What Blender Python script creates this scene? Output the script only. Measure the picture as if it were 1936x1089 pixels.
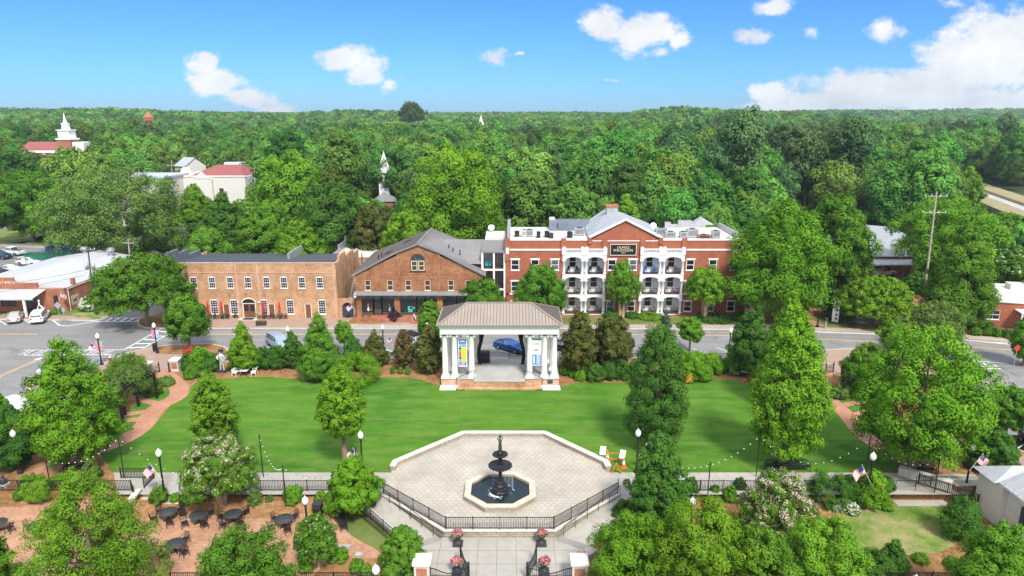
import bpy, bmesh, math, random
import numpy as np
from mathutils import Vector, Matrix
for o in list(bpy.data.objects): bpy.data.objects.remove(o)
R = math.radians
random.seed(7)
sc = bpy.context.scene
col = sc.collection
# ------------------------------------------------------------------ camera
PITCH, FPX, CAMH = R(14.3), 1290.7, 30.0
cam_d = bpy.data.cameras.new('camera'); cam = bpy.data.objects.new('camera', cam_d); col.objects.link(cam)
cam.location = (0, 0, CAMH); cam.rotation_euler = (R(90) - PITCH, 0, 0)
cam_d.sensor_width = 36; cam_d.lens = 24.0; cam_d.clip_start = .5; cam_d.clip_end = 12000
sc.camera = cam
# ------------------------------------------------------------------ light
SUN_EL, SUN_AZ = R(50), R(158)          # azimuth measured clockwise from +Y
SUN_E, SUN_ANG, SKY_K, EXPO = 2.3, 11.0, .064, 1.12
sun_d = bpy.data.lights.new('sun', 'SUN'); sun = bpy.data.objects.new('sun', sun_d); col.objects.link(sun)
sun_d.energy = SUN_E; sun_d.angle = R(SUN_ANG); sun_d.color = (1, .96, .88)
sdir = Vector((math.sin(SUN_AZ)*math.cos(SUN_EL), math.cos(SUN_AZ)*math.cos(SUN_EL), math.sin(SUN_EL)))
sun.rotation_euler = (-sdir).to_track_quat('-Z', 'Y').to_euler(); sun.location = (0, -20, 90)
sc.view_settings.view_transform = 'Standard'; sc.view_settings.look = 'None'
sc.view_settings.gamma = 1; sc.view_settings.exposure = EXPO
# ------------------------------------------------------------------ node helper
class NT:
    def __init__(s, nt): s.nt = nt; s.N = nt.nodes; s.L = nt.links
    def n(s, t, **k):
        nd = s.N.new(t)
        for a, b in k.items(): setattr(nd, a, b)
        return nd
    def put(s, sock, v):
        if isinstance(v, bpy.types.NodeSocket): s.L.new(v, sock)
        elif v is not None: sock.default_value = v
    def m(s, op, a, b=None, c=None, clamp=False):
        nd = s.n('ShaderNodeMath', operation=op, use_clamp=clamp)
        for i, v in enumerate((a, b, c)):
            if v is not None: s.put(nd.inputs[i], v)
        return nd.outputs[0]
    def vm(s, op, a, b=None):
        nd = s.n('ShaderNodeVectorMath', operation=op); s.put(nd.inputs[0], a)
        if b is not None: s.put(nd.inputs[1], b)
        return nd.outputs['Value'] if op == 'LENGTH' else nd.outputs[0]
    def mix(s, f, a, b, bt='MIX'):
        nd = s.n('ShaderNodeMix', data_type='RGBA', blend_type=bt)
        s.put(nd.inputs[0], f); s.put(nd.inputs[6], a); s.put(nd.inputs[7], b)
        return nd.outputs[2]
    def rng(s, v, a, b, c=0., d=1., smooth=False):
        nd = s.n('ShaderNodeMapRange', interpolation_type='SMOOTHSTEP' if smooth else 'LINEAR')
        for i, x in enumerate((v, a, b, c, d)): s.put(nd.inputs[i], x)
        return nd.outputs[0]
    def noise(s, vec, scale, detail=3., rough=.55, dim='3D'):
        nd = s.n('ShaderNodeTexNoise', noise_dimensions=dim)
        if vec is not None: s.put(nd.inputs['Vector'], vec)
        nd.inputs['Scale'].default_value = scale; nd.inputs['Detail'].default_value = detail; nd.inputs['Roughness'].default_value = rough
        return nd.outputs[0]
    def xyz(s, v):
        nd = s.n('ShaderNodeSeparateXYZ'); s.put(nd.inputs[0], v); return nd.outputs
    def cxyz(s, x, y, z):
        nd = s.n('ShaderNodeCombineXYZ')
        for i, v in enumerate((x, y, z)): s.put(nd.inputs[i], v)
        return nd.outputs[0]
# ------------------------------------------------------------------ sky with clouds
w = bpy.data.worlds.new('World'); sc.world = w; w.use_nodes = True
t = NT(w.node_tree); t.N.clear()
sky = t.n('ShaderNodeTexSky', sky_type='NISHITA', sun_disc=False)
sky.sun_elevation = SUN_EL; sky.sun_rotation = SUN_AZ
sky.air_density = 1.0; sky.dust_density = .3; sky.ozone_density = 2.2
hs = t.n('ShaderNodeHueSaturation'); hs.inputs['Saturation'].default_value = 1.0; hs.inputs['Value'].default_value = 1.0
t.L.new(sky.outputs[0], hs.inputs['Color'])
tc = t.n('ShaderNodeTexCoord').outputs['Generated']
X, Y_, Z = t.xyz(tc)
ys = t.m('MAXIMUM', Y_, .08)
u = t.m('DIVIDE', X, ys); v = t.m('DIVIDE', Z, ys)
P = t.cxyz(u, v, 0.)
warp = t.n('ShaderNodeTexNoise'); t.put(warp.inputs['Vector'], P); warp.inputs['Scale'].default_value = 13; warp.inputs['Detail'].default_value = 5; warp.inputs['Roughness'].default_value = .6
P2 = t.vm('ADD', P, t.vm('MULTIPLY', t.vm('SUBTRACT', warp.outputs[1], (.5, .5, .5)), (.05, .04, 0)))
def uv(px, py):
    cx = (px-968)/FPX; cy = -(py-544.5)/FPX
    dy = math.cos(PITCH)+cy*math.sin(PITCH); dz = -math.sin(PITCH)+cy*math.cos(PITCH)
    return cx/dy, dz/dy
ell = [(385,118,34,24,1),(412,150,52,30,1),(470,182,50,20,1),(525,203,45,10,.9),(640,106,55,24,.85),(695,135,48,24,.85),(738,160,26,18,.7),
 (930,112,34,17,.6),(985,106,16,5,.5),(1145,42,52,32,1),(1218,62,66,36,1),(1280,78,28,20,.9),(1240,102,36,18,.6),(1110,35,20,8,.5),
 (1415,66,42,20,.75),(1475,3,40,20,.8),(1150,155,16,5,.55),(1540,68,16,16,.3),(1700,170,190,50,1),(1850,120,130,80,1),(1920,60,130,60,1),
 (1600,192,150,26,.95),(1455,181,48,22,1),(1480,207,100,14,.9),(1905,190,210,34,.9),(1675,62,44,24,.6),(1800,215,420,8,.7),(1800,10,60,12,.4)]
mask = None
for (px, py, rx, ry, k) in ell:
    cu, cv = uv(px, py); 
    d = t.vm('LENGTH', t.vm('MULTIPLY', t.vm('SUBTRACT', P2, (cu, cv, 0)), (FPX/rx*.93, FPX/ry*.93, 0)))
    e = t.m('MULTIPLY', t.m('SUBTRACT', 1.25, d), k)
    mask = e if mask is None else t.m('MAXIMUM', mask, e)
fb = t.noise(t.vm('MULTIPLY', P, (1, 1.4, 1)), 14, 10, .68)
fb2 = t.noise(t.vm('MULTIPLY', P, (1, 1.5, 1)), 5, 4, .5)
mk = t.rng(t.m('ADD', mask, t.m('MULTIPLY', t.m('SUBTRACT', fb, .5), 2.0)), .22, .70, 0, 1, True)
# unseen clouds beside, behind and above the view, added as soft fill light
fill_cloud = t.rng(t.noise(tc, 2.2, 7, .6), .36, .56, 0, .9, True)
fill_cloud = t.m('MULTIPLY', fill_cloud, t.m('MAXIMUM', t.rng(Y_, .55, .2, 0, 1), t.rng(Z, .42, .62, 0, 1)))
mk = t.m('MAXIMUM', mk, fill_cloud, clamp=True)
cloudc = t.mix(t.rng(t.m('ADD', t.m('MULTIPLY', fb2, .6), t.m('MULTIPLY', fb, .4)), .40, .60), (.70, .75, .83, 1), (1.0, 1.02, 1.04, 1))
CLOUD_V = .47
cm = t.n('ShaderNodeVectorMath', operation='SCALE'); t.put(cm.inputs[0], cloudc); t.put(cm.inputs['Scale'], t.m('ADD', CLOUD_V, t.m('MULTIPLY', fill_cloud, .50)))   # unseen clouds made brighter to fill the shadows
skyg = t.n('ShaderNodeVectorMath', operation='SCALE'); t.put(skyg.inputs[0], t.mix(1., hs.outputs[0], t.mix(t.rng(Z, .0, .22), (.31, .66, 1.22, 1), (.25, .60, 1.08, 1)), 'MULTIPLY')); skyg.inputs['Scale'].default_value = SKY_K
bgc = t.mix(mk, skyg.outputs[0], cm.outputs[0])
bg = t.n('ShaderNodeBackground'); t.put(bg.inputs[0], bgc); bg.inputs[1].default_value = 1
SKYG, SKYHS, CLM = skyg, hs, cm
wo = t.n('ShaderNodeOutputWorld'); t.L.new(bg.outputs[0], wo.inputs[0])
# ------------------------------------------------------------------ photograph geometry: a pixel of the photo -> a point on level z / on a facade plane
def ray(px, py):
    cx = (px-968)/FPX; cy = -(py-544.5)/FPX
    return Vector((cx, math.cos(PITCH)+cy*math.sin(PITCH), -math.sin(PITCH)+cy*math.cos(PITCH)))
def G(px, py, z=0.):
    d = ray(px, py); k = (z-CAMH)/d.z; return Vector((d.x*k, d.y*k, z))
def AT(px, py, Y):
    d = ray(px, py); k = Y/d.y; return Vector((d.x*k, Y, CAMH+d.z*k))
def proj(x, y, z):
    zc = y*math.cos(PITCH)+(CAMH-z)*math.sin(PITCH); up = y*math.sin(PITCH)-(CAMH-z)*math.cos(PITCH)
    return 968+FPX*x/zc, 544.5-FPX*up/zc, FPX/zc
# ------------------------------------------------------------------ materials
M = {}
def mat(name, c, rough=.7, metal=0., var=.12, vscale=1.5, bump=0., bscale=8., spec=.3, alpha=None):
    m_ = bpy.data.materials.new(name); m_.use_nodes = True; a = NT(m_.node_tree); b = a.N['Principled BSDF']
    b.inputs['Roughness'].default_value = rough; b.inputs['Metallic'].default_value = metal
    b.inputs['Specular IOR Level'].default_value = spec
    c4 = (*c, 1)
    if var > 0:
        o = a.n('ShaderNodeTexCoord').outputs['Object']
        f = a.noise(o, vscale, 5, .6)
        lo = tuple(max(0, x*(1-var*1.6)) for x in c)+(1,); hi = tuple(min(1, x*(1+var*1.6)) for x in c)+(1,)
        a.put(b.inputs['Base Color'], a.mix(a.rng(f, .3, .7), lo, hi))
        if bump: 
            bp = a.n('ShaderNodeBump'); bp.inputs['Strength'].default_value = bump; a.put(bp.inputs['Height'], a.noise(o, bscale, 4)); a.L.new(bp.outputs[0], b.inputs['Normal'])
    else: b.inputs['Base Color'].default_value = c4
    M[name] = m_; return m_
def brickmat(name, c1, c2, mortar, scale=1., var=.25, horiz=False, rough=.85, bw=.42, bh=.15, patch=None, ms=.02):
    m_ = bpy.data.materials.new(name); m_.use_nodes = True; a = NT(m_.node_tree); b = a.N['Principled BSDF']
    b.inputs['Roughness'].default_value = rough; b.inputs['Specular IOR Level'].default_value = .2
    o = a.n('ShaderNodeTexCoord').outputs['Object']; x, y, z = a.xyz(o)
    vec = o if horiz else a.cxyz(a.m('ADD', x, y), z, 0.)
    bt = a.n('ShaderNodeTexBrick'); a.put(bt.inputs['Vector'], vec); bt.inputs['Scale'].default_value = scale
    bt.inputs['Color1'].default_value = (*c1, 1); bt.inputs['Color2'].default_value = (*c2, 1); bt.inputs['Mortar'].default_value = (*mortar, 1)
    bt.inputs['Mortar Size'].default_value = ms; bt.inputs['Brick Width'].default_value = bw; bt.inputs['Row Height'].default_value = bh
    f = a.noise(o, .6, 6, .7); f2 = a.noise(o, 5., 4, .6)
    d = a.mix(a.rng(f, .3, .7), bt.outputs[0], (*[q*(1-var) for q in c1], 1))
    d = a.mix(a.rng(f2, .45, .8, 0, .55), d, (*[min(1, q*(1+var)) for q in c2], 1))
    if patch: d = a.mix(a.rng(a.noise(o, .25, 4, .6), .52, .68, 0, .7), d, (*patch, 1))
    a.put(b.inputs['Base Color'], d)
    bp = a.n('ShaderNodeBump'); bp.inputs['Strength'].default_value = .3; bp.inputs['Distance'].default_value = .02; a.put(bp.inputs['Height'], bt.outputs[1]); a.L.new(bp.outputs[0], b.inputs['Normal'])
    M[name] = m_; return m_
def leafmat(name, dark, light, trans=.25, objvar=.10, spec=.06):
    m_ = bpy.data.materials.new(name); m_.use_nodes = True; a = NT(m_.node_tree); b = a.N['Principled BSDF']
    at = a.n('ShaderNodeAttribute', attribute_name='tint').outputs['Fac']
    rnd = a.n('ShaderNodeObjectInfo').outputs['Random']
    c = a.mix(at, (*dark, 1), (*light, 1))
    h = a.n('ShaderNodeHueSaturation'); a.put(h.inputs['Color'], c)
    a.put(h.inputs['Hue'], a.m('ADD', .5, a.m('MULTIPLY', a.m('SUBTRACT', rnd, .5), objvar*.16)))
    a.put(h.inputs['Value'], a.m('ADD', 1., a.m('MULTIPLY', a.m('SUBTRACT', a.m('FRACT', a.m('MULTIPLY', rnd, 7.31)), .5), objvar*2.2)))
    b.inputs['Roughness'].default_value = .7; b.inputs['Specular IOR Level'].default_value = spec
    a.L.new(h.outputs[0], b.inputs['Base Color'])
    tr = a.n('ShaderNodeBsdfTranslucent'); a.L.new(h.outputs[0], tr.inputs[0])
    ms = a.n('ShaderNodeMixShader'); ms.inputs[0].default_value = trans
    a.L.new(b.outputs[0], ms.inputs[1]); a.L.new(tr.outputs[0], ms.inputs[2])
    a.L.new(ms.outputs[0], a.N['Material Output'].inputs[0])
    M[name] = m_; return m_
def cracks(name):
    nt = M[name].node_tree; a = NT(nt); b = a.N['Principled BSDF']; src = b.inputs['Base Color'].links[0].from_socket; o = a.n('ShaderNodeTexCoord').outputs['Object']
    v = a.n('ShaderNodeTexVoronoi', feature='DISTANCE_TO_EDGE'); a.put(v.inputs['Vector'], a.vm('ADD', o, a.vm('MULTIPLY', a.cxyz(a.noise(o, .8, 3), a.noise(o, 1.1, 3), 0.), (4, 4, 0)))); v.inputs['Scale'].default_value = .16
    line = a.m('MULTIPLY', a.rng(v.outputs['Distance'], .004, .014, 1, 0), a.rng(a.noise(o, .12, 2), .48, .58))
    d = a.mix(a.m('MULTIPLY', line, .55), src, (.06, .06, .06, 1)); y = a.xyz(o)[1]
    d = a.mix(a.rng(a.noise(a.vm('MULTIPLY', o, (.05, 1, 1)), .9, 3), .45, .7, 0, .35), d, (.16, .155, .15, 1)); a.put(b.inputs['Base Color'], d)
def groundmat(name, c1, c2, c3, s1=.15, s2=1.2, s3=9., rough=.95, stretch=(1, 1, 1), bump=.4, stripes=None):
    m_ = bpy.data.materials.new(name); m_.use_nodes = True; a = NT(m_.node_tree); b = a.N['Principled BSDF']
    b.inputs['Roughness'].default_value = rough; b.inputs['Specular IOR Level'].default_value = .12
    o = a.n('ShaderNodeTexCoord').outputs['Object']; os_ = a.vm('MULTIPLY', o, stretch)
    d = a.mix(a.rng(a.noise(o, s1, 5, .6), .40, .60), (*c1, 1), (*c2, 1))
    d = a.mix(a.rng(a.noise(os_, s2, 6, .65), .44, .64, 0, .75), d, (*c3, 1))
    nz = a.noise(os_, s3, 5, .7)
    d = a.mix(a.rng(nz, .38, .66, .0, .6), d, (*[q*.55 for q in c1], 1))
    if stripes:
        x, y, z = a.xyz(o)
        sw = a.m('SINE', a.m('MULTIPLY', a.m('ADD', a.m('MULTIPLY', x, stripes[0]), a.m('MULTIPLY', y, stripes[1])), stripes[2]))
        sw = a.m('ADD', sw, a.m('MULTIPLY', a.m('SUBTRACT', a.noise(o, .5, 3), .5), 4.))
        d = a.mix(a.rng(sw, -1, 1, 0, .22), d, (*[q*1.3 for q in c2], 1))
    a.put(b.inputs['Base Color'], d)
    bp = a.n('ShaderNodeBump'); bp.inputs['Strength'].default_value = bump; bp.inputs['Distance'].default_value = .05; a.put(bp.inputs['Height'], nz); a.L.new(bp.outputs[0], b.inputs['Normal'])
    M[name] = m_; return m_
groundmat('asphalt', (.25,.245,.24), (.30,.295,.29), (.21,.205,.20), .08, .5, 30., stretch=(.15,1,1), bump=.1)
groundmat('asphalt_dark', (.13,.13,.135), (.17,.17,.175), (.11,.11,.115), .08, .5, 30., stretch=(.15,1,1), bump=.1)
cracks('asphalt')
groundmat('lawn', (.042,.142,.010), (.088,.208,.018), (.170,.245,.050), .10, .6, 9., stretch=(.45,1.5,1), bump=.3, stripes=(.12,1,1.9))
groundmat('rough_grass', (.11,.18,.035), (.17,.21,.06), (.24,.22,.09), .2, 1.4, 9.)
groundmat('dry_lawn', (.09,.18,.025), (.19,.27,.05), (.46,.36,.19), .5, .45, 9.)
groundmat('forest_floor', (.035,.06,.02), (.06,.09,.03), (.09,.08,.04), .1, .6, 3.)
groundmat('mulch', (.23,.115,.045), (.36,.195,.082), (.50,.30,.145), .6, 2.2, 14., stretch=(1,1,1), bump=.7)
groundmat('bark', (.15,.075,.045), (.20,.10,.06), (.26,.14,.09), .5, 2.5, 16.)
groundmat('concrete', (.42,.39,.34), (.49,.455,.40), (.37,.345,.30), .2, 1.5, 20., bump=.1)
groundmat('sidewalk', (.42,.37,.31), (.48,.43,.36), (.36,.32,.27), .2, 1.5, 20., bump=.1)
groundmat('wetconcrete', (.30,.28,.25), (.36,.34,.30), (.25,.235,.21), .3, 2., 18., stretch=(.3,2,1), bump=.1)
groundmat('gravel', (.45,.44,.43), (.55,.54,.52), (.38,.37,.36), .3, 3., 20.)
groundmat('drygrass', (.34,.28,.16), (.40,.33,.20), (.25,.27,.12), .12, .8, 6.)
brickmat('path_brick', (.46,.22,.13), (.56,.30,.185), (.36,.20,.15), 1., .3, True, bw=.3, bh=.15, ms=.02)
brickmat('patio_brick', (.44,.225,.125), (.55,.32,.20), (.36,.21,.14), 1., .3, True, bw=.42, bh=.2, ms=.02, patch=(.52,.30,.22))
brickmat('pave_brick', (.36,.245,.19), (.42,.30,.24), (.32,.235,.19), 1., .15, True, bw=.3, bh=.15, ms=.02)
brickmat('tan_brick', (.40,.20,.095), (.62,.37,.205), (.58,.42,.28), 1., .38, patch=(.60,.37,.22))
brickmat('rim_brick', (.56,.32,.22), (.62,.40,.29), (.6,.45,.35), 1., .25, ms=.012)
brickmat('red_brick', (.255,.095,.042), (.45,.205,.090), (.46,.30,.19), 1., .38)
brickmat('inn_brick', (.34,.100,.055), (.43,.150,.085), (.42,.16,.11), 1., .2, ms=.012)
brickmat('old_brick', (.34,.11,.06), (.48,.20,.12), (.44,.26,.19), 1., .32)
brickmat('stone', (.38,.33,.26), (.47,.42,.34), (.20,.17,.13), 1., .3, bw=.7, bh=.2, ms=.03)
mat('coping', (.56,.52,.45), .8, var=.1); mat('cream_stone', (.55,.47,.36), .8, var=.1)
mat('white', (.80,.80,.80), .55, var=.03); mat('offwhite', (.82,.80,.75), .6, var=.03); mat('white_wall', (.80,.80,.80), .8, var=.04)
mat('trim_cream', (.74,.62,.42), .6, var=.05); mat('stucco', (.64,.615,.56), .85, var=.05)
mat('glass', (.012,.014,.017), .2, var=.3, vscale=2, spec=.8); mat('glass_pale', (.12,.14,.15), .15, var=.5, vscale=1.5, spec=.7)  # second glass is a paler tone, as of blinds behind some panes
mat('car_glass', (.07,.09,.10), .06, var=0, spec=1.0); mat('glass_brown', (.07,.05,.045), .15, var=.3, vscale=2, spec=.6)  # car glass base colour lifted to stand in for reflected sky
mat('black', (.015,.015,.017), .45, var=0); mat('iron', (.02,.02,.022), .5, var=.1); mat('charcoal', (.045,.045,.05), .6, var=.1)
mat('seam', (.13,.11,.105), .6, var=0); mat('metal_roof', (.34,.285,.235), .45, .15, .05, .5); mat('grey_roof', (.235,.225,.222), .6, .1, .08, .4); mat('dark_roof', (.105,.105,.12), .5, .2, .08, .4)
mat('white_roof', (.50,.51,.53), .5, .1, .05, .3); mat('membrane', (.60,.575,.52), .8, var=.06, vscale=.5); mat('slate_blue', (.16,.18,.22), .5, .2, .08)
mat('red_roof', (.29,.085,.08), .6, var=.1); mat('pale_roof', (.40,.41,.43), .5, .1, .06)
mat('galv', (.45,.46,.47), .45, .5, .1); mat('wood', (.19,.08,.035), .5, var=.2, vscale=4); mat('wood_grey', (.38,.33,.29), .8, var=.2, vscale=3)
mat('trunk', (.22,.165,.115), .9, var=.3, vscale=4, bump=.5); mat('trunk_pale', (.42,.30,.19), .8, var=.25, vscale=4); mat('trunk_dark', (.10,.075,.055), .9, var=.3, vscale=4)
mat('storefront', (.085,.07,.06), .5, var=.1); mat('navy_door', (.04,.055,.085), .5, var=.1); mat('interior', (.30,.28,.25), .9, var=.1)
mat('globe', (.86,.86,.84), .3, var=0); mat('red_cloth', (.62,.02,.03), .7, var=.1); mat('plaster_in', (.62,.60,.55), .8, var=.05)
mat('deck', (.12,.075,.065), .7, var=.1); mat('paint_white', (.78,.78,.77), .7, var=.12, vscale=3); mat('paint_yellow', (.68,.45,.13), .7, var=.12, vscale=3)
mat('stage', (.40,.39,.375), .7, var=.1, vscale=.6); mat('orange', (.80,.16,.03), .5, var=.05); mat('tyre', (.02,.02,.02), .8, var=.1)
mat('rim', (.45,.45,.46), .3, .8, 0); mat('lamp_red', (.35,.01,.01), .3, var=0); mat('headlamp', (.7,.72,.75), .15, var=0, spec=.8)
mat('chrome', (.80,.80,.82), .25, .55, 0); mat('plastic_blue', (.05,.20,.55), .5, var=.05); mat('teal', (.08,.42,.42), .5, var=.2)
mat('hydrant', (.50,.03,.03), .4, var=.1); mat('bronze', (.07,.075,.075), .5, .4, .2, 6); mat('pink', (.72,.30,.42), .7, var=.3, vscale=6)
mat('car_blue', (.012,.09,.36), .22, .35, 0, spec=.6); mat('car_white', (.74,.75,.76), .25, 0, 0, spec=.6); mat('car_beige', (.46,.43,.38), .3, .3, 0, spec=.6)
mat('car_black', (.015,.018,.022), .2, .2, 0, spec=.6); mat('car_silver', (.42,.45,.48), .3, .5, 0, spec=.6); mat('car_sky', (.33,.42,.50), .3, .4, 0, spec=.6)
mat('car_navy', (.03,.05,.09), .25, .3, 0, spec=.6); mat('car_red', (.25,.02,.02), .3, .2, 0, spec=.6); mat('green_paint', (.02,.16,.11), .6, var=.15); mat('blue_paint', (.02,.05,.20), .6, var=.15)
leafmat('leaf_bright', (.085,.215,.012), (.215,.410,.026)); leafmat('leaf_mid', (.060,.165,.014), (.160,.325,.030)); leafmat('leaf_dark', (.040,.125,.018), (.105,.240,.032))
leafmat('leaf_yellow', (.085,.220,.014), (.215,.425,.034)); leafmat('leaf_pale', (.090,.175,.032), (.190,.300,.065)); leafmat('leaf_magnolia', (.040,.088,.012), (.185,.170,.045))
leafmat('leaf_blue', (.045,.100,.060), (.095,.180,.110)); leafmat('leaf_purple', (.045,.028,.035), (.10,.05,.06)); leafmat('leaf_brown', (.09,.075,.025), (.22,.16,.06))
leafmat('leaf_forest', (.066,.185,.028), (.190,.375,.060), .32, .42); leafmat('leaf_pine', (.060,.135,.042), (.140,.240,.080), .24, .25)
leafmat('petal_pink', (.58,.38,.38), (.76,.60,.56), .3, 0); leafmat('petal_white', (.75,.75,.62), (.85,.85,.78), .3, 0); leafmat('petal_magenta', (.62,.13,.26), (.80,.32,.42), .3, 0); leafmat('petal_orange', (.75,.28,.03), (.85,.50,.06), .3, 0)
# ------------------------------------------------------------------ mesh builder
class MB:
    def __init__(s): s.v = []; s.f = []; s.mi = []; s.sm = []; s.cur = 0
    def add(s, vs, fs, smooth=False):
        b = len(s.v); s.v += [tuple(p) for p in vs]
        for f in fs: s.f.append(tuple(b+i for i in f)); s.mi.append(s.cur); s.sm.append(smooth)
        return s
    def box(s, x0, x1, y0, y1, z0, z1):
        return s.add([(x0,y0,z0),(x1,y0,z0),(x1,y1,z0),(x0,y1,z0),(x0,y0,z1),(x1,y0,z1),(x1,y1,z1),(x0,y1,z1)],
            [(0,3,2,1),(4,5,6,7),(0,1,5,4),(1,2,6,5),(2,3,7,6),(3,0,4,7)])
    def bar(s, p, q, w, h=None, up=(0,0,1)):
        p, q = Vector(p), Vector(q); h = h or w; d = (q-p)
        if d.length < 1e-6: return s
        d.normalize(); up = Vector(up)
        if abs(d.dot(up)) > .98: up = Vector((0, 1, 0))
        a = d.cross(up).normalized()*w/2; b = a.cross(d).normalized()*h/2
        return s.add([p-a-b, p+a-b, p+a+b, p-a+b, q-a-b, q+a-b, q+a+b, q-a+b], [(0,3,2,1),(4,5,6,7),(0,1,5,4),(1,2,6,5),(2,3,7,6),(3,0,4,7)])
    def tube(s, pts, rad, n=8, cap=True):
        pts = [Vector(p) for p in pts]; rad = rad if isinstance(rad, (list, tuple)) else [rad]*len(pts)
        vs = []; fs = []
        for i, p in enumerate(pts):
            d = (pts[min(i+1, len(pts)-1)]-pts[max(i-1, 0)]).normalized()
            up = Vector((0,0,1)) if abs(d.z) < .9 else Vector((1,0,0))
            a = d.cross(up).normalized(); b = a.cross(d)
            for k in range(n):
                t_ = 2*math.pi*k/n; vs.append(p+(a*math.cos(t_)+b*math.sin(t_))*rad[i])
        for i in range(len(pts)-1):
            for k in range(n): fs.append((i*n+k, i*n+(k+1) % n, (i+1)*n+(k+1) % n, (i+1)*n+k))
        s.add(vs, fs, True)
        if cap: 
            s.add([vs[k] for k in range(n)], [tuple(range(n))]); s.add([vs[-n+k] for k in range(n)], [tuple(reversed(range(n)))])
        return s
    def lathe(s, prof, n=16, c=(0,0,0), smooth=True):
        vs = []; fs = []
        for r, z in prof:
            for k in range(n):
                t_ = 2*math.pi*(k+.5)/n; vs.append((c[0]+r*math.cos(t_), c[1]+r*math.sin(t_), c[2]+z))
        for i in range(len(prof)-1):
            for k in range(n): fs.append((i*n+k, i*n+(k+1) % n, (i+1)*n+(k+1) % n, (i+1)*n+k))
        return s.add(vs, fs, smooth)
    def prism(s, poly, z0, z1, bottom=False):
        n = len(poly); ar = sum(poly[i][0]*poly[(i+1) % n][1]-poly[(i+1) % n][0]*poly[i][1] for i in range(n))
        if ar < 0: poly = list(reversed(poly))
        vs = [(p[0], p[1], z1) for p in poly]+[(p[0], p[1], z0) for p in poly]
        fs = [tuple(range(n))]
        if z0 < z1: fs += [(i+n, (i+1) % n+n, (i+1) % n, i) for i in range(n)]
        return s.add(vs if z0 < z1 else vs[:n], fs)
    def ball(s, c, r, n=8, m=6, sz=1.):
        prof = [(max(.001, math.sin(math.pi*i/m))*r, -math.cos(math.pi*i/m)*r*sz) for i in range(m+1)]
        return s.lathe(prof, n, c)
    def quad(s, *p): return s.add(p, [tuple(range(len(p)))])
    def mesh(s, name, mats):
        me = bpy.data.meshes.new(name); me.from_pydata(s.v, [], s.f)
        mats = mats if isinstance(mats, (list, tuple)) else [mats]
        for m_ in mats: me.materials.append(M[m_] if isinstance(m_, str) else m_)
        me.polygons.foreach_set('material_index', s.mi); me.polygons.foreach_set('use_smooth', s.sm)
        me.update(); return me
    def build(s, name, mats, parent=None, loc=None, rz=None):
        o = bpy.data.objects.new(name, s.mesh(name, mats)); col.objects.link(o)
        if parent is not None: o.parent = parent
        if loc is not None: o.location = loc
        if rz is not None: o.rotation_euler.z = rz
        return o
def tag(o, label=None, cat=None, group=None, kind=None):
    if label: o['label'] = label
    if cat: o['category'] = cat
    if group: o['group'] = group
    if kind: o['kind'] = kind
    return o
def thing(name, label, cat, loc=(0,0,0), rz=0., group=None):
    o = bpy.data.objects.new(name, None); col.objects.link(o); o.location = loc; o.rotation_euler.z = rz; o.empty_display_size = .3
    return tag(o, label, cat, group)
def struct(name, mb, m_): return tag(mb.build(name, m_), kind='structure')
def dup(root, loc, rz=0., label=None, group=None, scale=None, cat=None):
    r = root.copy(); col.objects.link(r); r.location = loc; r.rotation_euler.z = rz
    if label: r['label'] = label
    if group: r['group'] = group
    if scale: r.scale = scale
    def rec(a, b):
        for ch in a.children:
            c = ch.copy(); col.objects.link(c); c.parent = b; rec(ch, c)
    rec(root, r); return r
def cp(src, parent, loc):      # copy of a part (with its sub-parts) at another place on the same thing
    c = src.copy(); col.objects.link(c); c.parent = parent; c.location = loc
    for ch in src.children:
        d = ch.copy(); col.objects.link(d); d.parent = c
    return c
def text(s, size, m_, parent, loc, rot=(math.pi/2, 0, 0), ext=.01, name='lettering', sx=1., space=1.):
    cu = bpy.data.curves.new('txt', 'FONT'); cu.body = s; cu.size = size; cu.extrude = ext; cu.align_x = 'CENTER'; cu.align_y = 'CENTER'; cu.space_character = space; cu.offset = size*.003
    tmp = bpy.data.objects.new('txt', cu); me = bpy.data.meshes.new_from_object(tmp); bpy.data.objects.remove(tmp)
    me.materials.clear(); me.materials.append(M[m_])
    o = bpy.data.objects.new(name, me); col.objects.link(o); o.parent = parent; o.location = loc; o.rotation_euler = rot; o.scale = (sx, 1, 1); return o
def wallgrid(mb, x0, x1, z0, z1, y0, th, holes):
    """wall in the XZ plane, outer face at y0, thickness th behind it, rectangular holes (x0,x1,z0,z1) with reveals"""
    xs = sorted({x0, x1, *[a for h in holes for a in h[:2]]}); zs = sorted({z0, z1, *[a for h in holes for a in h[2:4]]})
    def hole(cx, cz): return any(h[0] < cx < h[1] and h[2] < cz < h[3] for h in holes)
    for i in range(len(xs)-1):
        for j in range(len(zs)-1):
            a, b, c, d = xs[i], xs[i+1], zs[j], zs[j+1]
            if not hole((a+b)/2, (c+d)/2): mb.quad((a,y0,c),(b,y0,c),(b,y0,d),(a,y0,d))
    for a, b, c, d in [h[:4] for h in holes]:
        mb.quad((a,y0,c),(a,y0+th,c),(b,y0+th,c),(b,y0,c)); mb.quad((a,y0,d),(b,y0,d),(b,y0+th,d),(a,y0+th,d))
        mb.quad((a,y0,c),(a,y0,d),(a,y0+th,d),(a,y0+th,c)); mb.quad((b,y0,c),(b,y0+th,c),(b,y0+th,d),(b,y0,d))
    return mb
def archpts(x0, x1, zs, rise, n=10):     # points along an elliptical arch from (x0,zs) to (x1,zs)
    return [((x0+x1)/2-(x1-x0)/2*math.cos(math.pi*i/n), zs+rise*math.sin(math.pi*i/n)) for i in range(n+1)]
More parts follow.
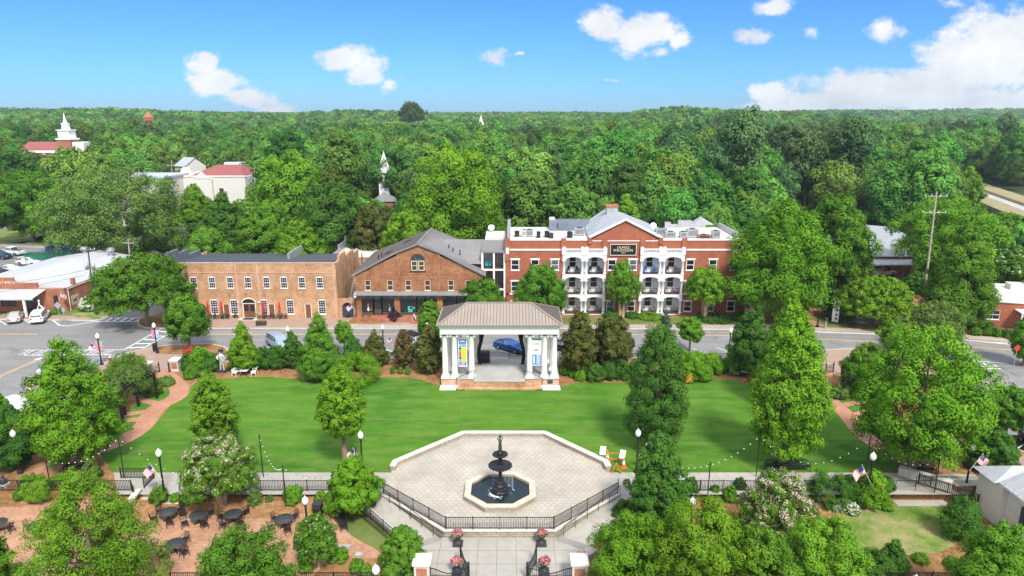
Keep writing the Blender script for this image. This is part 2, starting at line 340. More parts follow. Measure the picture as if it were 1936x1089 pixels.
# ------------------------------------------------------------------ foliage
def crown_profile(kind, t):
    if kind == 'round': return max(.05, math.sin(math.pi*(.10+.86*t)))**.55
    if kind == 'oval': return max(.05, math.sin(math.pi*(.14+.82*t)))**.75*(1.05-.25*t)
    if kind == 'cone': return max(.06, 1.02*(1-t)**.85)*(.72+.28*min(1, t*6))
    if kind == 'column': return min(1, .72+t*1.4)*max(.3, 1-1.2*max(0, t-.3)**1.5)
    if kind == 'tear': return max(.10, math.sin(math.pi*(.20+.78*t))**.9*(1.1-.35*t))
    if kind == 'dome': return max(.25, math.sqrt(max(0, 1-(t*.97)**2)))
    if kind == 'spread': return max(.15, math.sin(math.pi*(.25+.72*t)))**.5
    if kind == 'hedge': return max(.45, 1-t**5*.6)
    if kind == 'pine': return (.35+.65*t) if t < .55 else max(.1, 1-(t-.55)/.5)
    return 1.
def leaves(name, W, D, z0, z1, kind, leaf, seed, mats, cover=2.0, lump=.30, flower=0., thin=1., ragged=.18, up=.25, aspect=.55, fl_top=True, maxn=60000, rnd=.24):
    """a crown: lumps of leaf-sized faces set through an envelope; returns a mesh"""
    rs = np.random.RandomState(seed); H = z1-z0; rx, ry = W/2, D/2
    # primary lumps
    area = math.pi*(W+D)/2*H*.9+math.pi*rx*ry
    br = max(lump*min(rx, ry, H*.5)*1.15, leaf*1.3)
    nb = int(max(8, min(420, area/(br*br*2.1)*thin)))
    ts = (np.arange(nb)+rs.rand(nb))/nb
    wgt = np.array([crown_profile(kind, q) for q in np.linspace(0, 1, 60)])
    cdf = np.cumsum(wgt+.12); cdf /= cdf[-1]; tt = np.interp(ts, cdf, np.linspace(0, 1, 60))
    ang = np.arange(nb)*2.39996+rs.rand(nb)*.9
    prof = np.array([crown_profile(kind, q) for q in tt])
    rad = prof*(1-rs.rand(nb)**2*(.55 if ragged > .08 else .25))*(1+ragged*(rs.rand(nb)-.5)*2)
    shr = np.clip(1-br/min(rx, ry)*.55, .3, 1)
    bc = np.stack([np.cos(ang)*rad*rx*shr, np.sin(ang)*rad*ry*shr, z0+br*.55+tt*(H-br*1.2)], 1)
    bc[:, 2] += (rs.rand(nb)-.5)*br*.5
    brs = br*(.72+.6*rs.rand(nb))*(.62+.38*np.clip(prof, 0, 1))
    bt = rs.rand(nb)
    # secondary lumps on each primary
    K = 7
    sd = rs.randn(nb, K, 3); sd[:, :, 2] = np.abs(sd[:, :, 2])*.9-.25; sd /= np.linalg.norm(sd, axis=2, keepdims=True)
    scn = bc[:, None]+sd*brs[:, None, None]*.72; srr = np.repeat(brs[:, None]*.52, K, 1)*(.7+.6*rs.rand(nb, K))
    la = leaf*leaf*aspect*1.1
    tot = float(np.sum(4*math.pi*srr**2*.5)); n = int(min(maxn, tot*cover*.62/la)); n = max(n, 120)
    p = (srr**2).ravel(); p /= p.sum(); idx = rs.choice(nb*K, n, p=p)
    c = scn.reshape(-1, 3)[idx]; r = srr.ravel()[idx]
    d = rs.randn(n, 3); d[:, 2] = d[:, 2]*.9+.18; d /= np.linalg.norm(d, axis=1, keepdims=True)
    pos = c+d*(r*(1-.45*rs.rand(n)**2))[:, None]
    nrm = d*.62+sd.reshape(-1, 3)[idx]*.55+np.array([0, 0, up])+rs.randn(n, 3)*rnd; nrm /= np.linalg.norm(nrm, axis=1, keepdims=True)
    tg = np.cross(nrm, rs.randn(n, 3)); tg /= np.linalg.norm(tg, axis=1, keepdims=True)+1e-9; bi = np.cross(nrm, tg)
    sz = leaf*(.6+.75*rs.rand(n))
    pr_ = np.percentile(np.hypot(pos[:, 0]/rx, pos[:, 1]/ry), 97.5); pos[:, :2] /= pr_; zt_ = np.percentile(pos[:, 2], 99.6); pos[:, 2] = z0+(pos[:, 2]-z0)*(z1-z0)/max(.1, zt_-z0)
    a = tg*(sz*.62)[:, None]; b = bi*(sz*.5*aspect*1.25)[:, None]; dr = nrm*(sz*.13)[:, None]
    V = np.stack([pos-a-dr, pos-b*1., pos+a-dr, pos+b*1.], 1).reshape(-1, 3)
    tint = np.clip(bt[idx//K]*.5+rs.rand(nb*K)[idx]*.3+rs.rand(n)*.25-.02, 0, 1)
    mi = np.zeros(n, np.int32)
    if flower > 0:
        hz = np.clip((pos[:, 2]-z0)/H, 0, 1); prob = flower*(hz*1.6 if fl_top else 1.)
        lf = rs.rand(nb*K) < np.clip(flower*3, 0, .75)
        mi = ((rs.rand(n) < prob*2.2) & lf[idx] & (d[:, 2] > -.1)).astype(np.int32)
    me = bpy.data.meshes.new(name); me.vertices.add(4*n); me.vertices.foreach_set('co', V.ravel())
    me.loops.add(4*n); me.loops.foreach_set('vertex_index', np.arange(4*n, dtype=np.int32))
    me.polygons.add(n); me.polygons.foreach_set('loop_start', np.arange(0, 4*n, 4, dtype=np.int32)); me.polygons.foreach_set('loop_total', np.full(n, 4, np.int32))
    for m_ in (mats if isinstance(mats, (list, tuple)) else [mats]): me.materials.append(M[m_])
    me.polygons.foreach_set('material_index', mi)
    at = me.attributes.new('tint', 'FLOAT', 'FACE'); at.data.foreach_set('value', tint.astype(np.float32))
    me.polygons.foreach_set('use_smooth', np.ones(n, bool)); me.update(); me.validate()
    cen = np.stack([pos[:, 0]/rx, pos[:, 1]/ry, (pos[:, 2]-(z0+z1)/2)/(H*.6)], 1); sn = d*.8+sd.reshape(-1, 3)[idx]*.55+cen*.5+nrm*.35+np.array([0, 0, .1]); sn /= np.linalg.norm(sn, axis=1, keepdims=True)
    me.normals_split_custom_set_from_vertices(np.repeat(sn, 4, 0).tolist()); return me
def trunk_mesh(h0, h1, W, seed, r, kind='round', limbs=6, stems=1, spread=.5):
    rs = random.Random(seed); mb = MB()
    for sidx in range(stems):
        a0 = 2*math.pi*sidx/stems+rs.random(); off = r*1.2 if stems > 1 else 0
        dx, dy = math.cos(a0), math.sin(a0); lean = (W*.13 if stems > 1 else W*.02)
        top = h0+(h1-h0)*.72
        P = [(dx*off, dy*off, -.1), (dx*(off+lean*.3), dy*(off+lean*.3), h0*.6), (dx*(off+lean), dy*(off+lean), h0+(h1-h0)*.3), (dx*(off+lean*1.3)+rs.uniform(-.1, .1), dy*(off+lean*1.3), top)]
        mb.tube(P, [r*1.25, r*.9, r*.6, r*.15], 7)
        for k in range(max(2, limbs//stems)):
            a = rs.random()*6.28; zb = h0*.85+(h1-h0)*rs.uniform(.0, .5); L = W*rs.uniform(.2, .4)
            b = Vector((dx*(off+lean*.8), dy*(off+lean*.8), zb)); e = b+Vector((math.cos(a)*L, math.sin(a)*L, L*rs.uniform(.5, 1.1)))
            mb.tube([b, (b+e)/2+Vector((0, 0, -L*.07)), e], [r*.42, r*.28, r*.1], 5)
    return mb.mesh('trunk', 'trunk')
def plant(name, label, cat, x, y, z, W, H, h0, kind, leafm, leaf=.24, seed=1, D=None, cover=2., lump=.3, flower=0., petals=None, trunk='trunk', tr=None, stems=1, limbs=6, group=None, rz=0., crown_name='crown', **kw):
    t_ = thing(name, label, cat, (x, y, z), rz, group)
    mats = [leafm]+([petals] if petals else [])
    me = leaves('crown', W, D or W, h0, H, kind, leaf, seed, mats, cover, lump, flower, **kw)
    c = bpy.data.objects.new(crown_name, me); col.objects.link(c); c.parent = t_
    if trunk:
        tm = trunk_mesh(h0+(H-h0)*.1, H, W, seed, tr or max(.05, .028*H), kind, limbs, stems); tm.materials[0] = M[trunk]
        o = bpy.data.objects.new('trunk', tm); col.objects.link(o); o.parent = t_
    return t_
def ptree(name, label, cx, by, ty, wpx, kind, leafm, z=0., h0=.22, leaf=.24, seed=None, cat='tree', dscale=1., **kw):
    """tree seen in the photo at column cx, foot at row by, top at row ty, crown wpx wide"""
    g = G(cx, by, z); Y = g.y; top = AT(cx, ty, Y).z; H = top-z
    zc = Y*math.cos(PITCH)+(CAMH-(z+H*.5))*math.sin(PITCH)
    W = wpx*zc/FPX; X = (cx-968)*zc/FPX
    seed = seed or int(cx*7+by*13) % 9973
    if 'lump' not in kw: kw['lump'] = (.20 if W > 8 else .24) if Y > 75 else (.15 if W > 8 else .19)
    leaf *= .72 if Y < 75 else .85
    return plant(name, label, cat, X, Y, z, W*.98, H, H*h0, kind, leafm, leaf, seed, D=W*.98*dscale, **kw)
def pshrub(name, label, cx, by, ty, wpx, leafm='leaf_mid', z=0., leaf=.13, kind='dome', **kw):
    kw.setdefault('cover', 2.4); kw.setdefault('lump', .34); kw.setdefault('cat', 'shrub'); kw.setdefault('ragged', .08); kw.setdefault('maxn', 15000)
    return ptree(name, label, cx, by, ty, wpx, kind, leafm, z=z, h0=.0, leaf=leaf, trunk=None, crown_name='foliage', **kw)
# ------------------------------------------------------------------ terrain
def hill(x, y):
    if y < 170: return 0.
    s = min(1, max(0, (y-170)/450)); s = s*s*(3-2*s)
    h = s*5.5+min(1, max(0, (y-600)/1800))*7
    def bump(bx, by, r, k): return k*math.exp(-((x-bx)**2+(y-by)**2)/(r*r))
    h += bump(185, 830, 75, 15)+bump(330, 880, 110, 14)+bump(-500, 900, 130, 13)+bump(-270, 1100, 160, 9)+bump(60, 1300, 170, 9)+bump(760, 1500, 240, 12)+bump(-900, 1200, 240, 12)+bump(1300, 2000, 300, 14)
    h += s*(1.6*math.sin(x*.011+1.3)*math.cos(y*.008)+1.2*math.sin(x*.023+y*.017))
    h -= bump(700, 900, 420, 5)*s
    return h
ysr = [-60, 20, 34, 59.9, 60.1, 90, 130, 170]+[170+ (i**1.55)*6 for i in range(1, 58)]
ysr = [v for v in ysr if v < 3600]+[3600]
mb = MB(); nx = 90; vs = []; fs = []
for j, y in enumerate(ysr):
    hw = max(160, y*1.15)
    for i in range(nx+1):
        x = -hw+2*hw*i/nx; vs.append((x, y, (-1.3 if y < 60 else -.25)+hill(x, min(y, 3600))))
for j in range(len(ysr)-1):
    for i in range(nx): a = j*(nx+1)+i; fs.append((a, a+1, a+nx+2, a+nx+1))
mb.add(vs, fs); struct('ground', mb, 'forest_floor')
def PP(pts, z=0.): return [(g.x, g.y) for g in (G(px, py, z) for px, py in pts)]
def sheet(name, poly, z, m_, z0=None):
    return struct(name, MB().prism(poly, z if z0 is None else z0, z), m_)
RZ = -.12
# roads
mbr = MB(); mbr.prism([(-170,60.5),(-44,60.5),(-44,72),(44,72),(44,60.5),(150,60.5),(150,103),(-170,103)], RZ, RZ); struct('main_street', mbr, 'asphalt')
sheet('side_street', [(-62.5,102),(-53.4,102),(-54.5,150),(-56,235),(-66,235),(-64,150)], RZ+.004, 'asphalt')
sheet('cross_street', [(-53.5,141.5),(-200,132),(-200,140.5),(-50,150),(10,152),(10,144.5)], RZ+.006, 'asphalt')
sheet('parking_lot', PP([(-60,455),(60,462),(160,470),(200,500),(60,560),(-60,580)], RZ), RZ+.008, 'asphalt')
sheet('far_street', PP([(240,452),(330,428),(362,428),(372,452),(330,462),(262,470)], RZ), RZ+.01, 'asphalt')
# park block (pine straw ground)
park = PP([(232,669),(262,662),(300,655),(330,651),(400,650),(425,656),(444,676),(1545,676),(1556,662),(1600,659),(1735,664),(1790,676),(1826,712),(1846,745),(1838,800),(1890,832),(1990,880)])
park = park+[(46,50.3),(-52,50.3)]+PP([(-120,905),(-30,838),(20,800),(52,775),(100,745),(170,705),(205,682)])
sheet('park_ground', park, 0., 'mulch', z0=-1.2)
def kerb(name, px, w=.16, z=.012, m_='coping', closed=False, z0=-.15):
    pts = PP(px); mbk = MB()
    for i in range(len(pts)-1):
        mbk.bar((*pts[i], (z+z0)/2), (*pts[i+1], (z+z0)/2), w, z-z0)
    return tag(mbk.build('kerb', m_), kind='structure')
kerb('kerb', [(232,669),(262,662),(300,655),(330,651),(400,650),(425,656),(444,676),(1545,676),(1556,662),(1600,659),(1735,664),(1790,676),(1826,712),(1846,745),(1838,800),(1890,832),(1990,880)])
kerb('kerb', [(-30,838),(20,800),(52,775),(100,745),(170,705),(205,682),(232,669)])
# pavements in the park
L1, L2, L3 = .004, .008, .012
sheet('corner_pavement', PP([(60,772),(52,775),(100,745),(170,705),(205,682),(232,669),(262,662),(296,657),(300,669),(412,671),(430,671),(440,676),(1545,676),(1545,683),(345,684),(345,700),(330,702),(303,700),(283,700),(250,690),(200,715),(120,760),(60,800)]), L1, 'pave_brick')
sheet('corner_pavement', PP([(1545,676),(1556,662),(1600,659),(1735,664),(1790,676),(1826,712),(1846,745),(1838,800),(1890,832),(1936,862),(1936,880),(1890,860),(1820,805),(1790,740),(1740,700),(1612,706),(1560,706),(1545,690)]), L1, 'pave_brick')
sheet('stage_path', PP([(880,690),(1002,690),(1002,676),(880,676)]), L2, 'concrete')
sheet('planting_island', PP([(300,656),(330,652.5),(398,652.5),(422,659),(434,671),(413,671),(303,669)]), L2, 'mulch')
# lawn
def smooth(pts, it=2):
    for _ in range(it):
        q = []
        for i in range(len(pts)):
            a, b = pts[i], pts[(i+1) % len(pts)]
            q += [(a[0]*.75+b[0]*.25, a[1]*.75+b[1]*.25), (a[0]*.25+b[0]*.75, a[1]*.25+b[1]*.75)]
        pts = q
    return pts
def smooth_open(pts, it=2):
    for _ in range(it):
        q = [pts[0]]
        for i in range(len(pts)-1):
            a, b = pts[i], pts[i+1]; q += [(a[0]*.75+b[0]*.25, a[1]*.75+b[1]*.25), (a[0]*.25+b[0]*.75, a[1]*.25+b[1]*.75)]
        pts = q+[pts[-1]]
    return pts
lawn = smooth_open([(212,893),(198,872),(185,848),(265,825),(300,795),(320,768),(350,745),(372,718),(430,716),(480,712),(545,714),(600,722),(640,722),(690,716),(760,712),(800,718),(834,733),(1057,733),(1090,722),(1140,724),(1190,722),(1250,724),(1320,714),(1380,718),(1430,730),(1500,745),(1552,756),(1592,790),(1616,812),(1640,832),(1690,862),(1720,893)], 2)
LWN = sheet('lawn', PP(lawn), L1, 'lawn')
sheet('path_lawn', PP(smooth([(120,868),(185,846),(250,826),(285,800),(298,772),(345,742),(330,726),(290,742),(262,755),(235,790),(180,830),(110,852)], 1)), L1, 'lawn')
sheet('path_lawn', PP(smooth([(1525,730),(1560,752),(1604,790),(1640,830),(1700,800),(1680,760),(1600,748),(1570,722)], 1)), L1, 'lawn')
# brick paths
def ribbon(pts, w):
    pts = smooth_open(pts, 2); L = []; Rr = []
    for i, p in enumerate(pts):
        a = pts[max(0, i-1)]; b = pts[min(len(pts)-1, i+1)]; d = Vector((b[0]-a[0], b[1]-a[1])); d.normalize(); n = Vector((-d.y, d.x))*w/2
        L.append((p[0]+n.x, p[1]+n.y)); Rr.append((p[0]-n.x, p[1]-n.y))
    return L+list(reversed(Rr))
def path(px, w, z=L2, m_='path_brick', name='brick_path'): return sheet(name, ribbon(PP(px), w), z, m_)
path([(303,700),(322,716),(341,733),(338,750),(300,768),(283,785),(273,805),(248,824),(215,840),(182,850),(130,868),(60,900)], 2.0)
path([(1560,700),(1556,735),(1570,758),(1600,782),(1617,806),(1640,830),(1680,855)], 1.7)
for q in ([(262,755),(302,764)], [(225,785),(278,778)], [(215,797),(268,792)]): path(q, 1.0, L3)
for q in ([(1640,757),(1590,767)], [(1670,772),(1606,786)]): path(q, .9, L3)
# walkway beside the lawn, plaza
sheet('walkway', PP([(215,893.5),(745,893.5),(745,935),(222,935)]), L2, 'concrete')
sheet('walkway', PP([(1145,893.5),(1560,893.5),(1858,897),(1875,935),(1145,935)]), L2, 'concrete')
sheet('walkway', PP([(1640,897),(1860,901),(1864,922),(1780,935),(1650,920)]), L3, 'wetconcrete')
CX, CY = -1.0, 52.1
octo = [(-4.75,60.1),(3.2,60.1),(8.35,54.4),(8.75,49.6),(3.15,44.55),(-4.95,44.55),(-10.6,49.6),(-10.35,54.4)]
struct('plaza_base', MB().prism(octo, -1.25, .002), 'stone')
sheet('plaza', octo, .006, 'wetconcrete')
mbh = MB(); rh = .29; a_ = rh*math.sqrt(3)
def inside(x, y, poly):
    c = False; n = len(poly)
    for i in range(n):
        x1, y1 = poly[i]; x2, y2 = poly[i-1]
        if (y1 > y) != (y2 > y) and x < (x2-x1)*(y-y1)/(y2-y1)+x1: c = not c
    return c
mat('paver', (.43,.385,.32), .85, var=.10, vscale=.35); mat('paver_b', (.445,.40,.335), .85, var=.10, vscale=.35); mat('paver_c', (.415,.37,.305), .85, var=.10, vscale=.35)
rr = random.Random(3); j = 0; yy = 44.6
while yy < 60.2:
    xx = -10.7+(a_/2 if j % 2 else 0)
    while xx < 8.9:
        if inside(xx, yy, [(CX+(p[0]-CX)*.985, CY+(p[1]-CY)*.985) for p in octo]):
            mbh.cur = rr.choice((0, 0, 1, 2)); mbh.add([(xx+(rh-.018)*math.cos(R(30+60*k)), yy+(rh-.018)*math.sin(R(30+60*k)), .012+rr.random()*.003) for k in range(6)], [tuple(range(6))])
        xx += a_
    yy += rh*1.5; j += 1
struct('plaza_paving', mbh, ['paver', 'paver_b', 'paver_c'])
# low seat wall around the back of the plaza
def wallrun(pts, w, h, capm, wallm, over=.06, z=0., name='low_wall', label='', caph=.08, closed=False):
    t_ = thing(name, label, 'wall', (0, 0, 0)); a = MB(); b = MB(); n = len(pts)
    offs = []
    rng_ = range(n)
    def nrm(i):
        if closed: p, q, r_ = pts[i-1], pts[i], pts[(i+1) % n]
        else: p, q, r_ = pts[max(0, i-1)], pts[i], pts[min(n-1, i+1)]
        d1 = Vector((q[0]-p[0], q[1]-p[1])); d2 = Vector((r_[0]-q[0], r_[1]-q[1]))
        if d1.length < 1e-6: d1 = d2
        if d2.length < 1e-6: d2 = d1
        d1.normalize(); d2.normalize(); n1 = Vector((-d1.y, d1.x)); n2 = Vector((-d2.y, d2.x)); m_ = (n1+n2).normalized(); return m_/max(.4, m_.dot(n1))
    N = [nrm(i) for i in rng_]
    def strip(mb_, ww, z0, z1):
        vs = []
        for i in rng_:
            p = Vector(pts[i]); 
            for sg, zz in ((-1, z0), (1, z0), (1, z1), (-1, z1)): q = p+N[i]*ww/2*sg; vs.append((q.x, q.y, zz))
        fs = []
        for i in range(n if closed else n-1):
            k = (i+1) % n
            for c in range(4): fs.append((i*4+c, i*4+(c+1) % 4, k*4+(c+1) % 4, k*4+c))
        if not closed: fs += [(0, 1, 2, 3), tuple((n-1)*4+c for c in (3, 2, 1, 0))]
        mb_.add(vs, fs)
    strip(a, w, z-.05, z+h-caph); strip(b, w+over*2, z+h-caph+.002, z+h)
    a.build('wall', wallm, t_); b.build('coping', capm, t_); return t_
wallrun([(-10.35,53.5),(-10.25,54.4),(-4.65,60.0),(3.1,60.0),(8.25,54.4),(8.35,53.5)], .42, .48, 'coping', 'stone', z=.0, name='seat_wall', label='low stone seat wall round the lawn side of the fountain plaza')
wallrun([(-10.55,49.75),(-4.95,44.7),(3.15,44.7),(8.7,49.75)], .34, .10, 'coping', 'stone', z=.0, name='edge_coping', label='pale stone coping under the black plaza railing', caph=.06)
# ------------------------------------------------------------------ lower front level
def rect(x0, x1, y0, y1): return [(x0,y0),(x1,y0),(x1,y1),(x0,y1)]
sheet('front_bed', rect(-60, 60, 26, 50.3), -.9, 'mulch', z0=-1.25)
EZ = -.5
sheet('entrance_plaza', [(-6.4,44.3),(-8.1,43.1),(-7.0,41.9),(-6.6,38.2),(-6.6,30),(4.6,30),(4.6,38.2),(4.9,41.9),(6.2,43.1),(4.6,44.3),(3.2,44.6),(-5,44.6)], EZ, 'concrete', z0=-1.2)
mbj = MB()
for x in [-6.6+1.38*i for i in range(1, 8)]: mbj.box(x-.012, x+.012, 30, 44.4, EZ+.004, EZ+.006)
for y in [44.5-1.5*i for i in range(1, 9)]: mbj.box(-6.6, 4.6, y-.012, y+.012, EZ+.003, EZ+.005)
struct('paving_joints', mbj, 'asphalt_dark')
for sg, nm in ((-1, 0), (1, 0)):          # ramps down both sides of the octagon
    def mx(x): return CX+sg*x
    rp = MB(); A0 = (mx(9.9), 49.9); A1 = (mx(4.6), 44.75); B0 = (mx(11.4), 48.9); B1 = (mx(6.6), 43.6)
    rp.add([(*A0, .006), (*B0, .006), (*B1, EZ+.01), (*A1, EZ+.01), (*A0, -1.2), (*B0, -1.2), (*B1, -1.2), (*A1, -1.2)], [(0,1,2,3),(0,4,5,1),(1,5,6,2),(2,6,7,3),(3,7,4,0)])
    struct('ramp', rp, 'concrete')
    rk = MB(); rk.bar((*B0, .02), (*B1, EZ+.06), .3, .25); tag(rk.build('kerb', 'coping'), kind='structure')
    lw = MB(); lw.prism([A0, B0, (mx(11.4), 50.4), (mx(9.5), 50.4)], .002, .006); struct('ramp_landing', lw, 'concrete')
    gr_ = MB(); gr_.add([(*A1, EZ+.015), (*B1, EZ+.015), (mx(6.1), 43.1, EZ+.008), (mx(4.1), 44.3, EZ+.008)], [(0,1,2,3)]); struct('ramp_foot', gr_, 'wetconcrete')
patio = PP([(-260,1010),(-60,962),(40,958),(100,945),(140,938),(215,950),(262,952),(330,950),(385,952),(430,965),(480,960),(560,961),(600,966),(640,988),(668,1015),(722,1030),(722,1056),(660,1055),(610,1068),(585,1100),(330,1100),(290,1075),(240,1200),(-260,1240)], -.9)
sheet('patio', patio, -.892, 'patio_brick')
sheet('patio_border', rect(4.7, 5.3, 36, 43), -.886+.39, 'path_brick', z0=-1.0); sheet('patio_border', rect(-7.3, -6.65, 36, 42), -.886+.39, 'path_brick', z0=-1.0)
# mulch bank between walkway and patio
bk = MB(); xs = np.linspace(-34, -11.5, 24)
for i in range(23):
    f = lambda x: -.30-.06*math.sin(x*1.3); g = lambda x: 48.0+.35*math.sin(x*.7)
    bk.add([(xs[i], 50.3, f(xs[i])), (xs[i+1], 50.3, f(xs[i+1])), (xs[i+1], g(xs[i+1]), -.886), (xs[i], g(xs[i]), -.886)], [(0,3,2,1)])
struct('mulch_bank', bk, 'mulch')
bk = MB(); xs = np.linspace(10.5, 26.5, 16)
for i in range(15): bk.add([(xs[i], 50.3, -.3), (xs[i+1], 50.3, -.3), (xs[i+1], 47.6, -.886), (xs[i], 47.6, -.886)], [(0,3,2,1)])
struct('mulch_bank', bk, 'mulch')
sheet('ground_cover', PP(smooth([(662,975),(690,972),(760,1012),(815,1040),(812,1075),(760,1080),(715,1040),(670,1018),(650,1000)], 1), -.9), -.884, 'rough_grass')
sheet('garden_lawn', PP(smooth([(1560,978),(1640,962),(1700,956),(1760,950),(1785,958),(1792,990),(1825,1018),(1790,1040),(1740,1052),(1660,1052),(1600,1040),(1540,1000)], 1), -.9), -.884, 'dry_lawn')
# steps and little stairs at both ends of the front level
def steps(label, x0, x1, ytop, n, z0, z1, tread=.34, m_='coping'):
    t_ = thing('steps', label, 'steps', ((x0+x1)/2, ytop, z0)); mbs = MB(); hh = (z0-z1)/n; w_ = (x1-x0)/2
    for i in range(n): mbs.box(-w_, w_, -tread*(i+1), -tread*i if i else .0, z1-z0-.05, -hh*(i+1)+hh*.02)
    mbs.build('treads', m_, t_); return t_
steps('pale concrete steps from the walkway down to the brick patio', -30.2, -26.6, 50.3, 5, 0, -.885, .36)
steps('pale concrete landing above the small garden lawn', 31.4, 35.6, 50.3, 1, -.30, -.885, .9, 'concrete')
# ------------------------------------------------------------------ blocks north of the street
nblock = PP([(262,614),(276,619),(320,620),(1060,620),(1420,622),(1560,627),(1720,633),(1860,645),(2100,664)])
nblock += [(120,96),(140,140),(-53.2,139)]+[(-53.2,103.5)]+PP([(262,603)])
sheet('north_block', nblock, 0, 'mulch', z0=-.3)
kerb('kerb', [(262,603),(262,614),(276,619),(320,620),(1060,620),(1420,622),(1560,627),(1720,633),(1860,645),(2100,664)])
sheet('brick_pavement', PP([(318,612),(345,600),(820,600),(820,619),(330,619)]), L1, 'pave_brick')
sheet('hotel_lawn', PP([(1060,600),(1440,600),(1440,613),(1060,612)]), L1, 'rough_grass')
sheet('north_pavement', PP([(650,611),(700,614),(820,613.5),(1440,614),(1560,619),(1720,625),(1860,636),(2100,655),(2100,662),(1860,643),(1720,632),(1560,626),(1420,621),(1060,619.2),(650,619.2)]), L2, 'sidewalk')
sheet('shop_bed', PP([(655,612),(668,600),(770,600),(785,606),(700,613)]), L2+.002, 'mulch')
sheet('east_bed', PP([(1500,600),(1700,604),(1720,622),(1560,617),(1440,612)]), L1, 'rough_grass')
sheet('brick_walk', PP([(1512,600),(1530,602),(1560,617),(1536,619)]), L3, 'path_brick')
sheet('driveway', PP([(1570,600),(1650,580),(1690,520),(1760,520),(1712,580),(1740,606),(1700,612),(1600,611)]), L2, 'asphalt')
sheet('east_lawn', PP([(1720,622),(1850,628),(2000,640),(2000,600),(1760,600)]), L1, 'bark')
sheet('rear_yard', [(-24,118),(40,118),(60,139),(-24,139)], L1, 'rough_grass')
nw = [(-170,135)]+PP([(-600,603),(0,603),(128,604.5),(172,605.5),(195,603),(250,587)])+[(-62.7,115),(-64,135)]
sheet('west_block', nw, 0, 'rough_grass', z0=-.3)
kerb('kerb', [(-600,603),(0,603),(128,604.5),(172,605.5),(195,603),(250,587)])
sheet('west_pavement', PP([(-600,594),(0,594),(128,597),(172,601),(176,605),(128,604),(0,602.6),(-600,602.6)]), L1, 'pave_brick')
sheet('west_pavement', PP([(195,602.5),(250,586.5),(245,585),(188,600)]), L2, 'sidewalk')
sheet('dry_verge', PP([(150,600),(188,598),(245,585),(250,572),(190,580),(128,595)]), L1, 'dry_lawn')
sheet('far_lawn', PP([(0,460),(0,434),(60,432),(98,452)], 0), -.10, 'dry_lawn'); sheet('far_lawn', PP([(45,461),(80,443),(120,446),(98,464)], 0), -.10, 'rough_grass')
sheet('far_lawn', PP([(252,470),(262,458),(368,458),(352,474)], 0), -.10, 'rough_grass'); sheet('far_road', PP([(-40,440),(70,415),(85,418),(-40,452)], 0), -.11, 'asphalt')
sheet('far_pavement', PP([(0,462),(98,466),(250,470),(250,473),(98,469),(0,465)], 0), -.09, 'sidewalk')
sheet('far_drive', PP([(120,464),(130,446),(190,430),(200,452),(170,466)], 0), -.10, 'asphalt')
# railway
rw = [G(1815,352), G(1936,399), G(2010,424)]
def off(p, d): return (p.x+d[0], p.y+d[1])
dv = Vector((rw[2].x-rw[0].x, rw[2].y-rw[0].y)).normalized(); nv = Vector((-dv.y, dv.x))
def corr(a, b): return [(rw[0].x+nv.x*a-dv.x*60, rw[0].y+nv.y*a-dv.y*60), (rw[2].x+nv.x*a, rw[2].y+nv.y*a), (rw[2].x+nv.x*b, rw[2].y+nv.y*b), (rw[0].x+nv.x*b-dv.x*60, rw[0].y+nv.y*b-dv.y*60)]
RWZ = 1.4
sheet('railway_verge', corr(-11, 9), RWZ, 'drygrass', z0=-.3); sheet('railway_ballast', corr(-4.6, 1.6), RWZ+.05, 'gravel', z0=RWZ)
rt = thing('railway_track', 'rusty railway track on pale ballast at the far right', 'railway', (rw[0].x, rw[0].y, RWZ+.06)); 
L_ = (Vector((rw[2].x, rw[2].y))-Vector((rw[0].x, rw[0].y))).length
mr = MB(); ms_ = MB()
for k in (-.75, .75): mr.bar((nv.x*(k), nv.y*k, .18), (nv.x*k+dv.x*L_, nv.y*k+dv.y*L_, .18), .13, .16)
for i in range(int(L_/.9)):
    c = dv*(i*.9); ms_.bar((c.x-nv.x*1.3, c.y-nv.y*1.3, .05), (c.x+nv.x*1.3, c.y+nv.y*1.3, .05), .26, .12)
mr.build('rails', 'trunk_dark', rt); ms_.build('sleepers', 'trunk', rt)
# ------------------------------------------------------------------ road markings
RM = RZ+.012
def stripe(pxs, w, mb_):
    for a, b in zip(pxs[:-1], pxs[1:]):
        p, q = G(*a, RM), G(*b, RM); d = (q-p); d.z = 0
        if d.length < .01: continue
        d.normalize(); n = Vector((-d.y, d.x, 0))*w/2; mb_.quad(p-n, q-n, q+n, p+n)
wm = MB(); ym = MB()
stripe([(44,662),(235,661)], .14, wm); stripe([(45,671.5),(212,670.5)], .14, wm)
for a in range(40, 215, 25): stripe([(a+17,662),(a-4,671)], .12, wm); stripe([(a+25,662),(a+5,671)], .12, wm)
stripe([(235,661),(305,621)], .18, wm); stripe([(270,659),(330,625)], .18, wm); stripe([(305,621),(330,621)], .15, wm)
for k in range(5): f = k/5+.08; stripe([(235+70*f+3, 661-40*f), (270+60*f, 659-34*f)], .3, wm)
stripe([(195,601),(265,601)], .2, wm); stripe([(182,608),(268,608)], .25, wm)
for a in range(198, 262, 14): stripe([(a,608),(a+14,601.5)], .3, wm)
stripe([(98,604),(113,615.5),(130,616),(150,613),(166,610),(182,607.5)], .2, wm)
for a in (-60, 0, 50): stripe([(a-4,604.5),(a+12,614)], .14, wm)
stripe([(440,620.8),(820,620.8)], .12, wm); stripe([(1060,620.8),(1420,623.2),(1560,628.6),(1720,634.6),(1860,646.5),(1936,654)], .12, wm)
for sx in range(410, 1560, 53):
    a = G(sx, 660, RM); stripe([(sx-10,657),(sx+36,672)], .12, wm)
stripe([(1835,682.5),(1905,687)], .16, wm); stripe([(1838,696),(1892,697)], .3, wm)
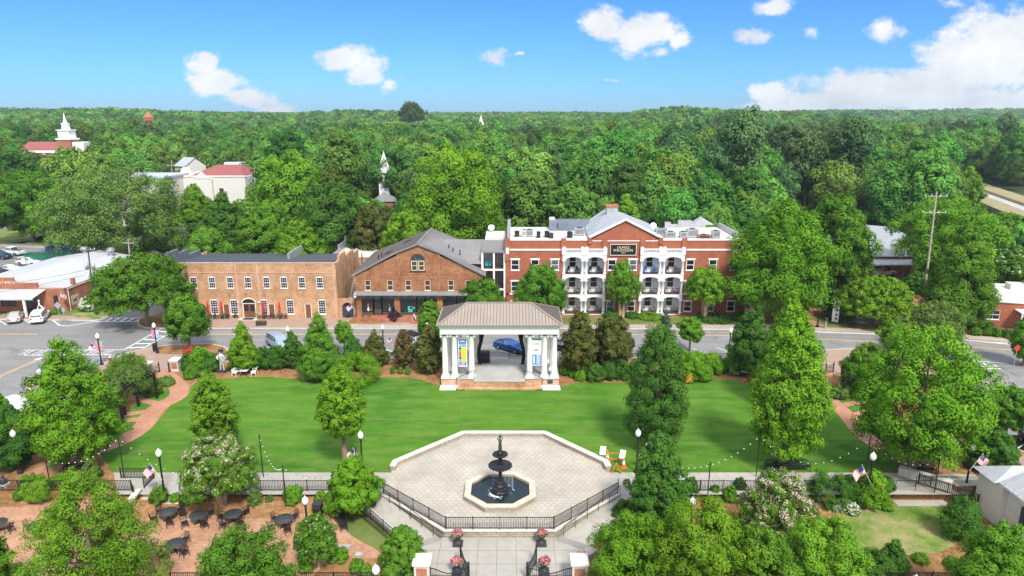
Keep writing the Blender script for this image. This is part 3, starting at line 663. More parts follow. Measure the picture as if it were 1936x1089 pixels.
for a in (1836, 1852, 1868): stripe([(a,683.5),(a+16,692)], .25, wm); 
stripe([(1840,692),(1888,693)], .14, wm)
stripe([(1900,862),(1936,840)], .12, wm)
for dy in (-.35, .35): stripe([(0,631.8+dy),(71,631.8+dy)], .11, ym); stripe([(395,631.8+dy),(820,631.6+dy),(1060,631.6+dy),(1210,632.5+dy),(1420,635+dy),(1550,641+dy),(1660,646+dy),(1760,651+dy),(1870,658.4+dy),(1960,665+dy)], .11, ym)
for dx in (-3, 3): stripe([(72+dx,680),(0+dx,711),(-80+dx,748)], .13, ym); stripe([(1868+dx,722),(1908+dx,744)], .13, ym)
stripe([(66,680),(80,677)], .5, wm)
struct('road_marking', wm, 'paint_white'); struct('road_marking', ym, 'paint_yellow')
# ------------------------------------------------------------------ windows, doors
def sash(parent, w, h, loc, frame='white', pane='glass', cols=2, rows=4, name='window', arch=0., lintel=None, sill=True, meet=True, fw=.06, dep=.07, bar_=.018, flat=False):
    """a window centred at loc (x, y of the outer wall face, z of the foot); frame stands 3 cm proud, pane set behind"""
    if flat: loc = (loc[0], loc[1]-.095, loc[2])
    mb = MB(); x0, x1 = -w/2, w/2; y0, y1 = -.03, dep
    mb.box(x0, x0+fw, y0, y1, 0, h); mb.box(x1-fw, x1, y0, y1, 0, h); mb.box(x0+fw, x1-fw, y0, y1, h-fw, h); mb.box(x0+fw, x1-fw, y0, y1, 0, fw)
    for i in range(1, cols): x = x0+(x1-x0)*i/cols; mb.box(x-bar_/2, x+bar_/2, .0, y1-.004, fw, h-fw)
    for j in range(1, rows):
        z = h*j/rows; k = .035 if (meet and j*2 == rows) else bar_/2; mb.box(x0+fw, x1-fw, -.006 if k > bar_/2 else .004, y1-.008, z-k, z+k)
    if sill: mb.box(x0-.08, x1+.08, -.10, .02, -.09, -.002)
    if lintel: 
        mb.box(x0-.14, x1+.14, -.08, .02, h+.002, h+lintel)
    if arch:
        pts = archpts(x0-.02, x1+.02, h, arch, 8); vs = [(p[0], -.045, p[1]) for p in pts]+[(p[0], .02, p[1]) for p in pts]; n = len(pts)
        mb.add(vs, [tuple(range(n-1, -1, -1))]+[(i, i+1, n+i+1, n+i) for i in range(n-1)])
    o = mb.build(name, frame, parent, loc)
    MB().quad((x0+.02, dep-.02, .02), (x1-.02, dep-.02, .02), (x1-.02, dep-.02, h-.02), (x0+.02, dep-.02, h-.02)).build('pane', pane, o)
    return o
def door(parent, w, h, loc, m_='wood', glass=True, name='door', frame='offwhite', leafs=1):
    mb = MB(); mb.box(-w/2-.09, -w/2, -.03, .1, 0, h+.09); mb.box(w/2, w/2+.09, -.03, .1, 0, h+.09); mb.box(-w/2, w/2, -.03, .1, h, h+.09)
    o = mb.build('door_frame', frame, parent, loc)
    for k in range(leafs):
        a = -w/2+w/leafs*k; b = a+w/leafs; d = MB(); d.box(a+.012, b-.012, .02, .07, .02, h-.01)
        d.box(a+.10, b-.10, .008, .02, .15, h*.38)
        dd = d.build(name, m_, o)
        if glass: MB().quad((a+.13, .012, h*.45), (b-.13, .012, h*.45), (b-.13, .012, h-.16), (a+.13, .012, h-.16)).build('pane', 'glass', dd)
        hb = MB(); hb.ball((b-.10 if k == 0 else a+.10, -.02, h*.45), .04, 6, 4); hb.build('handle', 'galv', dd)
    return o
def ribs(mb, a, b, c, d, n, w=.05, h=.05):
    """standing seams on a roof plane: a,b the eave ends, d,c the ridge ends"""
    a, b, c, d = map(Vector, (a, b, c, d)); up = (b-a).cross(d-a).normalized()
    if up.z < 0: up = -up
    for i in range(1, n):
        f = i/n; p = a.lerp(b, f)+up*h/2; q = d.lerp(c, f)+up*h/2
        mb.bar(p, q, w, h, up)
# ------------------------------------------------------------------ tan brick two-storey building
Yb = 99.3
def xz(px, py, Y): p = AT(px, py, Y); return p.x, p.z
tb = thing('brick_building', 'long two-storey tan brick building with white sash windows and a dark metal roof', 'building', (-39.2, Yb, 0))
ox = -39.2
ups = [365.9,400.6,434.8,468.8,503.5,536.5,570.4,604.4]
upx = [AT(p, 534, Yb).x-ox for p in ups]; uz0 = AT(500, 545, Yb).z; uz1 = AT(500, 524.5, Yb).z
lowx = [AT(p, 580, Yb).x-ox for p in (405, 442.7, 498.5, 548.6, 608.9)]; lz0 = .62; lz1 = AT(500, 567.5, Yb).z
dox = [AT(p, 588, Yb).x-ox for p in (383.7, 428.4, 513.9, 582.8)]; adx = AT(471.5, 585, Yb).x-ox
X0, X1 = -13.0, 12.9; TOP = 8.45
holes = [(x-.5, x+.5, uz0, uz1) for x in upx]+[(x-.55, x+.55, lz0, lz1) for x in lowx]+[(x-.5, x+.5, 0, 2.25) for x in dox]+[(adx-1.0, adx+1.0, 0, 2.75)]
mb = wallgrid(MB(), X0, X1, 0, TOP, 0, .3, holes)
mb.box(X0, X1, .301, .5, 6.0, TOP-.002)
mb.add([(X1,0,0),(X1,15.5,0),(X1,15.5,7.6),(X1,12,7.6),(X1,12,8.3),(X1,6.5,8.3),(X1,6.5,9.1),(X1,2.5,9.1),(X1,2.5,TOP),(X1,0,TOP)], [tuple(range(10))])
mb.add([(X1-.35,.5,6),(X1-.35,15.5,5),(X1-.35,15.5,7.6),(X1-.35,12,7.6),(X1-.35,12,8.3),(X1-.35,6.5,8.3),(X1-.35,6.5,9.1),(X1-.35,2.5,9.1),(X1-.35,2.5,TOP),(X1-.35,.5,TOP)], [tuple(range(9, -1, -1))])
for y0, y1, z in ((0,2.5,TOP),(2.5,6.5,9.1),(6.5,12,8.3),(12,15.5,7.6)): mb.quad((X1-.35,y0,z),(X1,y0,z),(X1,y1,z),(X1-.35,y1,z))
for y, za, zb in ((2.5,TOP,9.1),(6.5,8.3,9.1),(12,7.6,8.3)): mb.quad((X1-.35,y,za),(X1,y,za),(X1,y,zb),(X1-.35,y,zb))
mb.box(X0-.3, X0-.002, 0, 15.5, 0, 7.2); mb.box(X0, X1-.36, 15.2, 15.5, 0, 6.6)
mb.build('wall', 'tan_brick', tb)
mb = MB(); mb.box(X0-.05, X1, -.05, .35, TOP+.002, TOP+.10); mb.box(X0, X1, -.06, -.002, 7.0, 7.12)
for x in (adx-1.5, adx+1.75, X1-.3): mb.box(x-.12, x+.12, -.05, -.003, 0, TOP-.02)
mb.build('brick_band', 'rim_brick', tb)
mb = MB(); mb.quad((X0,.5,8.15),(X1-.35,.5,8.15),(X1-.35,15.3,6.75),(X0,15.3,6.75)); mb.cur = 1; ribs(mb, (X0,.5,8.15), (X1-.35,.5,8.15), (X1-.35,15.3,6.75), (X0,15.3,6.75), 44, .06, .07); mb.cur = 0
mb.box(X0, X1-.4, 15.31, 15.45, 6.4, 6.85); rf = mb.build('roof', ['dark_roof', 'slate_blue'], tb)
mb = MB()
for y0, y1, z in ((2,5.5,9.6),(5.5,9,8.9),(9,13,8.0)): mb.box(X0-.32, X0+.1, y0, y1, 7.0, z)
mb.build('parapet', 'slate_blue', tb); MB().box(3.2, 3.5, 8, 15.2, 7.0, 8.4).build('parapet', 'galv', tb)
w1 = sash(tb, 1.0, uz1-uz0, (upx[0], .04, uz0), cols=3, rows=4, arch=.13)
for x in upx[1:]: cp(w1, tb, (x, .04, uz0))
w2 = sash(tb, 1.1, lz1-lz0, (lowx[0], .04, lz0), cols=3, rows=6, arch=.12)
for x in lowx[1:]: cp(w2, tb, (x, .04, lz0))
d1 = door(tb, .82, 2.12, (dox[0], .06, .03)); d1['label'] = 'brown wooden door with glazed upper half'
for x in dox[1:]: cp(d1, tb, (x, .06, .03))
da = door(tb, 1.8, 2.2, (adx, .06, .03), leafs=2, name='arched_door')
mb = MB(); pts = archpts(-1.0, 1.0, 2.75, .62, 12); n = len(pts)
fl = MB(); p2 = archpts(-.95, .95, 2.38, .62, 12); fl.add([(p[0], -.012, p[1]) for p in p2], [tuple(range(n-1, -1, -1))]); fl.build('fanlight', 'glass', tb, (adx, 0, 0))
pa = archpts(-1.12, 1.12, 2.38, .86, 12); mb = MB(); mb.add([(p[0], -.05, p[1]) for p in pa]+[(p[0], -.05, p[1]) for p in p2], [(i, n+i, n+i+1, i+1) for i in range(n-1)]); mb.build('door_arch', 'trim_cream', tb, (adx, 0, 0))
MB().box(-1.4, 1.4, -1.3, 0, 0, .06).build('doorstep', 'coping', tb, (adx, 0, 0)); MB().box(-.8, .8, -1.15, -.25, .06, .08).build('door_mat', 'black', tb, (adx, 0, 0))
for dx in (-1.6, 1.6): MB().ball((0, -.15, 0), .12).build('wall_lamp', 'globe', tb, (adx+dx, 0, 2.5))
# little arched gateway and outdoor stair between the buildings
gw = thing('gateway', 'low tan brick gateway with an arched dark blue double gate between two buildings', 'gateway', (-24.9, 99.5, 0))
mb = MB(); pts = archpts(-.85, .85, 1.6, .75, 12); hw = 1.55
poly = [(-hw, 0), (-.85, 0)]+pts+[(.85, 0), (hw, 0), (hw, 2.95), (-hw, 2.95)]
mb.add([(p[0], 0, p[1]) for p in poly], [tuple(range(len(poly)))]); mb.add([(p[0], .35, p[1]) for p in poly], [tuple(range(len(poly)-1, -1, -1))]); mb.quad((-hw,0,2.95),(hw,0,2.95),(hw,.35,2.95),(-hw,.35,2.95))
for a, b in zip(pts[:-1], pts[1:]): mb.quad((a[0],0,a[1]),(b[0],0,b[1]),(b[0],.35,b[1]),(a[0],.35,a[1]))
mb.build('arch_wall', 'tan_brick', gw)
for sg in (-1, 1): 
    mb = MB(); mb.box(min(0, sg*.83)+.008, max(0, sg*.83)-.008, .15, .2, .05, 1.75); mb.box(sg*.2 if sg > 0 else -.62, sg*.62 if sg > 0 else -.2, .135, .15, .3, 1.5); mb.build('gate_leaf', 'navy_door', gw)
mb = MB(); pp = archpts(-.84, .84, 1.78, .56, 10); mb.add([(p[0], .2, p[1]) for p in pp], [tuple(range(len(pp)-1, -1, -1))]); mb.build('gate_transom', 'black', gw)
st = thing('outdoor_stair', 'steep dark wooden stair climbing between tan and red brick buildings', 'stairs', (-24.4, 101.0, 0))
mb = MB()
for i in range(15): mb.box(-.75, .75, .9+i*.32, .9+i*.32+.34, .15+2.5+i*.2, .2+2.55+i*.2)
mb.box(-.8, .8, -.9, .9, 2.35, 2.55); mb.build('treads', 'wood_grey', st)
mb = MB(); 
for x in (-.82, .82): mb.bar((x, .8, 2.4), (x, 5.8, 5.6), .08, .3); mb.bar((x, .8, 3.6), (x, 5.8, 6.7), .06); mb.bar((x, .8, 2.4), (x, .8, 3.6), .08); mb.bar((x, 5.8, 5.6), (x, 5.8, 6.7), .08)
mb.build('handrail', 'trunk_dark', st)
MB().box(.3, .45, 6, 6.15, 0, 8.4).build('drainpipe', 'trunk_dark', st)
# ------------------------------------------------------------------ gabled brick shops
Yg = 99.0; gx = -14.05
gb = thing('gabled_building', 'brown brick building with wide front gable, arched attic window and dark shopfronts', 'building', (gx, Yg, 0))
gl, gr2 = AT(673, 560, Yg).x-gx, AT(913, 560, Yg).x-gx; ez = 7.0
sz_, az = AT(752, 480, Yg).z, AT(790, 461, Yg).z
sxL, sxR = AT(752, 480, Yg).x-gx, AT(829, 481, Yg).x-gx; ax_ = AT(790, 461, Yg).x-gx
wz0, wz1 = AT(700, 549, Yg).z, AT(700, 530, Yg).z
gwx = [AT(p, 540, Yg).x-gx for p in (695.4, 737.5, 772, 808.3, 852.5, 885.5)]
SF = [(681.5, 746.5), (756.5, 827), (837, 905)]
sfx = [(AT(a, 580, Yg).x-gx, AT(b, 580, Yg).x-gx) for a, b in SF]; sfz = AT(700, 557.5, Yg).z; PZ = .55
hs_ = [(x-.42, x+.42, wz0, wz1) for x in gwx]+[(a, b, PZ, sfz) for a, b in sfx]
mb = wallgrid(MB(), gl, gr2, 0, ez, 0, .35, hs_)
sh = ez+(sz_-ez)*.92
gp = [(gl, ez), (gr2, ez), (sxR+.15, sh), (sxR+.15, sh+.5), (ax_, az), (sxL-.15, sh+.5), (sxL-.15, sh)]
mb.add([(p[0], 0, p[1]) for p in gp], [tuple(range(len(gp)))])
mb.box(gl, gl+.3, .36, 17.5, 0, ez-.05); mb.box(gr2-.3, gr2, .36, 17.5, 0, ez-.05)
mb.add([(gl,17.5,0),(gr2,17.5,0),(gr2,17.5,ez),(ax_,17.5,10.6),(gl,17.5,ez)], [(4,3,2,1,0)])
for x in (sxL, sxR): mb.box(x-.22, x+.22, -.12, -.002, sfz+.4, sh+.3)
for x in (gl+.4, (sfx[0][1]+sfx[1][0])/2, (sfx[1][1]+sfx[2][0])/2, gr2-.3): mb.box(x-.42, x+.42, -.16, -.002, .3, sfz-.1)
mb.build('wall', 'red_brick', gb)
mb = MB(); mb.box(gl, gr2, -.05, -.002, ez-.12, ez); mb.build('brick_band', 'old_brick', gb)
# roof
mb = MB(); e = .45; yb = 17.8
ridge0, ridge1 = (ax_, -.25, az+.12), (ax_, yb, 10.9)
mb.add([(gl-e,-.25,ez-.2),(ax_,-.25,az+.12),(ax_,yb,10.9),(gl-e,yb,ez-.2),(gr2+e,-.25,ez-.2),(gr2+e,yb,ez-.2)], [(0,1,2,3),(1,4,5,2)])
mb.add([(gl-e,-.25,ez-.42),(gl-e,-.25,ez-.2),(gl-e,yb,ez-.2),(gl-e,yb,ez-.42)], [(0,1,2,3)]); mb.add([(gr2+e,-.25,ez-.42),(gr2+e,-.25,ez-.2),(gr2+e,yb,ez-.2),(gr2+e,yb,ez-.42)], [(0,1,2,3)])
mb.cur = 1; ribs(mb, (gl-e,-.25,ez-.2), (gl-e,yb,ez-.2), ridge1, ridge0, 26, .05, .05); ribs(mb, (gr2+e,-.25,ez-.2), (gr2+e,yb,ez-.2), ridge1, ridge0, 26, .05, .05)
mb.cur = 0; mb.bar((ax_,-.3,az+.16), (ax_,yb,10.94), .3, .1)
rf = mb.build('roof', ['grey_roof', 'seam'], gb)
for (x, y, sx) in ((-5.4, 6.5, 1), (-3.0, 11, 1), (3.6, 10, -1)):
    z = ez-.2+(az+.3-ez)*(1-abs(x-ax_)/(gr2+e-ax_)); k = MB(); sl = (az+.3-ez)/(gr2+e-ax_)*(1 if x < ax_ else -1)
    k.add([(x-.6,y-.9,z-.6*sl+.12),(x+.6,y-.9,z+.6*sl+.12),(x+.6,y+.9,z+.6*sl+.12),(x-.6,y+.9,z-.6*sl+.12)], [(0,1,2,3)]); k.build('skylight', 'glass_pale', rf)
for (x, y, h) in ((-6.5,4,.5),(-6.1,4.6,.5),(4.2,6,.5),(4.9,5.2,.5),(6.0,4.8,.7)):
    z = ez+(az-ez)*(1-abs(x-ax_)/(gr2+e-ax_)); MB().lathe([(.09,-.3),(.09,h),(.13,h),(.001,h+.12)], 8).build('vent_pipe', 'charcoal', rf, (x, y, z))
mb = MB()      # rake and eave trim
for a, b in (((gl-e,ez-.2),(sxL-.15,sh+.62)), ((sxL-.15,sh+.62),(ax_,az+.1)), ((ax_,az+.1),(sxR+.15,sh+.62)), ((sxR+.15,sh+.62),(gr2+e,ez-.2))):
    mb.bar((a[0],-.28,a[1]-.12), (b[0],-.28,b[1]-.12), .1, .2)
mb.build('rake_board', 'grey_roof', gb)
w1 = sash(gb, .84, wz1-wz0, (gwx[0], .05, wz0), frame='trim_cream', pane='glass_brown', cols=1, rows=2, arch=.22)
for x in gwx[1:]: cp(w1, gb, (x, .05, wz0))
awx = AT(790, 500, Yg).x-gx; awz0 = AT(790, 512, Yg).z; awz1 = AT(790, 493, Yg).z; R_ = (AT(803.5, 500, Yg).x-AT(776.5, 500, Yg).x)/2
mb = MB(); pa = archpts(-R_, R_, awz1-awz0, R_*1.0, 14); mb.add([(p[0], -.04, p[1]) for p in pa]+[(R_, -.04, 0), (-R_, -.04, 0)], [tuple(reversed(range(len(pa)+2)))])
mb.box(-R_-.12, R_+.12, -.14, -.02, -.14, -.01); am = mb.build('arched_window', 'charcoal', gb, (awx, 0, awz0))
for sg in (-1, 1):
    f = MB(); cx_ = sg*R_*.5; ww = R_*.42; hh = awz1-awz0
    for a, b, c, d in ((cx_-ww, cx_-ww+.1, .05, hh), (cx_+ww-.1, cx_+ww, .05, hh), (cx_-ww+.1, cx_+ww-.1, .05, .15), (cx_-ww+.1, cx_+ww-.1, hh-.1, hh), (cx_-ww+.1, cx_+ww-.1, hh*.5, hh*.5+.07)): f.box(a, b, -.09, -.045, c, d)
    f.build('sash', 'trim_cream', am); MB().quad((cx_-ww+.1,-.05,.15),(cx_+ww-.1,-.05,.15),(cx_+ww-.1,-.05,hh-.1),(cx_-ww+.1,-.05,hh-.1)).build('pane', 'glass_brown', am)
MB().lathe([(.001,-.08),(.36,-.08),(.40,-.05),(.40,0)], 14).build('roundel', 'teal', am, (0,-.1,awz1-awz0+R_*.5)).rotation_euler = (R(90),0,0)
# shop fronts
mb = MB(); mb.box(gl-.15, gr2+.15, -.75, -.003, sfz+.06, sfz+.24); mb.quad((gl-.2,-.95,sfz+.26),(gr2+.2,-.95,sfz+.26),(gr2+.2,-.003,sfz+.58),(gl-.2,-.003,sfz+.58)); mb.box(gl-.2, gr2+.2, -.95, -.9, sfz+.1, sfz+.25)
mb.build('canopy', 'grey_roof', gb)
for k, (a, b) in enumerate(sfx):
    W_ = b-a; sfm = MB(); dw = 1.25; c = (a+b)/2 + (0 if k != 1 else .35)
    base = PZ; secs = [(a, c-dw/2, 'w'), (c-dw/2, c+dw/2, 'd'), (c+dw/2, b, 'w')]
    sfm.box(a, b, .10, .22, sfz-.12, sfz-.002)
    for (p, q, kd) in secs:
        for x in (p, q): sfm.box(x-.06, x+.06, .08, .2, base, sfz-.12)
        sfm.box(p+.06, q-.06, .09, .19, sfz-.75, sfz-.66)
        if kd == 'w': sfm.box(p+.06, q-.06, .085, .25, base, base+.42); sfm.box((p+q)/2-.03, (p+q)/2+.03, .09, .18, sfz-.66, sfz-.12)
    so = sfm.build('shopfront', 'storefront', gb)
    for (p, q, kd) in secs:
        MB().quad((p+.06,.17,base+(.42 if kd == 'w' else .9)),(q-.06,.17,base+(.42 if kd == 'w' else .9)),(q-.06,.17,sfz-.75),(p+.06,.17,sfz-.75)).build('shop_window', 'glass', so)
        MB().quad((p+.06,.17,sfz-.66),(q-.06,.17,sfz-.66),(q-.06,.17,sfz-.12),(p+.06,.17,sfz-.12)).build('transom', 'glass_pale', so)
        if kd == 'd': MB().box(p+.1, q-.1, .10, .15, base+.03, base+.9).build('door', 'storefront', so)
# goods seen in the shop windows
def inst(x, z, s, m_, nm, lab, cat):
    b = MB(); b.ball((0,0,0), .2*s, 8, 5, 1.1); b.ball((0,0,.28*s), .15*s, 8, 5); b.bar((0,0,.3*s), (0,0,1.0*s), .05*s); o = b.build(nm, m_); o.location = (gx+x, Yg+.07, z); o.scale = (1, .2, 1); tag(o, lab, cat); return o
inst(sfx[0][0]+1.15, 1.35, 1, 'trim_cream', 'guitar', 'pale guitar hanging in the first shop window', 'guitar'); inst(sfx[0][0]+1.6, 1.35, .9, 'wood', 'guitar', 'brown guitar hanging beside the pale guitar', 'guitar')
inst(sfx[0][1]-.8, 1.3, 1, 'galv', 'guitar', 'silver guitar hanging in the window right of the shop door', 'guitar')
tag(MB().box(-.75,.0,-.02,.02,0,.3).build('display_cloth','teal',None,(gx+sfx[1][0]+2.2,Yg+.1,1.5)), 'teal display cloth in the second shop window', 'cloth')
tag(MB().box(-.45,.25,-.02,.02,0,.9).build('display_cabinet','teal',None,(gx+sfx[1][0]+1.6,Yg+.1,1.0)), 'teal display cabinet in the second shop window', 'cabinet')
pc = thing('porch', 'raised red brick porch with steps in front of the shops', 'porch', (gx, Yg, 0)); mb = MB(); mb.box(gl, gr2, -1.9, -.17, 0, PZ); mb.build('platform', 'old_brick', pc)
mb = MB(); mb.box(-.9, 1.6, -2.3, -1.902, 0, .37); mb.box(-.9, 1.6, -2.7, -2.302, 0, .19); mb.build('step', 'old_brick', pc)
# wing joining the shops and the hotel, with two-storey gallery
wg = thing('gallery_wing', 'narrow wing with white posted galleries and a grey metal roof beside the hotel', 'building', (-4.6, 101.5, 0))
wxr = 3.55
mb = MB()
mb.box(.1, wxr, 2.2, 2.4, 0, 9.1); mb.box(-9, .1, 1.5, 13, 0, 6.5); mb.build('wall', 'interior', wg)
gz = [AT(930, p, 101.5).z for p in (475, 508, 545)]
mb = MB()
for z in (gz[1], gz[2]): mb.box(.05, wxr, -.1, 2.19, z-.3, z-.02)
mb.box(.05, wxr, -.12, .1, gz[0]-.25, gz[0])
for x in (.12, 1.85, wxr-.1): mb.box(x-.13, x+.13, -.15, .12, 0, gz[0]-.26)
mb.build('gallery_frame', 'offwhite', wg)
mb = MB(); 
for z in (gz[1], gz[2]): MB().box(.25, wxr-.2, 0, 2.18, z-.018, z+.02).build('gallery_floor', 'deck', wg)
for z in (gz[1], gz[2]):
    mb = MB(); mb.bar((.2,-.02,z+.9),(wxr-.2,-.02,z+.9),.04); mb.bar((.2,-.02,z+.12),(wxr-.2,-.02,z+.12),.04)
    for i in range(30): x = .25+i*(wxr-.5)/29; mb.bar((x,-.02,z+.12),(x,-.02,z+.9),.018)
    mb.build('railing', 'iron', wg)
mb = MB(); zr = AT(900, 453.5, 108).z
mb.quad((.0,-.4,gz[0]),(wxr,-.4,gz[0]),(wxr,7,zr),(.0,7,zr)); ribs(mb, (.0,-.4,gz[0]), (wxr,-.4,gz[0]), (wxr,7,zr), (0,7,zr), 10, .05, .06)
mb.quad((-9.6,.2,8.0),(0,-.4,gz[0]-1.9),(0,7,zr),(-9.6,7,zr)); ribs(mb, (-9.6,.2,8.0), (0,-.4,gz[0]-1.9), (0,7,zr), (-9.6,7,zr), 22, .05, .06)
mb.quad((-9.6,7,zr),(wxr,7,zr),(wxr,14,zr-2),(-9.6,14,zr-2)); mb.build('roof', 'grey_roof', wg)
MB().box(.3, wxr, 6.5, 13, zr-1, zr+.35).build('flat_roof', 'membrane', wg)
mb = MB(); mb.box(-.05, .16, -.2, 0, gz[2]-2.2, gz[0]); mb.build('drainpipe', 'offwhite', wg)
for z, m_, lb in ((gz[1], 'teal', 'green armchairs on the upper gallery'), (gz[2], 'charcoal', 'dark chairs on the lower gallery')):
    for i, x in enumerate((.7, 1.3)):
        t_ = thing('armchair', ('%s armchair on the %s gallery, %s of the pair' % ('green' if m_ == 'teal' else 'dark', 'upper' if m_ == 'teal' else 'lower', 'left' if i == 0 else 'right')), 'armchair', (-4.6+x, 102.6, z+.02), group='gallery armchairs')
        MB().box(-.24,.24,-.24,.24,.2,.42).build('seat', m_, t_); MB().box(-.26,.26,.2,.28,.42,.95).build('backrest', m_, t_)
# ------------------------------------------------------------------ hotel
Yh = 101.3; hx = 16.7
ht = thing('hotel', 'three-storey red brick hotel with white arched balconies and a central pediment', 'building', (hx, Yh, 0))
def hX(px, py=500): return AT(px, py, Yh).x-hx
def hZ(py): return AT(1170, py, Yh).z
hl, hr = hX(957, 500), hX(1390, 500)+2.0; HT = hZ(454.5)
b1 = (hX(1063), hX(1146)); b2 = (hX(1209.5), hX(1293))
fz = [hZ(593.5), hZ(555.5), hZ(517.5)]; fz[0] = .25
wcols = [(hX(974),), (hX(1011.5),), (hX(1049),), (hX(1157),), (hX(1196.5),), (hX(1305),), (hX(1348),), (hX(1388),)]
wcx = [c[0] for c in wcols]
wzs = [(hZ(589), hZ(569.5)), (hZ(551.5), hZ(531.5)), (hZ(511), hZ(490.5))]
wins = [(x, k) for x in wcx for k in range(3)]
holes = [(x-.62, x+.62, wzs[k][0], wzs[k][1]) for x, k in wins]
BT = hZ(472)     # top of the balcony bays
holes += [(b1[0], b1[1], 0, BT), (b2[0], b2[1], 0, BT)]
mb = wallgrid(MB(), hl, hr, 0, HT, 0, .3, holes)
pgx = (hX(1113.5), hX(1247)); pax = hX(1180); paz = hZ(417.5)
mb.add([(pgx[0],-.02,HT-.0),(pgx[1],-.02,HT-.0),(pax,-.02,paz)], [(0,1,2)])
mb.box(hl, hl+.3, .31, 15, 0, HT-.01); mb.box(hr-.3, hr, .31, 15, 0, HT-.01); mb.box(hl+.3, hr-.3, 14.7, 15, 0, HT-1)
for px in (959.5, 1064.5, 1142, 1213, 1291.5): 
    x = hX(px); mb.box(x-.38, x+.38, -.22, -.003, HT-3.1, HT+.35)
mb.box(hl, hl+.5, -.1, -.004, 0, HT-3.1)
for px in (1113.5, 1247): x = hX(px); mb.box(x-.3, x+.3, -.25, -.021, HT-.5, HT+.55)
mb.build('wall', 'inn_brick', ht)
mb = MB()
for a, b in ((hl, b1[0]), (b2[1], hr)):
    for z in (hZ(472.0), hZ(558)+.2): MB().box(a+.05, b-.05, -.1, -.004, z-.12, z+.12).build('stone_band', 'offwhite', ht)
for a, b in ((hl-.05, pgx[0]-.3), (pgx[1]+.3, hr+.05)): MB().box(a, b, -.1, .35, HT+.002, HT+.14).build('parapet_coping', 'offwhite', ht)
mb.bar((pgx[0]-.1,-.12,HT+.5), (pax,-.12,paz+.25), .5, .22); mb.bar((pax,-.12,paz+.25), (pgx[1]+.1,-.12,HT+.5), .5, .22)
mb.build('pediment_trim', 'offwhite', ht); MB().box(pgx[0]+.4, pgx[1]-.4, -.06, -.022, HT-.12, HT).build('stone_band', 'offwhite', ht)
for px in (1064.5, 1142, 1213, 1291.5, 959.5): x = hX(px); MB().box(x-.24, x+.24, -.26, -.222, HT-2.0, HT-1.1).build('pilaster_plaque', 'offwhite', ht)
w1 = sash(ht, 1.24, wzs[0][1]-wzs[0][0], (0, 0, 0), cols=1, rows=2, lintel=.2, fw=.10, bar_=.05)
for i, (x, k) in enumerate(wins):
    if i == 0: w1.location = (x, .05, wzs[k][0])
    else:
        c = cp(w1, ht, (x, .05, wzs[k][0]))
        if (i*7) % 5 in (1, 3): c.children[0].material_slots[0].link = 'OBJECT'; c.children[0].material_slots[0].material = M['glass_pale']
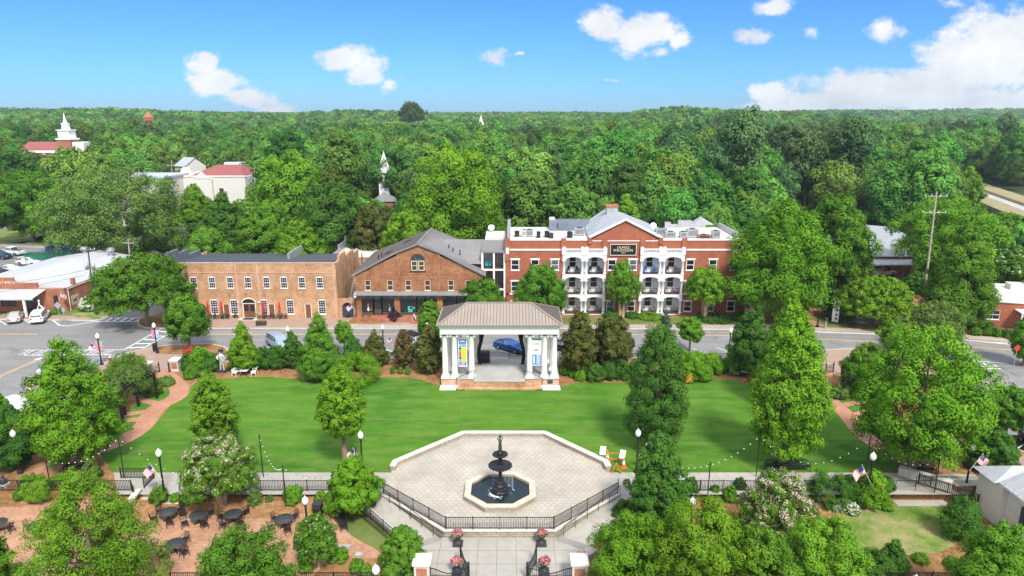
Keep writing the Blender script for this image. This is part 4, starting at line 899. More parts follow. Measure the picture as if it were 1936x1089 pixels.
# balcony bays
for (xa, xb) in (b1, b2):
    mb = MB(); mb.box(xa, xb, 1.2, 1.4, 0, BT-.05); mb.box(xa-.0, xa+.12, .0, 1.19, 0, BT-.05); mb.box(xb-.12, xb, .0, 1.19, 0, BT-.05); mb.box(xa, xb, 0, 2.2, BT-.049, BT-.01)
    mb.build('balcony_wall', 'white_wall', ht)
    xm = (xa+xb)/2; bw_ = (xb-xa)/2
    for k in range(3):
        z = fz[k]; zt = (fz[k+1] if k < 2 else hZ(480.5)+.05); top = zt-.02
        for (p, q) in ((xa+.02, xm-.0), (xm+.0, xb-.02)):
            ar = archpts(p+.42, q-.42, z+ (zt-z)*.70, (zt-z)*.16, 14); yo = -.32
            poly = [(p, z+(zt-z)*.66), (p+.42, z+(zt-z)*.66)]+ar+[(q-.42, z+(zt-z)*.66), (q, z+(zt-z)*.66), (q, top), (p, top)]
            m2 = MB(); n = len(poly); m2.add([(a_2[0], yo, a_2[1]) for a_2 in poly]+[(a_2[0], yo+.25, a_2[1]) for a_2 in poly], [tuple(range(n)), tuple(range(2*n-1, n-1, -1))]+[(i, n+i, n+(i+1) % n, (i+1) % n) for i in range(n)])
            m2.build('arch', 'white', ht)
        cols_ = (xa+.24, xm-.30, xm+.30, xb-.24)
        for cx_ in cols_:
            m2 = MB(); hcol = (zt-z)*.66; m2.box(cx_-.24, cx_+.24, -.42, -.0, z-.02, z+.14); m2.lathe([(.19, .14),(.17, .2),(.16, hcol-.22),(.20, hcol-.18),(.24, hcol-.02)], 12, (cx_, -.2, z)); m2.box(cx_-.25, cx_+.25, -.44, .02, z+hcol-.02, z+hcol+.10)
            m2.build('column', 'white', ht)
        m2 = MB(); m2.box(xa+.13, xb-.13, -.3, 1.19, z-.26, z-.12); m2.build('balcony_slab', 'white', ht)
        m2 = MB(); m2.box(xa+.13, xb-.13, -.31, 1.18, z-.118, z); m2.build('balcony_floor', 'deck', ht)
        m2 = MB()
        for (p, q) in ((xa+.3, xm-.4), (xm+.4, xb-.3)):
            for zz in (.12, .92): m2.bar((p,-.22,z+zz),(q,-.22,z+zz),.035)
            nn = int((q-p)/.13)
            for i in range(nn): x = p+(q-p)*(i+.5)/nn; m2.bar((x,-.22,z+.12),(x,-.22,z+.92),.014)
        m2.build('railing', 'iron', ht)
        for (p, q) in ((xa, xm), (xm, xb)):
            sash(ht, 1.05, wzs[0][1]-wzs[0][0]+.15, ((p+q)/2+.0, 1.2, z+.75), cols=1, rows=2, fw=.06, sill=False, flat=True)
    m2 = MB(); tz = hZ(480.5)
    m2.box(xa, xb, -.34, -.05, tz, tz+.25); m2.box(xa, xb, -.3, -.08, tz+.72, tz+.86)
    i = 0
    while xa+.5+i*.26 < xb-.4:
        x = xa+.5+i*.26; m2.bar((x, -.19, tz+.25), (x, -.19, tz+.73), .09); m2.ball((x,-.19,tz+.5), .1, 6, 4); i += 1
    for x in (xa+.24, xm-.3, xm+.3, xb-.24): m2.box(x-.27, x+.27, -.42, .0, tz-.05, tz+.98); m2.lathe([(.3,0),(.24,.08),(.05,.2),(.001,.26)], 8, (x,-.2,tz+.98))
    m2.build('parapet_screen', 'white', ht)
# roof
mb = MB(); mb.box(hl+.31, hr-.31, .31, 14.69, HT-.75, HT-.35); fr = mb.build('flat_roof', 'membrane', ht)
mb = MB(); q0, q1 = hX(1128), hX(1236); ry0, ry1 = .3, 15; hz1 = paz+.05
mb.add([(pgx[0],.0,HT+.2),(pax,.0,paz),(pgx[1],.0,HT+.2),(q0-.5,15.5,HT+.2),(pax-.6,15.5,paz),(q1+2,15.5,HT+.2)], [(0,1,4,3),(1,2,5,4),(3,4,5)])
mb.quad((pgx[0],.0,HT-.5),(pgx[0],.0,HT+.2),(q0-.5,15.5,HT+.2),(q0-.5,15.5,HT-.5)); mb.quad((pgx[1],.0,HT-.5),(pgx[1],.0,HT+.2),(q1+2,15.5,HT+.2),(q1+2,15.5,HT-.5))
ribs(mb, (pgx[0],.0,HT+.2), (q0-.5,15.5,HT+.2), (pax-.6,15.5,paz), (pax,0,paz), 22, .05, .05); ribs(mb, (pgx[1],.0,HT+.2), (q1+2,15.5,HT+.2), (pax-.6,15.5,paz), (pax,0,paz), 22, .05, .05)
mb.build('pitched_roof', 'pale_roof', ht)
mb = MB(); mb.box(-.9, .9, -.7, .7, -.6, .6); mb.build('roof_stack', 'galv', ht, (pax-.6, 11, paz)); MB().box(-1,1,-.8,.8,.6,1.0).build('roof_stack', 'old_brick', ht, (pax-.6, 11, paz))
mb = MB(); xa, xb = hX(1046), hX(1131); mb.add([(xa,10.5,HT-.5),(xb,10.5,HT-.5),(xb,13,HT+1.1),(xa,13,HT+1.1),(xa,14.5,HT+1.1),(xb,14.5,HT+1.1),(xa,14.5,HT-.5)], [(0,1,2,3),(3,2,5,4),(0,3,4,6)]); ribs(mb, (xa,10.5,HT-.5), (xb,10.5,HT-.5), (xb,13,HT+1.1), (xa,13,HT+1.1), 24, .05, .06)
mb.build('mansard', 'slate_blue', ht); MB().box(-.8,.8,-.3,1.5,0,1.3).build('dormer', 'slate_blue', ht, ((xa+xb)/2-1.2, 11.2, HT-.4)); MB().box(-.45,.45,-.5,.5,0,1.5).build('chimney', 'membrane', ht, (xa+.5, 13.5, HT))
mb = MB(); xa, xb = hX(1292), hX(1378); mb.box(xa, xb, 13.9, 14.3, HT-.4, HT+.25); mb.box(hr-.75, hr-.35, 4, 14.3, HT-.4, HT+.45); mb.box(xa, xa+1.0, 13.8, 14.6, HT-.4, HT+.6); mb.box(xb-4.6, xb-2.2, 14, 15, HT-.3, HT+.8)
mb.build('roof_parapet', 'galv', ht)
mb = MB(); mb.add([(xb-2.2,14.2,HT+.1),(xb+1.6,14.2,HT+.1),(xb-.4,14.3,HT+1.3),(xb-2.2,16,HT+.1),(xb+1.6,16,HT+.1),(xb-.4,16,HT+1.3)], [(0,1,2),(0,2,5,3),(1,4,5,2)]); mb.build('small_gable', 'pale_roof', ht)
MB().box(-.25,.25,0,14.3,0,1.5).build('side_parapet', 'galv', ht, (hl+.4, .4, HT-.5))
# hotel sign
sg = thing('hotel_sign', 'black framed hotel name board under the pediment', 'sign', (hx+hX(1177), Yh-.03, hZ(472)))
sw, shh = (hX(1201.5)-hX(1153))/2, (hZ(461.5)-hZ(482))/2
mb = MB(); mb.box(-sw, sw, -.1, 0, -shh, shh); mb.build('board', 'black', sg)
mb = MB()
for s_, o_ in ((1.0, 0),):
    a, b = sw*s_, shh*(s_ if s_ == 1 else .84); t2 = .09 if s_ == 1 else .045
    mb.box(-a-t2/2, a+t2/2, -.16, -.101, b-t2/2, b+t2/2); mb.box(-a-t2/2, a+t2/2, -.16, -.101, -b-t2/2, -b+t2/2); mb.box(-a-t2/2, -a+t2/2, -.16, -.101, -b+t2/2, b-t2/2); mb.box(a-t2/2, a+t2/2, -.16, -.101, -b+t2/2, b-t2/2)
mb.build('frame', 'membrane', sg)
text('JAMES', .56, 'trim_cream', sg, (0, -.12, shh*.40), space=1.3); text('MADISON', .56, 'trim_cream', sg, (0, -.12, -shh*.12), space=1.25); text('INN', .28, 'trim_cream', sg, (0, -.12, -shh*.58), space=1.2)
# air-conditioning units on the hotel roof
units = [(977.5,447,.9,1.1,'black'),(990.5,447,.8,1.5,'membrane'),(1001,447,1.4,1.5,'galv'),(1018,449,.7,1.2,'black'),(1034,448,.9,1.2,'black'),(1042,450,.8,1.0,'charcoal'),(1077,449,1.0,1.2,'black'),(1095,445,2.0,1.7,'galv'),(1114,444,1.0,.9,'membrane'),
 (1249,445,2.2,1.7,'galv'),(1267,449,2.0,1.3,'pale_roof'),(1291,449,1.3,1.3,'pale_roof'),(1308,449,2.2,1.9,'galv'),(1330,450,2.4,.7,'old_brick'),(1352.5,450,1.5,1.6,'galv'),(1235,441,1.4,.5,'charcoal')]
for i, (px, py, w_, h_, m_) in enumerate(units):
    w_ *= .8; h_ *= .68
    d = ray(px, py); k = (HT-.35-CAMH)/d.z; p = d*k
    t_ = thing('rooftop_unit', ['small dark', 'narrow cream', 'boxy grey', 'small black', 'black', 'low dark', 'black louvred', 'large grey', 'small pale', 'tall grey', 'pale grey tilted-top', 'pale cube', 'wide grey louvred', 'rusty low', 'square grey', 'low round-topped'][i]+' air-conditioning unit on the hotel roof, number %s from the left end' % ['one','two','three','four','five','six','seven','eight','nine','ten','eleven','twelve','thirteen','fourteen','fifteen','sixteen'][i], 'rooftop unit', (p.x, min(p.y, 113.5), HT-.35), 0, 'air-conditioning units on the hotel roof')
    b = MB(); b.box(-w_/2, w_/2, -.5, .5, .08, h_); b.box(-w_/2-.03, w_/2+.03, -.53, .53, h_+.002, h_+.06); b.build('casing', m_, t_)
    b = MB(); 
    for q in range(5): b.box(-w_*.4, w_*.4, -.515, -.503, h_*.3+q*h_*.12, h_*.3+q*h_*.12+.05)
    b.build('louvre', 'charcoal', t_); b = MB(); b.lathe([(min(w_*.38,.42),0),(min(w_*.38,.42),.1),(.1,.1)], 12, (0,0,h_+.06)); b.build('fan', 'charcoal', t_); b = MB(); b.box(-w_/2,w_/2,-.4,.4,0,.078); b.build('feet', 'charcoal', t_)
def dish(px, py, Y):
    p = AT(px, py, Y); t_ = thing('satellite_dish', ('white satellite dish on the %s roof edge' % ('gallery wing' if px < 1000 else 'hotel')), 'satellite dish', (p.x, p.y, HT-1.0))
    b = MB(); b.lathe([(.001,0),(.3,.05),(.55,.2)], 12); d_ = b.build('dish', 'white', t_, (0,0,p.z-HT+1.0)); d_.rotation_euler = (R(60),0,0); MB().bar((0,0,-1),(0,0,p.z-HT+1.0),.06).build('mast', 'galv', t_)
dish(929, 431, 114); dish(1235, 427, 115.5)
# chairs on the balconies
def bchair(m_, lab, loc, rz=0., grp='balcony chairs', src=None):
    if src: return dup(src, loc, rz, lab, grp)
    t_ = thing('balcony_chair', lab, 'chair', loc, rz, grp); MB().box(-.26,.26,-.25,.25,.38,.45).build('seat', m_, t_)
    b = MB(); b.box(-.26,.26,.21,.26,.5,1.05); b.build('backrest', m_, t_)
    b = MB(); 
    for x in (-.24,.24): b.bar((x,-.23,0),(x,-.23,.64),.045); b.bar((x,.24,0),(x,.24,1.0),.045); b.bar((x,-.25,.64),(x,.24,.64),.05)
    b.build('frame', m_, t_); return t_
nm = {0: 'ground-floor', 1: 'second-floor', 2: 'top-floor'}; proto = {}
for bi, (xa, xb) in enumerate((b1, b2)):
    xm = (xa+xb)/2
    for k in range(3):
        for hi, (p, q) in enumerate(((xa, xm), (xm, xb))):
            m_ = 'black' if (k == 2 and bi == 0) else ('plastic_blue' if (k == 2 and bi == 1 and hi == 0) else ('wood' if k == 2 else 'wood_grey'))
            for ci, dx in enumerate((-.8, .8)):
                lab = '%s %s balcony chair, %s bay, %s arch, %s of two' % ({'black': 'black', 'plastic_blue': 'blue', 'wood': 'brown wooden', 'wood_grey': 'grey'}[m_], nm[k], ('left', 'right')[bi], ('left', 'right')[hi], ('left', 'right')[ci])
                loc = (hx+(p+q)/2+dx, Yh+.62, fz[k]+.002)
                if m_ in proto: bchair(m_, lab, loc, (-.9, .9)[ci], src=proto[m_])
                else: proto[m_] = bchair(m_, lab, loc, (-.9, .9)[ci])
# ------------------------------------------------------------------ former stable, front left
lv = thing('stable_building', 'single-storey brick building with large white metal roof and front porch at the left', 'building', (-76.6, 102.7, 0))
ox, oy = -76.6, 102.7
Lx = lambda px, py=580: AT(px, py, oy).x-ox
Lz = lambda py: AT(60, py, oy).z
xr = Lx(127); xl = -9.5; sw1 = Lx(34); sw2 = Lx(77); pr = Lx(90)
mb = MB(); zE = Lz(545.5); zM = Lz(535.5); zH = Lz(525.5)
wins = [(Lx(0)+.3, Lx(32), .8, 2.7), (Lx(47), Lx(73), .1, 2.9), (Lx(103), Lx(112), .9, 2.6)]
mb = wallgrid(MB(), xl, xr, 0, zE, 0, .3, wins)
mb.box(xl, sw1, 0, .3, zE, zH); mb.box(sw1, sw2, 0, .3, zE, zM)
mb.box(xr-.3, xr-.0, .31, 24, 0, zE-.1); mb.box(xl, xl+.3, .31, 24, 0, zE-.1); mb.box(xl+.3, xr-.3, 23.7, 24, 0, zE)
mb.build('wall', 'old_brick', lv)
mb = MB(); mb.box(xl, sw1+.05, -.06, .36, zH+.002, zH+.1); mb.box(sw1+.06, sw2+.05, -.06, .36, zM+.002, zM+.1); mb.box(sw2+.06, xr+.05, -.06, .36, zE+.002, zE+.1); mb.build('coping', 'rim_brick', lv)
mb = MB(); zp = zE+1.3; xm = -1.5
E0 = [(xl-.5,.4,zE+.25),(xr+.15,.4,zE-.25),(xm,.4,zp)]; E1 = [(xl-.5,24.5,zE-.05),(xr+.15,24.5,zE-.25),(xm,24.5,zp)]
mb.add(E0+E1, [(0,2,5,3),(2,1,4,5),(0,1,2),(3,5,4)]); ribs(mb, E0[0], E1[0], E1[2], E0[2], 32, .04, .035); ribs(mb, E0[1], E1[1], E1[2], E0[2], 32, .04, .035); r_ = mb.build('roof', 'white_roof', lv)
for (x, y) in ((-3.5, 23), (2.0, 22)):
    MB().lathe([(.35,-.3),(.35,.5),(.75,.6),(.8,.9),(.5,1.2),(.001,1.3)], 12).build('roof_vent', 'galv', r_, (x, y, zp-.3))
MB().box(-.25,.25,-.25,.25,-.5,.7).build('chimney', 'old_brick', r_, (xr-.6, 3.2, zE+.2))
mb = MB(); yp = -3.0; zq = Lz(546)-.05; z3 = 2.9
mb.add([(xl,yp,z3),(pr,yp,z3),(pr-.9+1.2,-.02,zq),(xl,-.02,zq)], [(0,1,2,3)]); ribs(mb, (xl,yp,z3), (pr,yp,z3), (pr+.3,-.02,zq), (xl,-.02,zq), 30, .04, .03); mb.box(xl, pr, yp-.02, yp+.08, z3-.22, z3-.01)
mb.build('porch_roof', 'white_roof', lv)
for px in (17, 72): MB().box(-.14,.14,-.14,.14,0,z3-.2).build('porch_post', 'offwhite' if px == 72 else 'wood_grey', lv, (Lx(px), yp+.2, 0))
for (a, b, c, d) in wins:
    f = MB(); f.box(a,a+.08,.1,.18,c,d); f.box(b-.08,b,.1,.18,c,d); f.box(a+.08,b-.08,.1,.18,d-.08,d); f.box(a+.08,b-.08,.1,.18,c,c+.08); f.box((a+b)/2-.03,(a+b)/2+.03,.1,.18,c+.08,d-.08)
    fo = f.build('window', 'storefront', lv); MB().quad((a,.16,c),(b,.16,c),(b,.16,d),(a,.16,d)).build('pane', 'glass', fo)
text('LIVERY STABLE', .62, 'trim_cream', lv, (Lx(6), -.02, Lz(534.3)), space=1.25)
mb = MB(); mb.box(-.02,.0,0,1.9,0,1.5); pn = mb.build('painted_sign', 'cream_stone', lv, (xr+.03, 1.2, .7))
hb_ = MB(); hb_.add([(0,.35,.45),(0,.5,.8),(0,.8,.85),(0,1.2,.85),(0,1.4,1.15),(0,1.6,1.1),(0,1.5,.8),(0,1.35,.6),(0,1.3,.2),(0,1.2,.2),(0,1.15,.5),(0,.75,.5),(0,.65,.2),(0,.55,.2),(0,.55,.5)], [tuple(range(15))]); hb_.build('painted_horse', 'wood', pn, (.012,0,0))
mb = MB(); mb.tube([(xr+.12,.6,0),(xr+.12,.6,zE-.3)], .06, 6); mb.build('drainpipe', 'offwhite', lv)
# ------------------------------------------------------------------ far buildings
def gable_house(name, label, x, y, z, w, d, h, rise, wallm, roofm, rz=0., wins_=3, hip=False, cat='building', wz=.5, wh=1.5):
    t_ = thing(name, label, cat, (x, y, z), rz); mb = MB(); mb.box(-w/2, w/2, 0, d, 0, h)
    if not hip: mb.add([(-w/2,.0,h),(-w/2,d,h),(-w/2,d/2,h+rise),(w/2,0,h),(w/2,d,h),(w/2,d/2,h+rise)], [(0,2,1),(3,4,5)])
    mb.build('wall', wallm, t_); mb = MB(); e = .4; i_ = d/2 if hip else 0
    mb.add([(-w/2-e,-e,h-.05),(w/2+e,-e,h-.05),(w/2+e-i_,d/2,h+rise+.1),(-w/2-e+i_,d/2,h+rise+.1),(w/2+e,d+e,h-.05),(-w/2-e,d+e,h-.05)], [(0,1,2,3),(3,2,4,5)]+([(0,3,5),(1,4,2)] if hip else [])); mb.build('roof', roofm, t_)
    for i in range(wins_):
        xx = -w/2+w*(i+.5)/wins_; sash(t_, 1.0, wh, (xx, 0, wz), cols=2, rows=2, flat=True)
    return t_
mh = thing('municipal_building', 'white two-storey building with shallow red hipped roof among the trees', 'building', (-94, 196, 0)); oxm, oym = -94, 196
Mx = lambda px: AT(px, 350, oym).x-oxm; Mz = lambda py: AT(390, py, oym).z
mb = MB(); a, b = Mx(318), Mx(464); top = Mz(334); hw_ = [(Mx(383), Mx(389), Mz(353), Mz(348)), (Mx(413), Mx(422), Mz(367), Mz(356)), (Mx(345), Mx(351), Mz(367), Mz(357))]
wallgrid(mb, a, b, 0, top, 0, .3, hw_); mb.box(a, a+.3, .3, 22, 0, top); mb.box(b-.3, b, .3, 22, 0, top); mb.box(Mx(372), Mx(404), -1.2, -.0, 0, top-.5); mb.add([(Mx(370),-1.3,top-.5),(Mx(404),-1.3,top-.5),(Mx(387),-1.3,top+1.6)], [(0,1,2)]); mb.build('wall', 'stucco', mh)
mb = MB(); mb.box(a, b, -.01, .0, 0, 0.01); mb.box(Mx(336), Mx(372)-.3, -.2, -.02, 0, 2.2); mb.box(Mx(404)+.2, Mx(460), -.2, -.02, 0, 4.5); mb.build('brick_base', 'rim_brick', mh)
for h_ in hw_: sash(mh, h_[1]-h_[0], h_[3]-h_[2], ((h_[0]+h_[1])/2, .1, h_[2]), cols=2, rows=2)
mb = MB(); p, q = Mx(352), Mx(455); mb.add([(p,2,top-.1),(q,2,top-.1),(q,20,top-.1),(p,20,top-.1),((p+q)/2-3,11,top+2.6),((p+q)/2+4,11,top+2.6)], [(0,1,5,4),(1,2,5),(2,3,4,5),(3,0,4)]); mb.build('roof', 'red_roof', mh)
mb = MB(); mb.box(a-.2, b+.2, -.2, .4, top+.002, top+.25); mb.box(a+.2,b-.2,.41,22,top-.5,top-.2); mb.add([(Mx(333),2,top),(Mx(350),2,top),(Mx(342),2,top+2.4),(Mx(333),6,top),(Mx(350),6,top),(Mx(342),6,top+2.4)], [(0,1,2),(0,2,5,3),(1,4,5,2)]); mb.build('parapet', 'offwhite', mh)
p = AT(260, 338, 185); lowb = thing('low_building', 'long low pale flat-roofed building half hidden left of the red-roofed one', 'building', (p.x, 185, 0)); mb = MB(); mb.box(-11, 7, 0, 14, 0, p.z); mb.build('wall', 'stucco', lowb); MB().box(-11.3, 7.3, -.3, 14.3, p.z+.01, p.z+.5).build('roof', 'white_roof', lowb)
# brick church, far left, with white steeple
Yc = 300; cxp = AT(128, 300, Yc)
ch = thing('church', 'distant red brick church with white tiered steeple and pink-red roof at the left', 'church', (cxp.x, Yc, 0)); Cz = lambda py: AT(128, py, Yc).z; s_ = 1/4.32
mb = MB(); mb.box(-19, 2, 0, 11, 0, Cz(289)); mb.box(-3, 3, -1, 5, 0, Cz(264)); mb.build('wall', 'old_brick', ch)
mb = MB(); mb.add([(-19.5,-.6,Cz(283)),(2,-.6,Cz(283)),(2,5.5,Cz(269)),(-19.5,5.5,Cz(269)),(2,11.6,Cz(283)),(-19.5,11.6,Cz(283))], [(0,1,2,3),(3,2,4,5),(0,3,5)]); mb.build('roof', 'red_roof', ch)
mb = MB(); mb.box(-19.3, 2, -.4, 0, Cz(289), Cz(283)-.1); mb.box(3.2,8,-.5,8,Cz(287),Cz(269)); mb.build('cornice', 'offwhite', ch)
mb = MB(); z0 = Cz(264); mb.box(-3.3,3.3,-1.3,5.3,z0,z0+.5); z1 = Cz(247); mb.box(-2.4,2.4,-.4,4.4,z0+.5,z1); mb.box(-2.8,2.8,-.8,4.8,z1,z1+.4); z2 = Cz(235)
mb.lathe([(1.7,z1+.4),(1.5,z2),(1.8,z2+.1),(1.6,z2+.4),(.9,z2+.5),(.55,Cz(227)),(.05,Cz(213.5)),(.001,Cz(213))], 8, (0,2,0), False); mb.build('steeple', 'white', ch)
for x in (-14, -10, -6): 
    sash(ch, 1.4, 3.0, (x, 0, Cz(289)-3.6), cols=2, rows=3, arch=.6, flat=True)
p = AT(282.5, 238, 400); tw = thing('bell_tower', 'dark red brick bell tower with pointed roof on the left skyline', 'tower', (p.x, 400, 0), R(28)); mb = MB(); z0 = AT(282, 222, 400).z; mb.box(-2.4,2.4,0,4.8,0,z0)
mb.build('wall', 'inn_brick', tw); mb = MB(); mb.add([(-2.6,-.2,z0),(2.6,-.2,z0),(2.6,5,z0),(-2.6,5,z0),(0,2.4,AT(282,209,400).z)], [(0,1,4),(1,2,4),(2,3,4),(3,0,4)]); mb.build('roof', 'old_brick', tw)
for x in (-1, 1): MB().quad((x-.5,-.05,z0-5),(x+.5,-.05,z0-5),(x+.5,-.05,z0-1.6),(x-.5,-.05,z0-1.6)).build('louvre', 'charcoal', tw)
# chapel with slender spire, mid picture
Ys = 225; p = AT(725, 340, Ys); sp = thing('chapel', 'small red brick chapel with white belfry and grey ribbed spire in the trees', 'church', (p.x, Ys, 0)); Sz = lambda py: AT(725, py, Ys).z
mb = MB(); mb.box(-4,4.5,0,9,0,Sz(378)); mb.build('wall', 'old_brick', sp); mb = MB(); mb.add([(-4.4,-.4,Sz(381)),(4.9,-.4,Sz(381)),(0,-.4,Sz(362)),(-4.4,9,Sz(381)),(4.9,9,Sz(381)),(0,9,Sz(362))], [(0,2,5,3),(1,4,5,2),(0,1,2)]); mb.build('roof', 'pale_roof', sp)
mb = MB(); mb.box(-1.7,1.7,.5,3.9,Sz(380),Sz(330)); mb.lathe([(1.9,Sz(330)),(1.9,Sz(327))], 8, (0,2.2,0), False); mb.build('belfry', 'offwhite', sp)
mb = MB(); pr_ = [(2.35,Sz(327)),(1.7,Sz(319)),(1.1,Sz(308)),(.45,Sz(297)),(.12,Sz(291))]; mb.lathe(pr_, 8, (0,2.2,0), False); mb.build('spire', 'pale_roof', sp)
mb = MB()
for k in range(8):
    t_ = 2*math.pi*(k+.5)/8
    for (r1, z1), (r2, z2) in zip(pr_[:-1], pr_[1:]): mb.bar((r1*math.cos(t_),2.2+r1*math.sin(t_),z1), (r2*math.cos(t_),2.2+r2*math.sin(t_),z2), .22)
mb.build('spire_ribs', 'white', sp); MB().lathe([(.12,Sz(291)),(.3,Sz(290)),(.12,Sz(289)),(.01,Sz(285))], 8, (0,2.2,0)).build('finial', 'white', sp)
for sx in (-.8,.8): MB().quad((sx-.4,.46,Sz(345)),(sx+.4,.46,Sz(345)),(sx+.4,.46,Sz(335)),(sx-.4,.46,Sz(335))).build('louvre', 'charcoal', sp)
p = AT(909, 232, 450); fs_ = thing('church_spire', 'tiny white church spire above the trees right of centre skyline', 'church', (p.x, 450, 6)); MB().box(-2,2,0,4,0,p.z-6-1).build('tower', 'offwhite', fs_); MB().lathe([(2.2,p.z-7),(1.6,p.z-6),(.05,AT(909,218,450).z-6)], 8, (0,2,0), False).build('spire', 'white', fs_)
# metal-roofed brick hall to the right
hall = thing('brick_hall', 'brick hall with long pale metal roof and porch between big trees at the right', 'building', (73.5, 128, 0)); 
zE2 = AT(1670, 484, 128).z; zR2 = AT(1670, 429, 150).z
mb = MB(); mb.box(-10.5, 10, 0, 22, 0, zE2-.1); mb.build('wall', 'old_brick', hall)
mb = MB(); mb.add([(-11,-.5,zE2),(10.5,-.5,zE2),(10.5,22,zR2),(-11,22,zR2),(10.5,40,zE2),(-11,40,zE2)], [(0,1,2,3),(3,2,4,5)]); ribs(mb, (-11,-.5,zE2), (10.5,-.5,zE2), (10.5,22,zR2), (-11,22,zR2), 36, .05, .05); mb.build('roof', 'pale_roof', hall)
mb = MB(); mb.quad((-8,-3.2,2.7),(4,-3.2,2.7),(4,-.05,3.3),(-8,-.05,3.3)); mb.box(-8,4,-3.25,-3.15,2.45,2.69); mb.build('porch_roof', 'galv', hall)
for x in (-7.8, -4, 0, 3.8): MB().box(-.1,.1,-.1,.1,0,2.6).build('porch_post', 'old_brick', hall, (x,-3,0))
mb = MB(); mb.quad((-6.5,-.03,.6),(-1,-.03,.6),(-1,-.03,2.4),(-6.5,-.03,2.4)); mb.build('window', 'glass', hall); mb = MB(); mb.box(-7,-5.5,18,20,zR2-.3,zR2+.4); mb.box(2,4,18,20,zR2-.3,zR2+.4); mb.build('roof_vent', 'galv', hall)
# small brick office far right
p = G(1850, 618); of = thing('brick_office', 'small single-storey red brick office with white canopy at the right edge', 'building', (p.x+.2, p.y+1.0, 0), R(-14)); z0 = 3.6
mb = wallgrid(MB(), -1.5, 16, 0, z0, 0, .3, [(1.2,2.9,1.0,2.4)]); mb.box(-1.5, -1.2, .3, 12, 0, z0); mb.box(15.7, 16, .3, 12, 0, z0); mb.build('wall', 'inn_brick', of)
mb = MB(); mb.box(-1.7, 16.2, -.2, 12.2, z0+.01, z0+.15); mb.box(7,9,8,10,z0+.151,z0+1.0); mb.build('roof', 'membrane', of); sash(of, 1.7, 1.4, (2.05, .05, 1.0), frame='offwhite', cols=2, rows=2)
mb = MB(); mb.box(4.6, 8.2, -2.3, -.01, 2.6, 2.78); mb.build('canopy', 'white', of)
for x in (4.8, 6.0, 6.8, 8.0): MB().box(-.09,.09,-.09,.09,0,2.59).build('canopy_post', 'white', of, (x,-2.1,0))
d_ = door(of, 1.0, 2.2, (6.4, -.06, .03), 'navy_door'); MB().box(4.7, 8.1, -2.4, -.01, .003, .15).build('doorstep', 'concrete', of)
# white building, lower right foreground
wb = thing('white_outbuilding', 'white walled outbuilding with pale standing-seam roof and black shutter, lower right corner', 'building', (37.9, 46.6, -.9))
hh = 3.55
mb = MB(); mb.box(0, 12, -7, 0, 0, hh); mb.box(-.5, 11, .01, 2.7, 0.0, 3.4); mb.build('wall', 'stucco', wb)
mb = MB(); mb.add([(-.5,.4,hh+.05),(-.5,-7.4,hh+.05),(4.8,-7.4,hh+2.6),(4.8,.4,hh+2.6),(11,.4,hh),(11,-7.4,hh)], [(0,1,2,3),(3,2,5,4),(0,3,4)]); ribs(mb, (-.5,.4,hh+.05), (-.5,-7.4,hh+.05), (4.8,-7.4,hh+2.6), (4.8,.4,hh+2.6), 16, .04, .05)
mb.add([(-.9,.45,3.45),(-.9,3.1,3.45),(4,3.1,3.5),(4,1.6,4.3),(1.2,1.6,4.3),(4,.45,4.0)], [(0,4,1),(1,4,3,2),(0,5,3,4)]); mb.build('roof', 'pale_roof', wb)
mb = MB(); mb.box(-.55,-.42,-7.4,.4,hh-.15,hh+.04); mb.tube([(-.1,.12,hh-.1),(-.1,.12,.1)], .06, 6); mb.build('gutter', 'white', wb); MB().box(-.06,-.01,-2.6,-1.5,.9,2.7).build('shutter', 'navy_door', wb)
# ------------------------------------------------------------------ pavilion stage
pvx = -1.35; Yp = 72.3
pv = thing('pavilion', 'white columned open-air stage pavilion with brown hipped metal roof facing the lawn', 'pavilion', (pvx, Yp, 0))
def PX(px, py, Y=Yp): return AT(px, py, Y).x-pvx
PW = (AT(1056, 722, Yp).x-AT(833, 722, Yp).x)/2; dz = AT(945, 714.5, Yp+.4).z; PD = 6.5
mb = MB(); mb.box(-PW, PW, .3, PD, 0, dz-.1); mb.build('base', 'rim_brick', pv)
mb = MB(); mb.box(-PW-.06, PW+.06, .22, PD+.05, dz-.098, dz); mb.build('stage_floor', 'stage', pv)
mb = MB(); sx0, sx1 = PX(896, 722), PX(992, 722); mb.box(sx0, sx1, -.55, .219, dz-.12, dz-.02); mb.build('stage_apron', 'stage', pv)
mb = MB(); mb.box(sx0-.05, sx1+.05, -.5, .29, 0, dz-.122); mb.box(sx0-2.0, sx1+2.0, -1.0, -.502, 0, .16)
for sg, xx in ((-1, sx0), (1, sx1)):
    for k in range(5): a = xx+sg*(.05+k*.36); b = xx+sg*(.05+(k+1)*.36); mb.box(min(a,b)+.002, max(a,b), -.5, .29, 0, (dz-.12)*(1-(k+1)/6))
mb.build('steps', 'tan_brick', pv)
mb = MB(); mb.box(-PW-.1, -PW+2.7, -1.0, .29, 0, .07); mb.box(PW-2.7, PW+.1, -1.0, .29, 0, .07); mb.build('plinth_slab', 'offwhite', pv)
ct = AT(945, 628, Yp+.9).z; colx = [PX(p, 700, Yp+.75) for p in (842, 860, 892, 1001, 1029, 1047.5)]
cols_ = [(x, .75) for x in colx]+[(x, PD-.75) for x in (colx[0]+.15, colx[1]+.2, colx[2]+.3, colx[3]-.3, colx[4]-.2, colx[5]-.15)]+[(colx[0]+.1, 3.1), (colx[5]-.1, 3.1)]
mb = MB(); h_ = ct-dz
mb.box(-.44,.44,-.44,.44,0,.18); mb.lathe([(.42,.18),(.44,.26),(.36,.34),(.33,.4),(.33,.6),(.31,h_*.5),(.275,h_-.55),(.30,h_-.5),(.30,h_-.42),(.34,h_-.3)], 16)
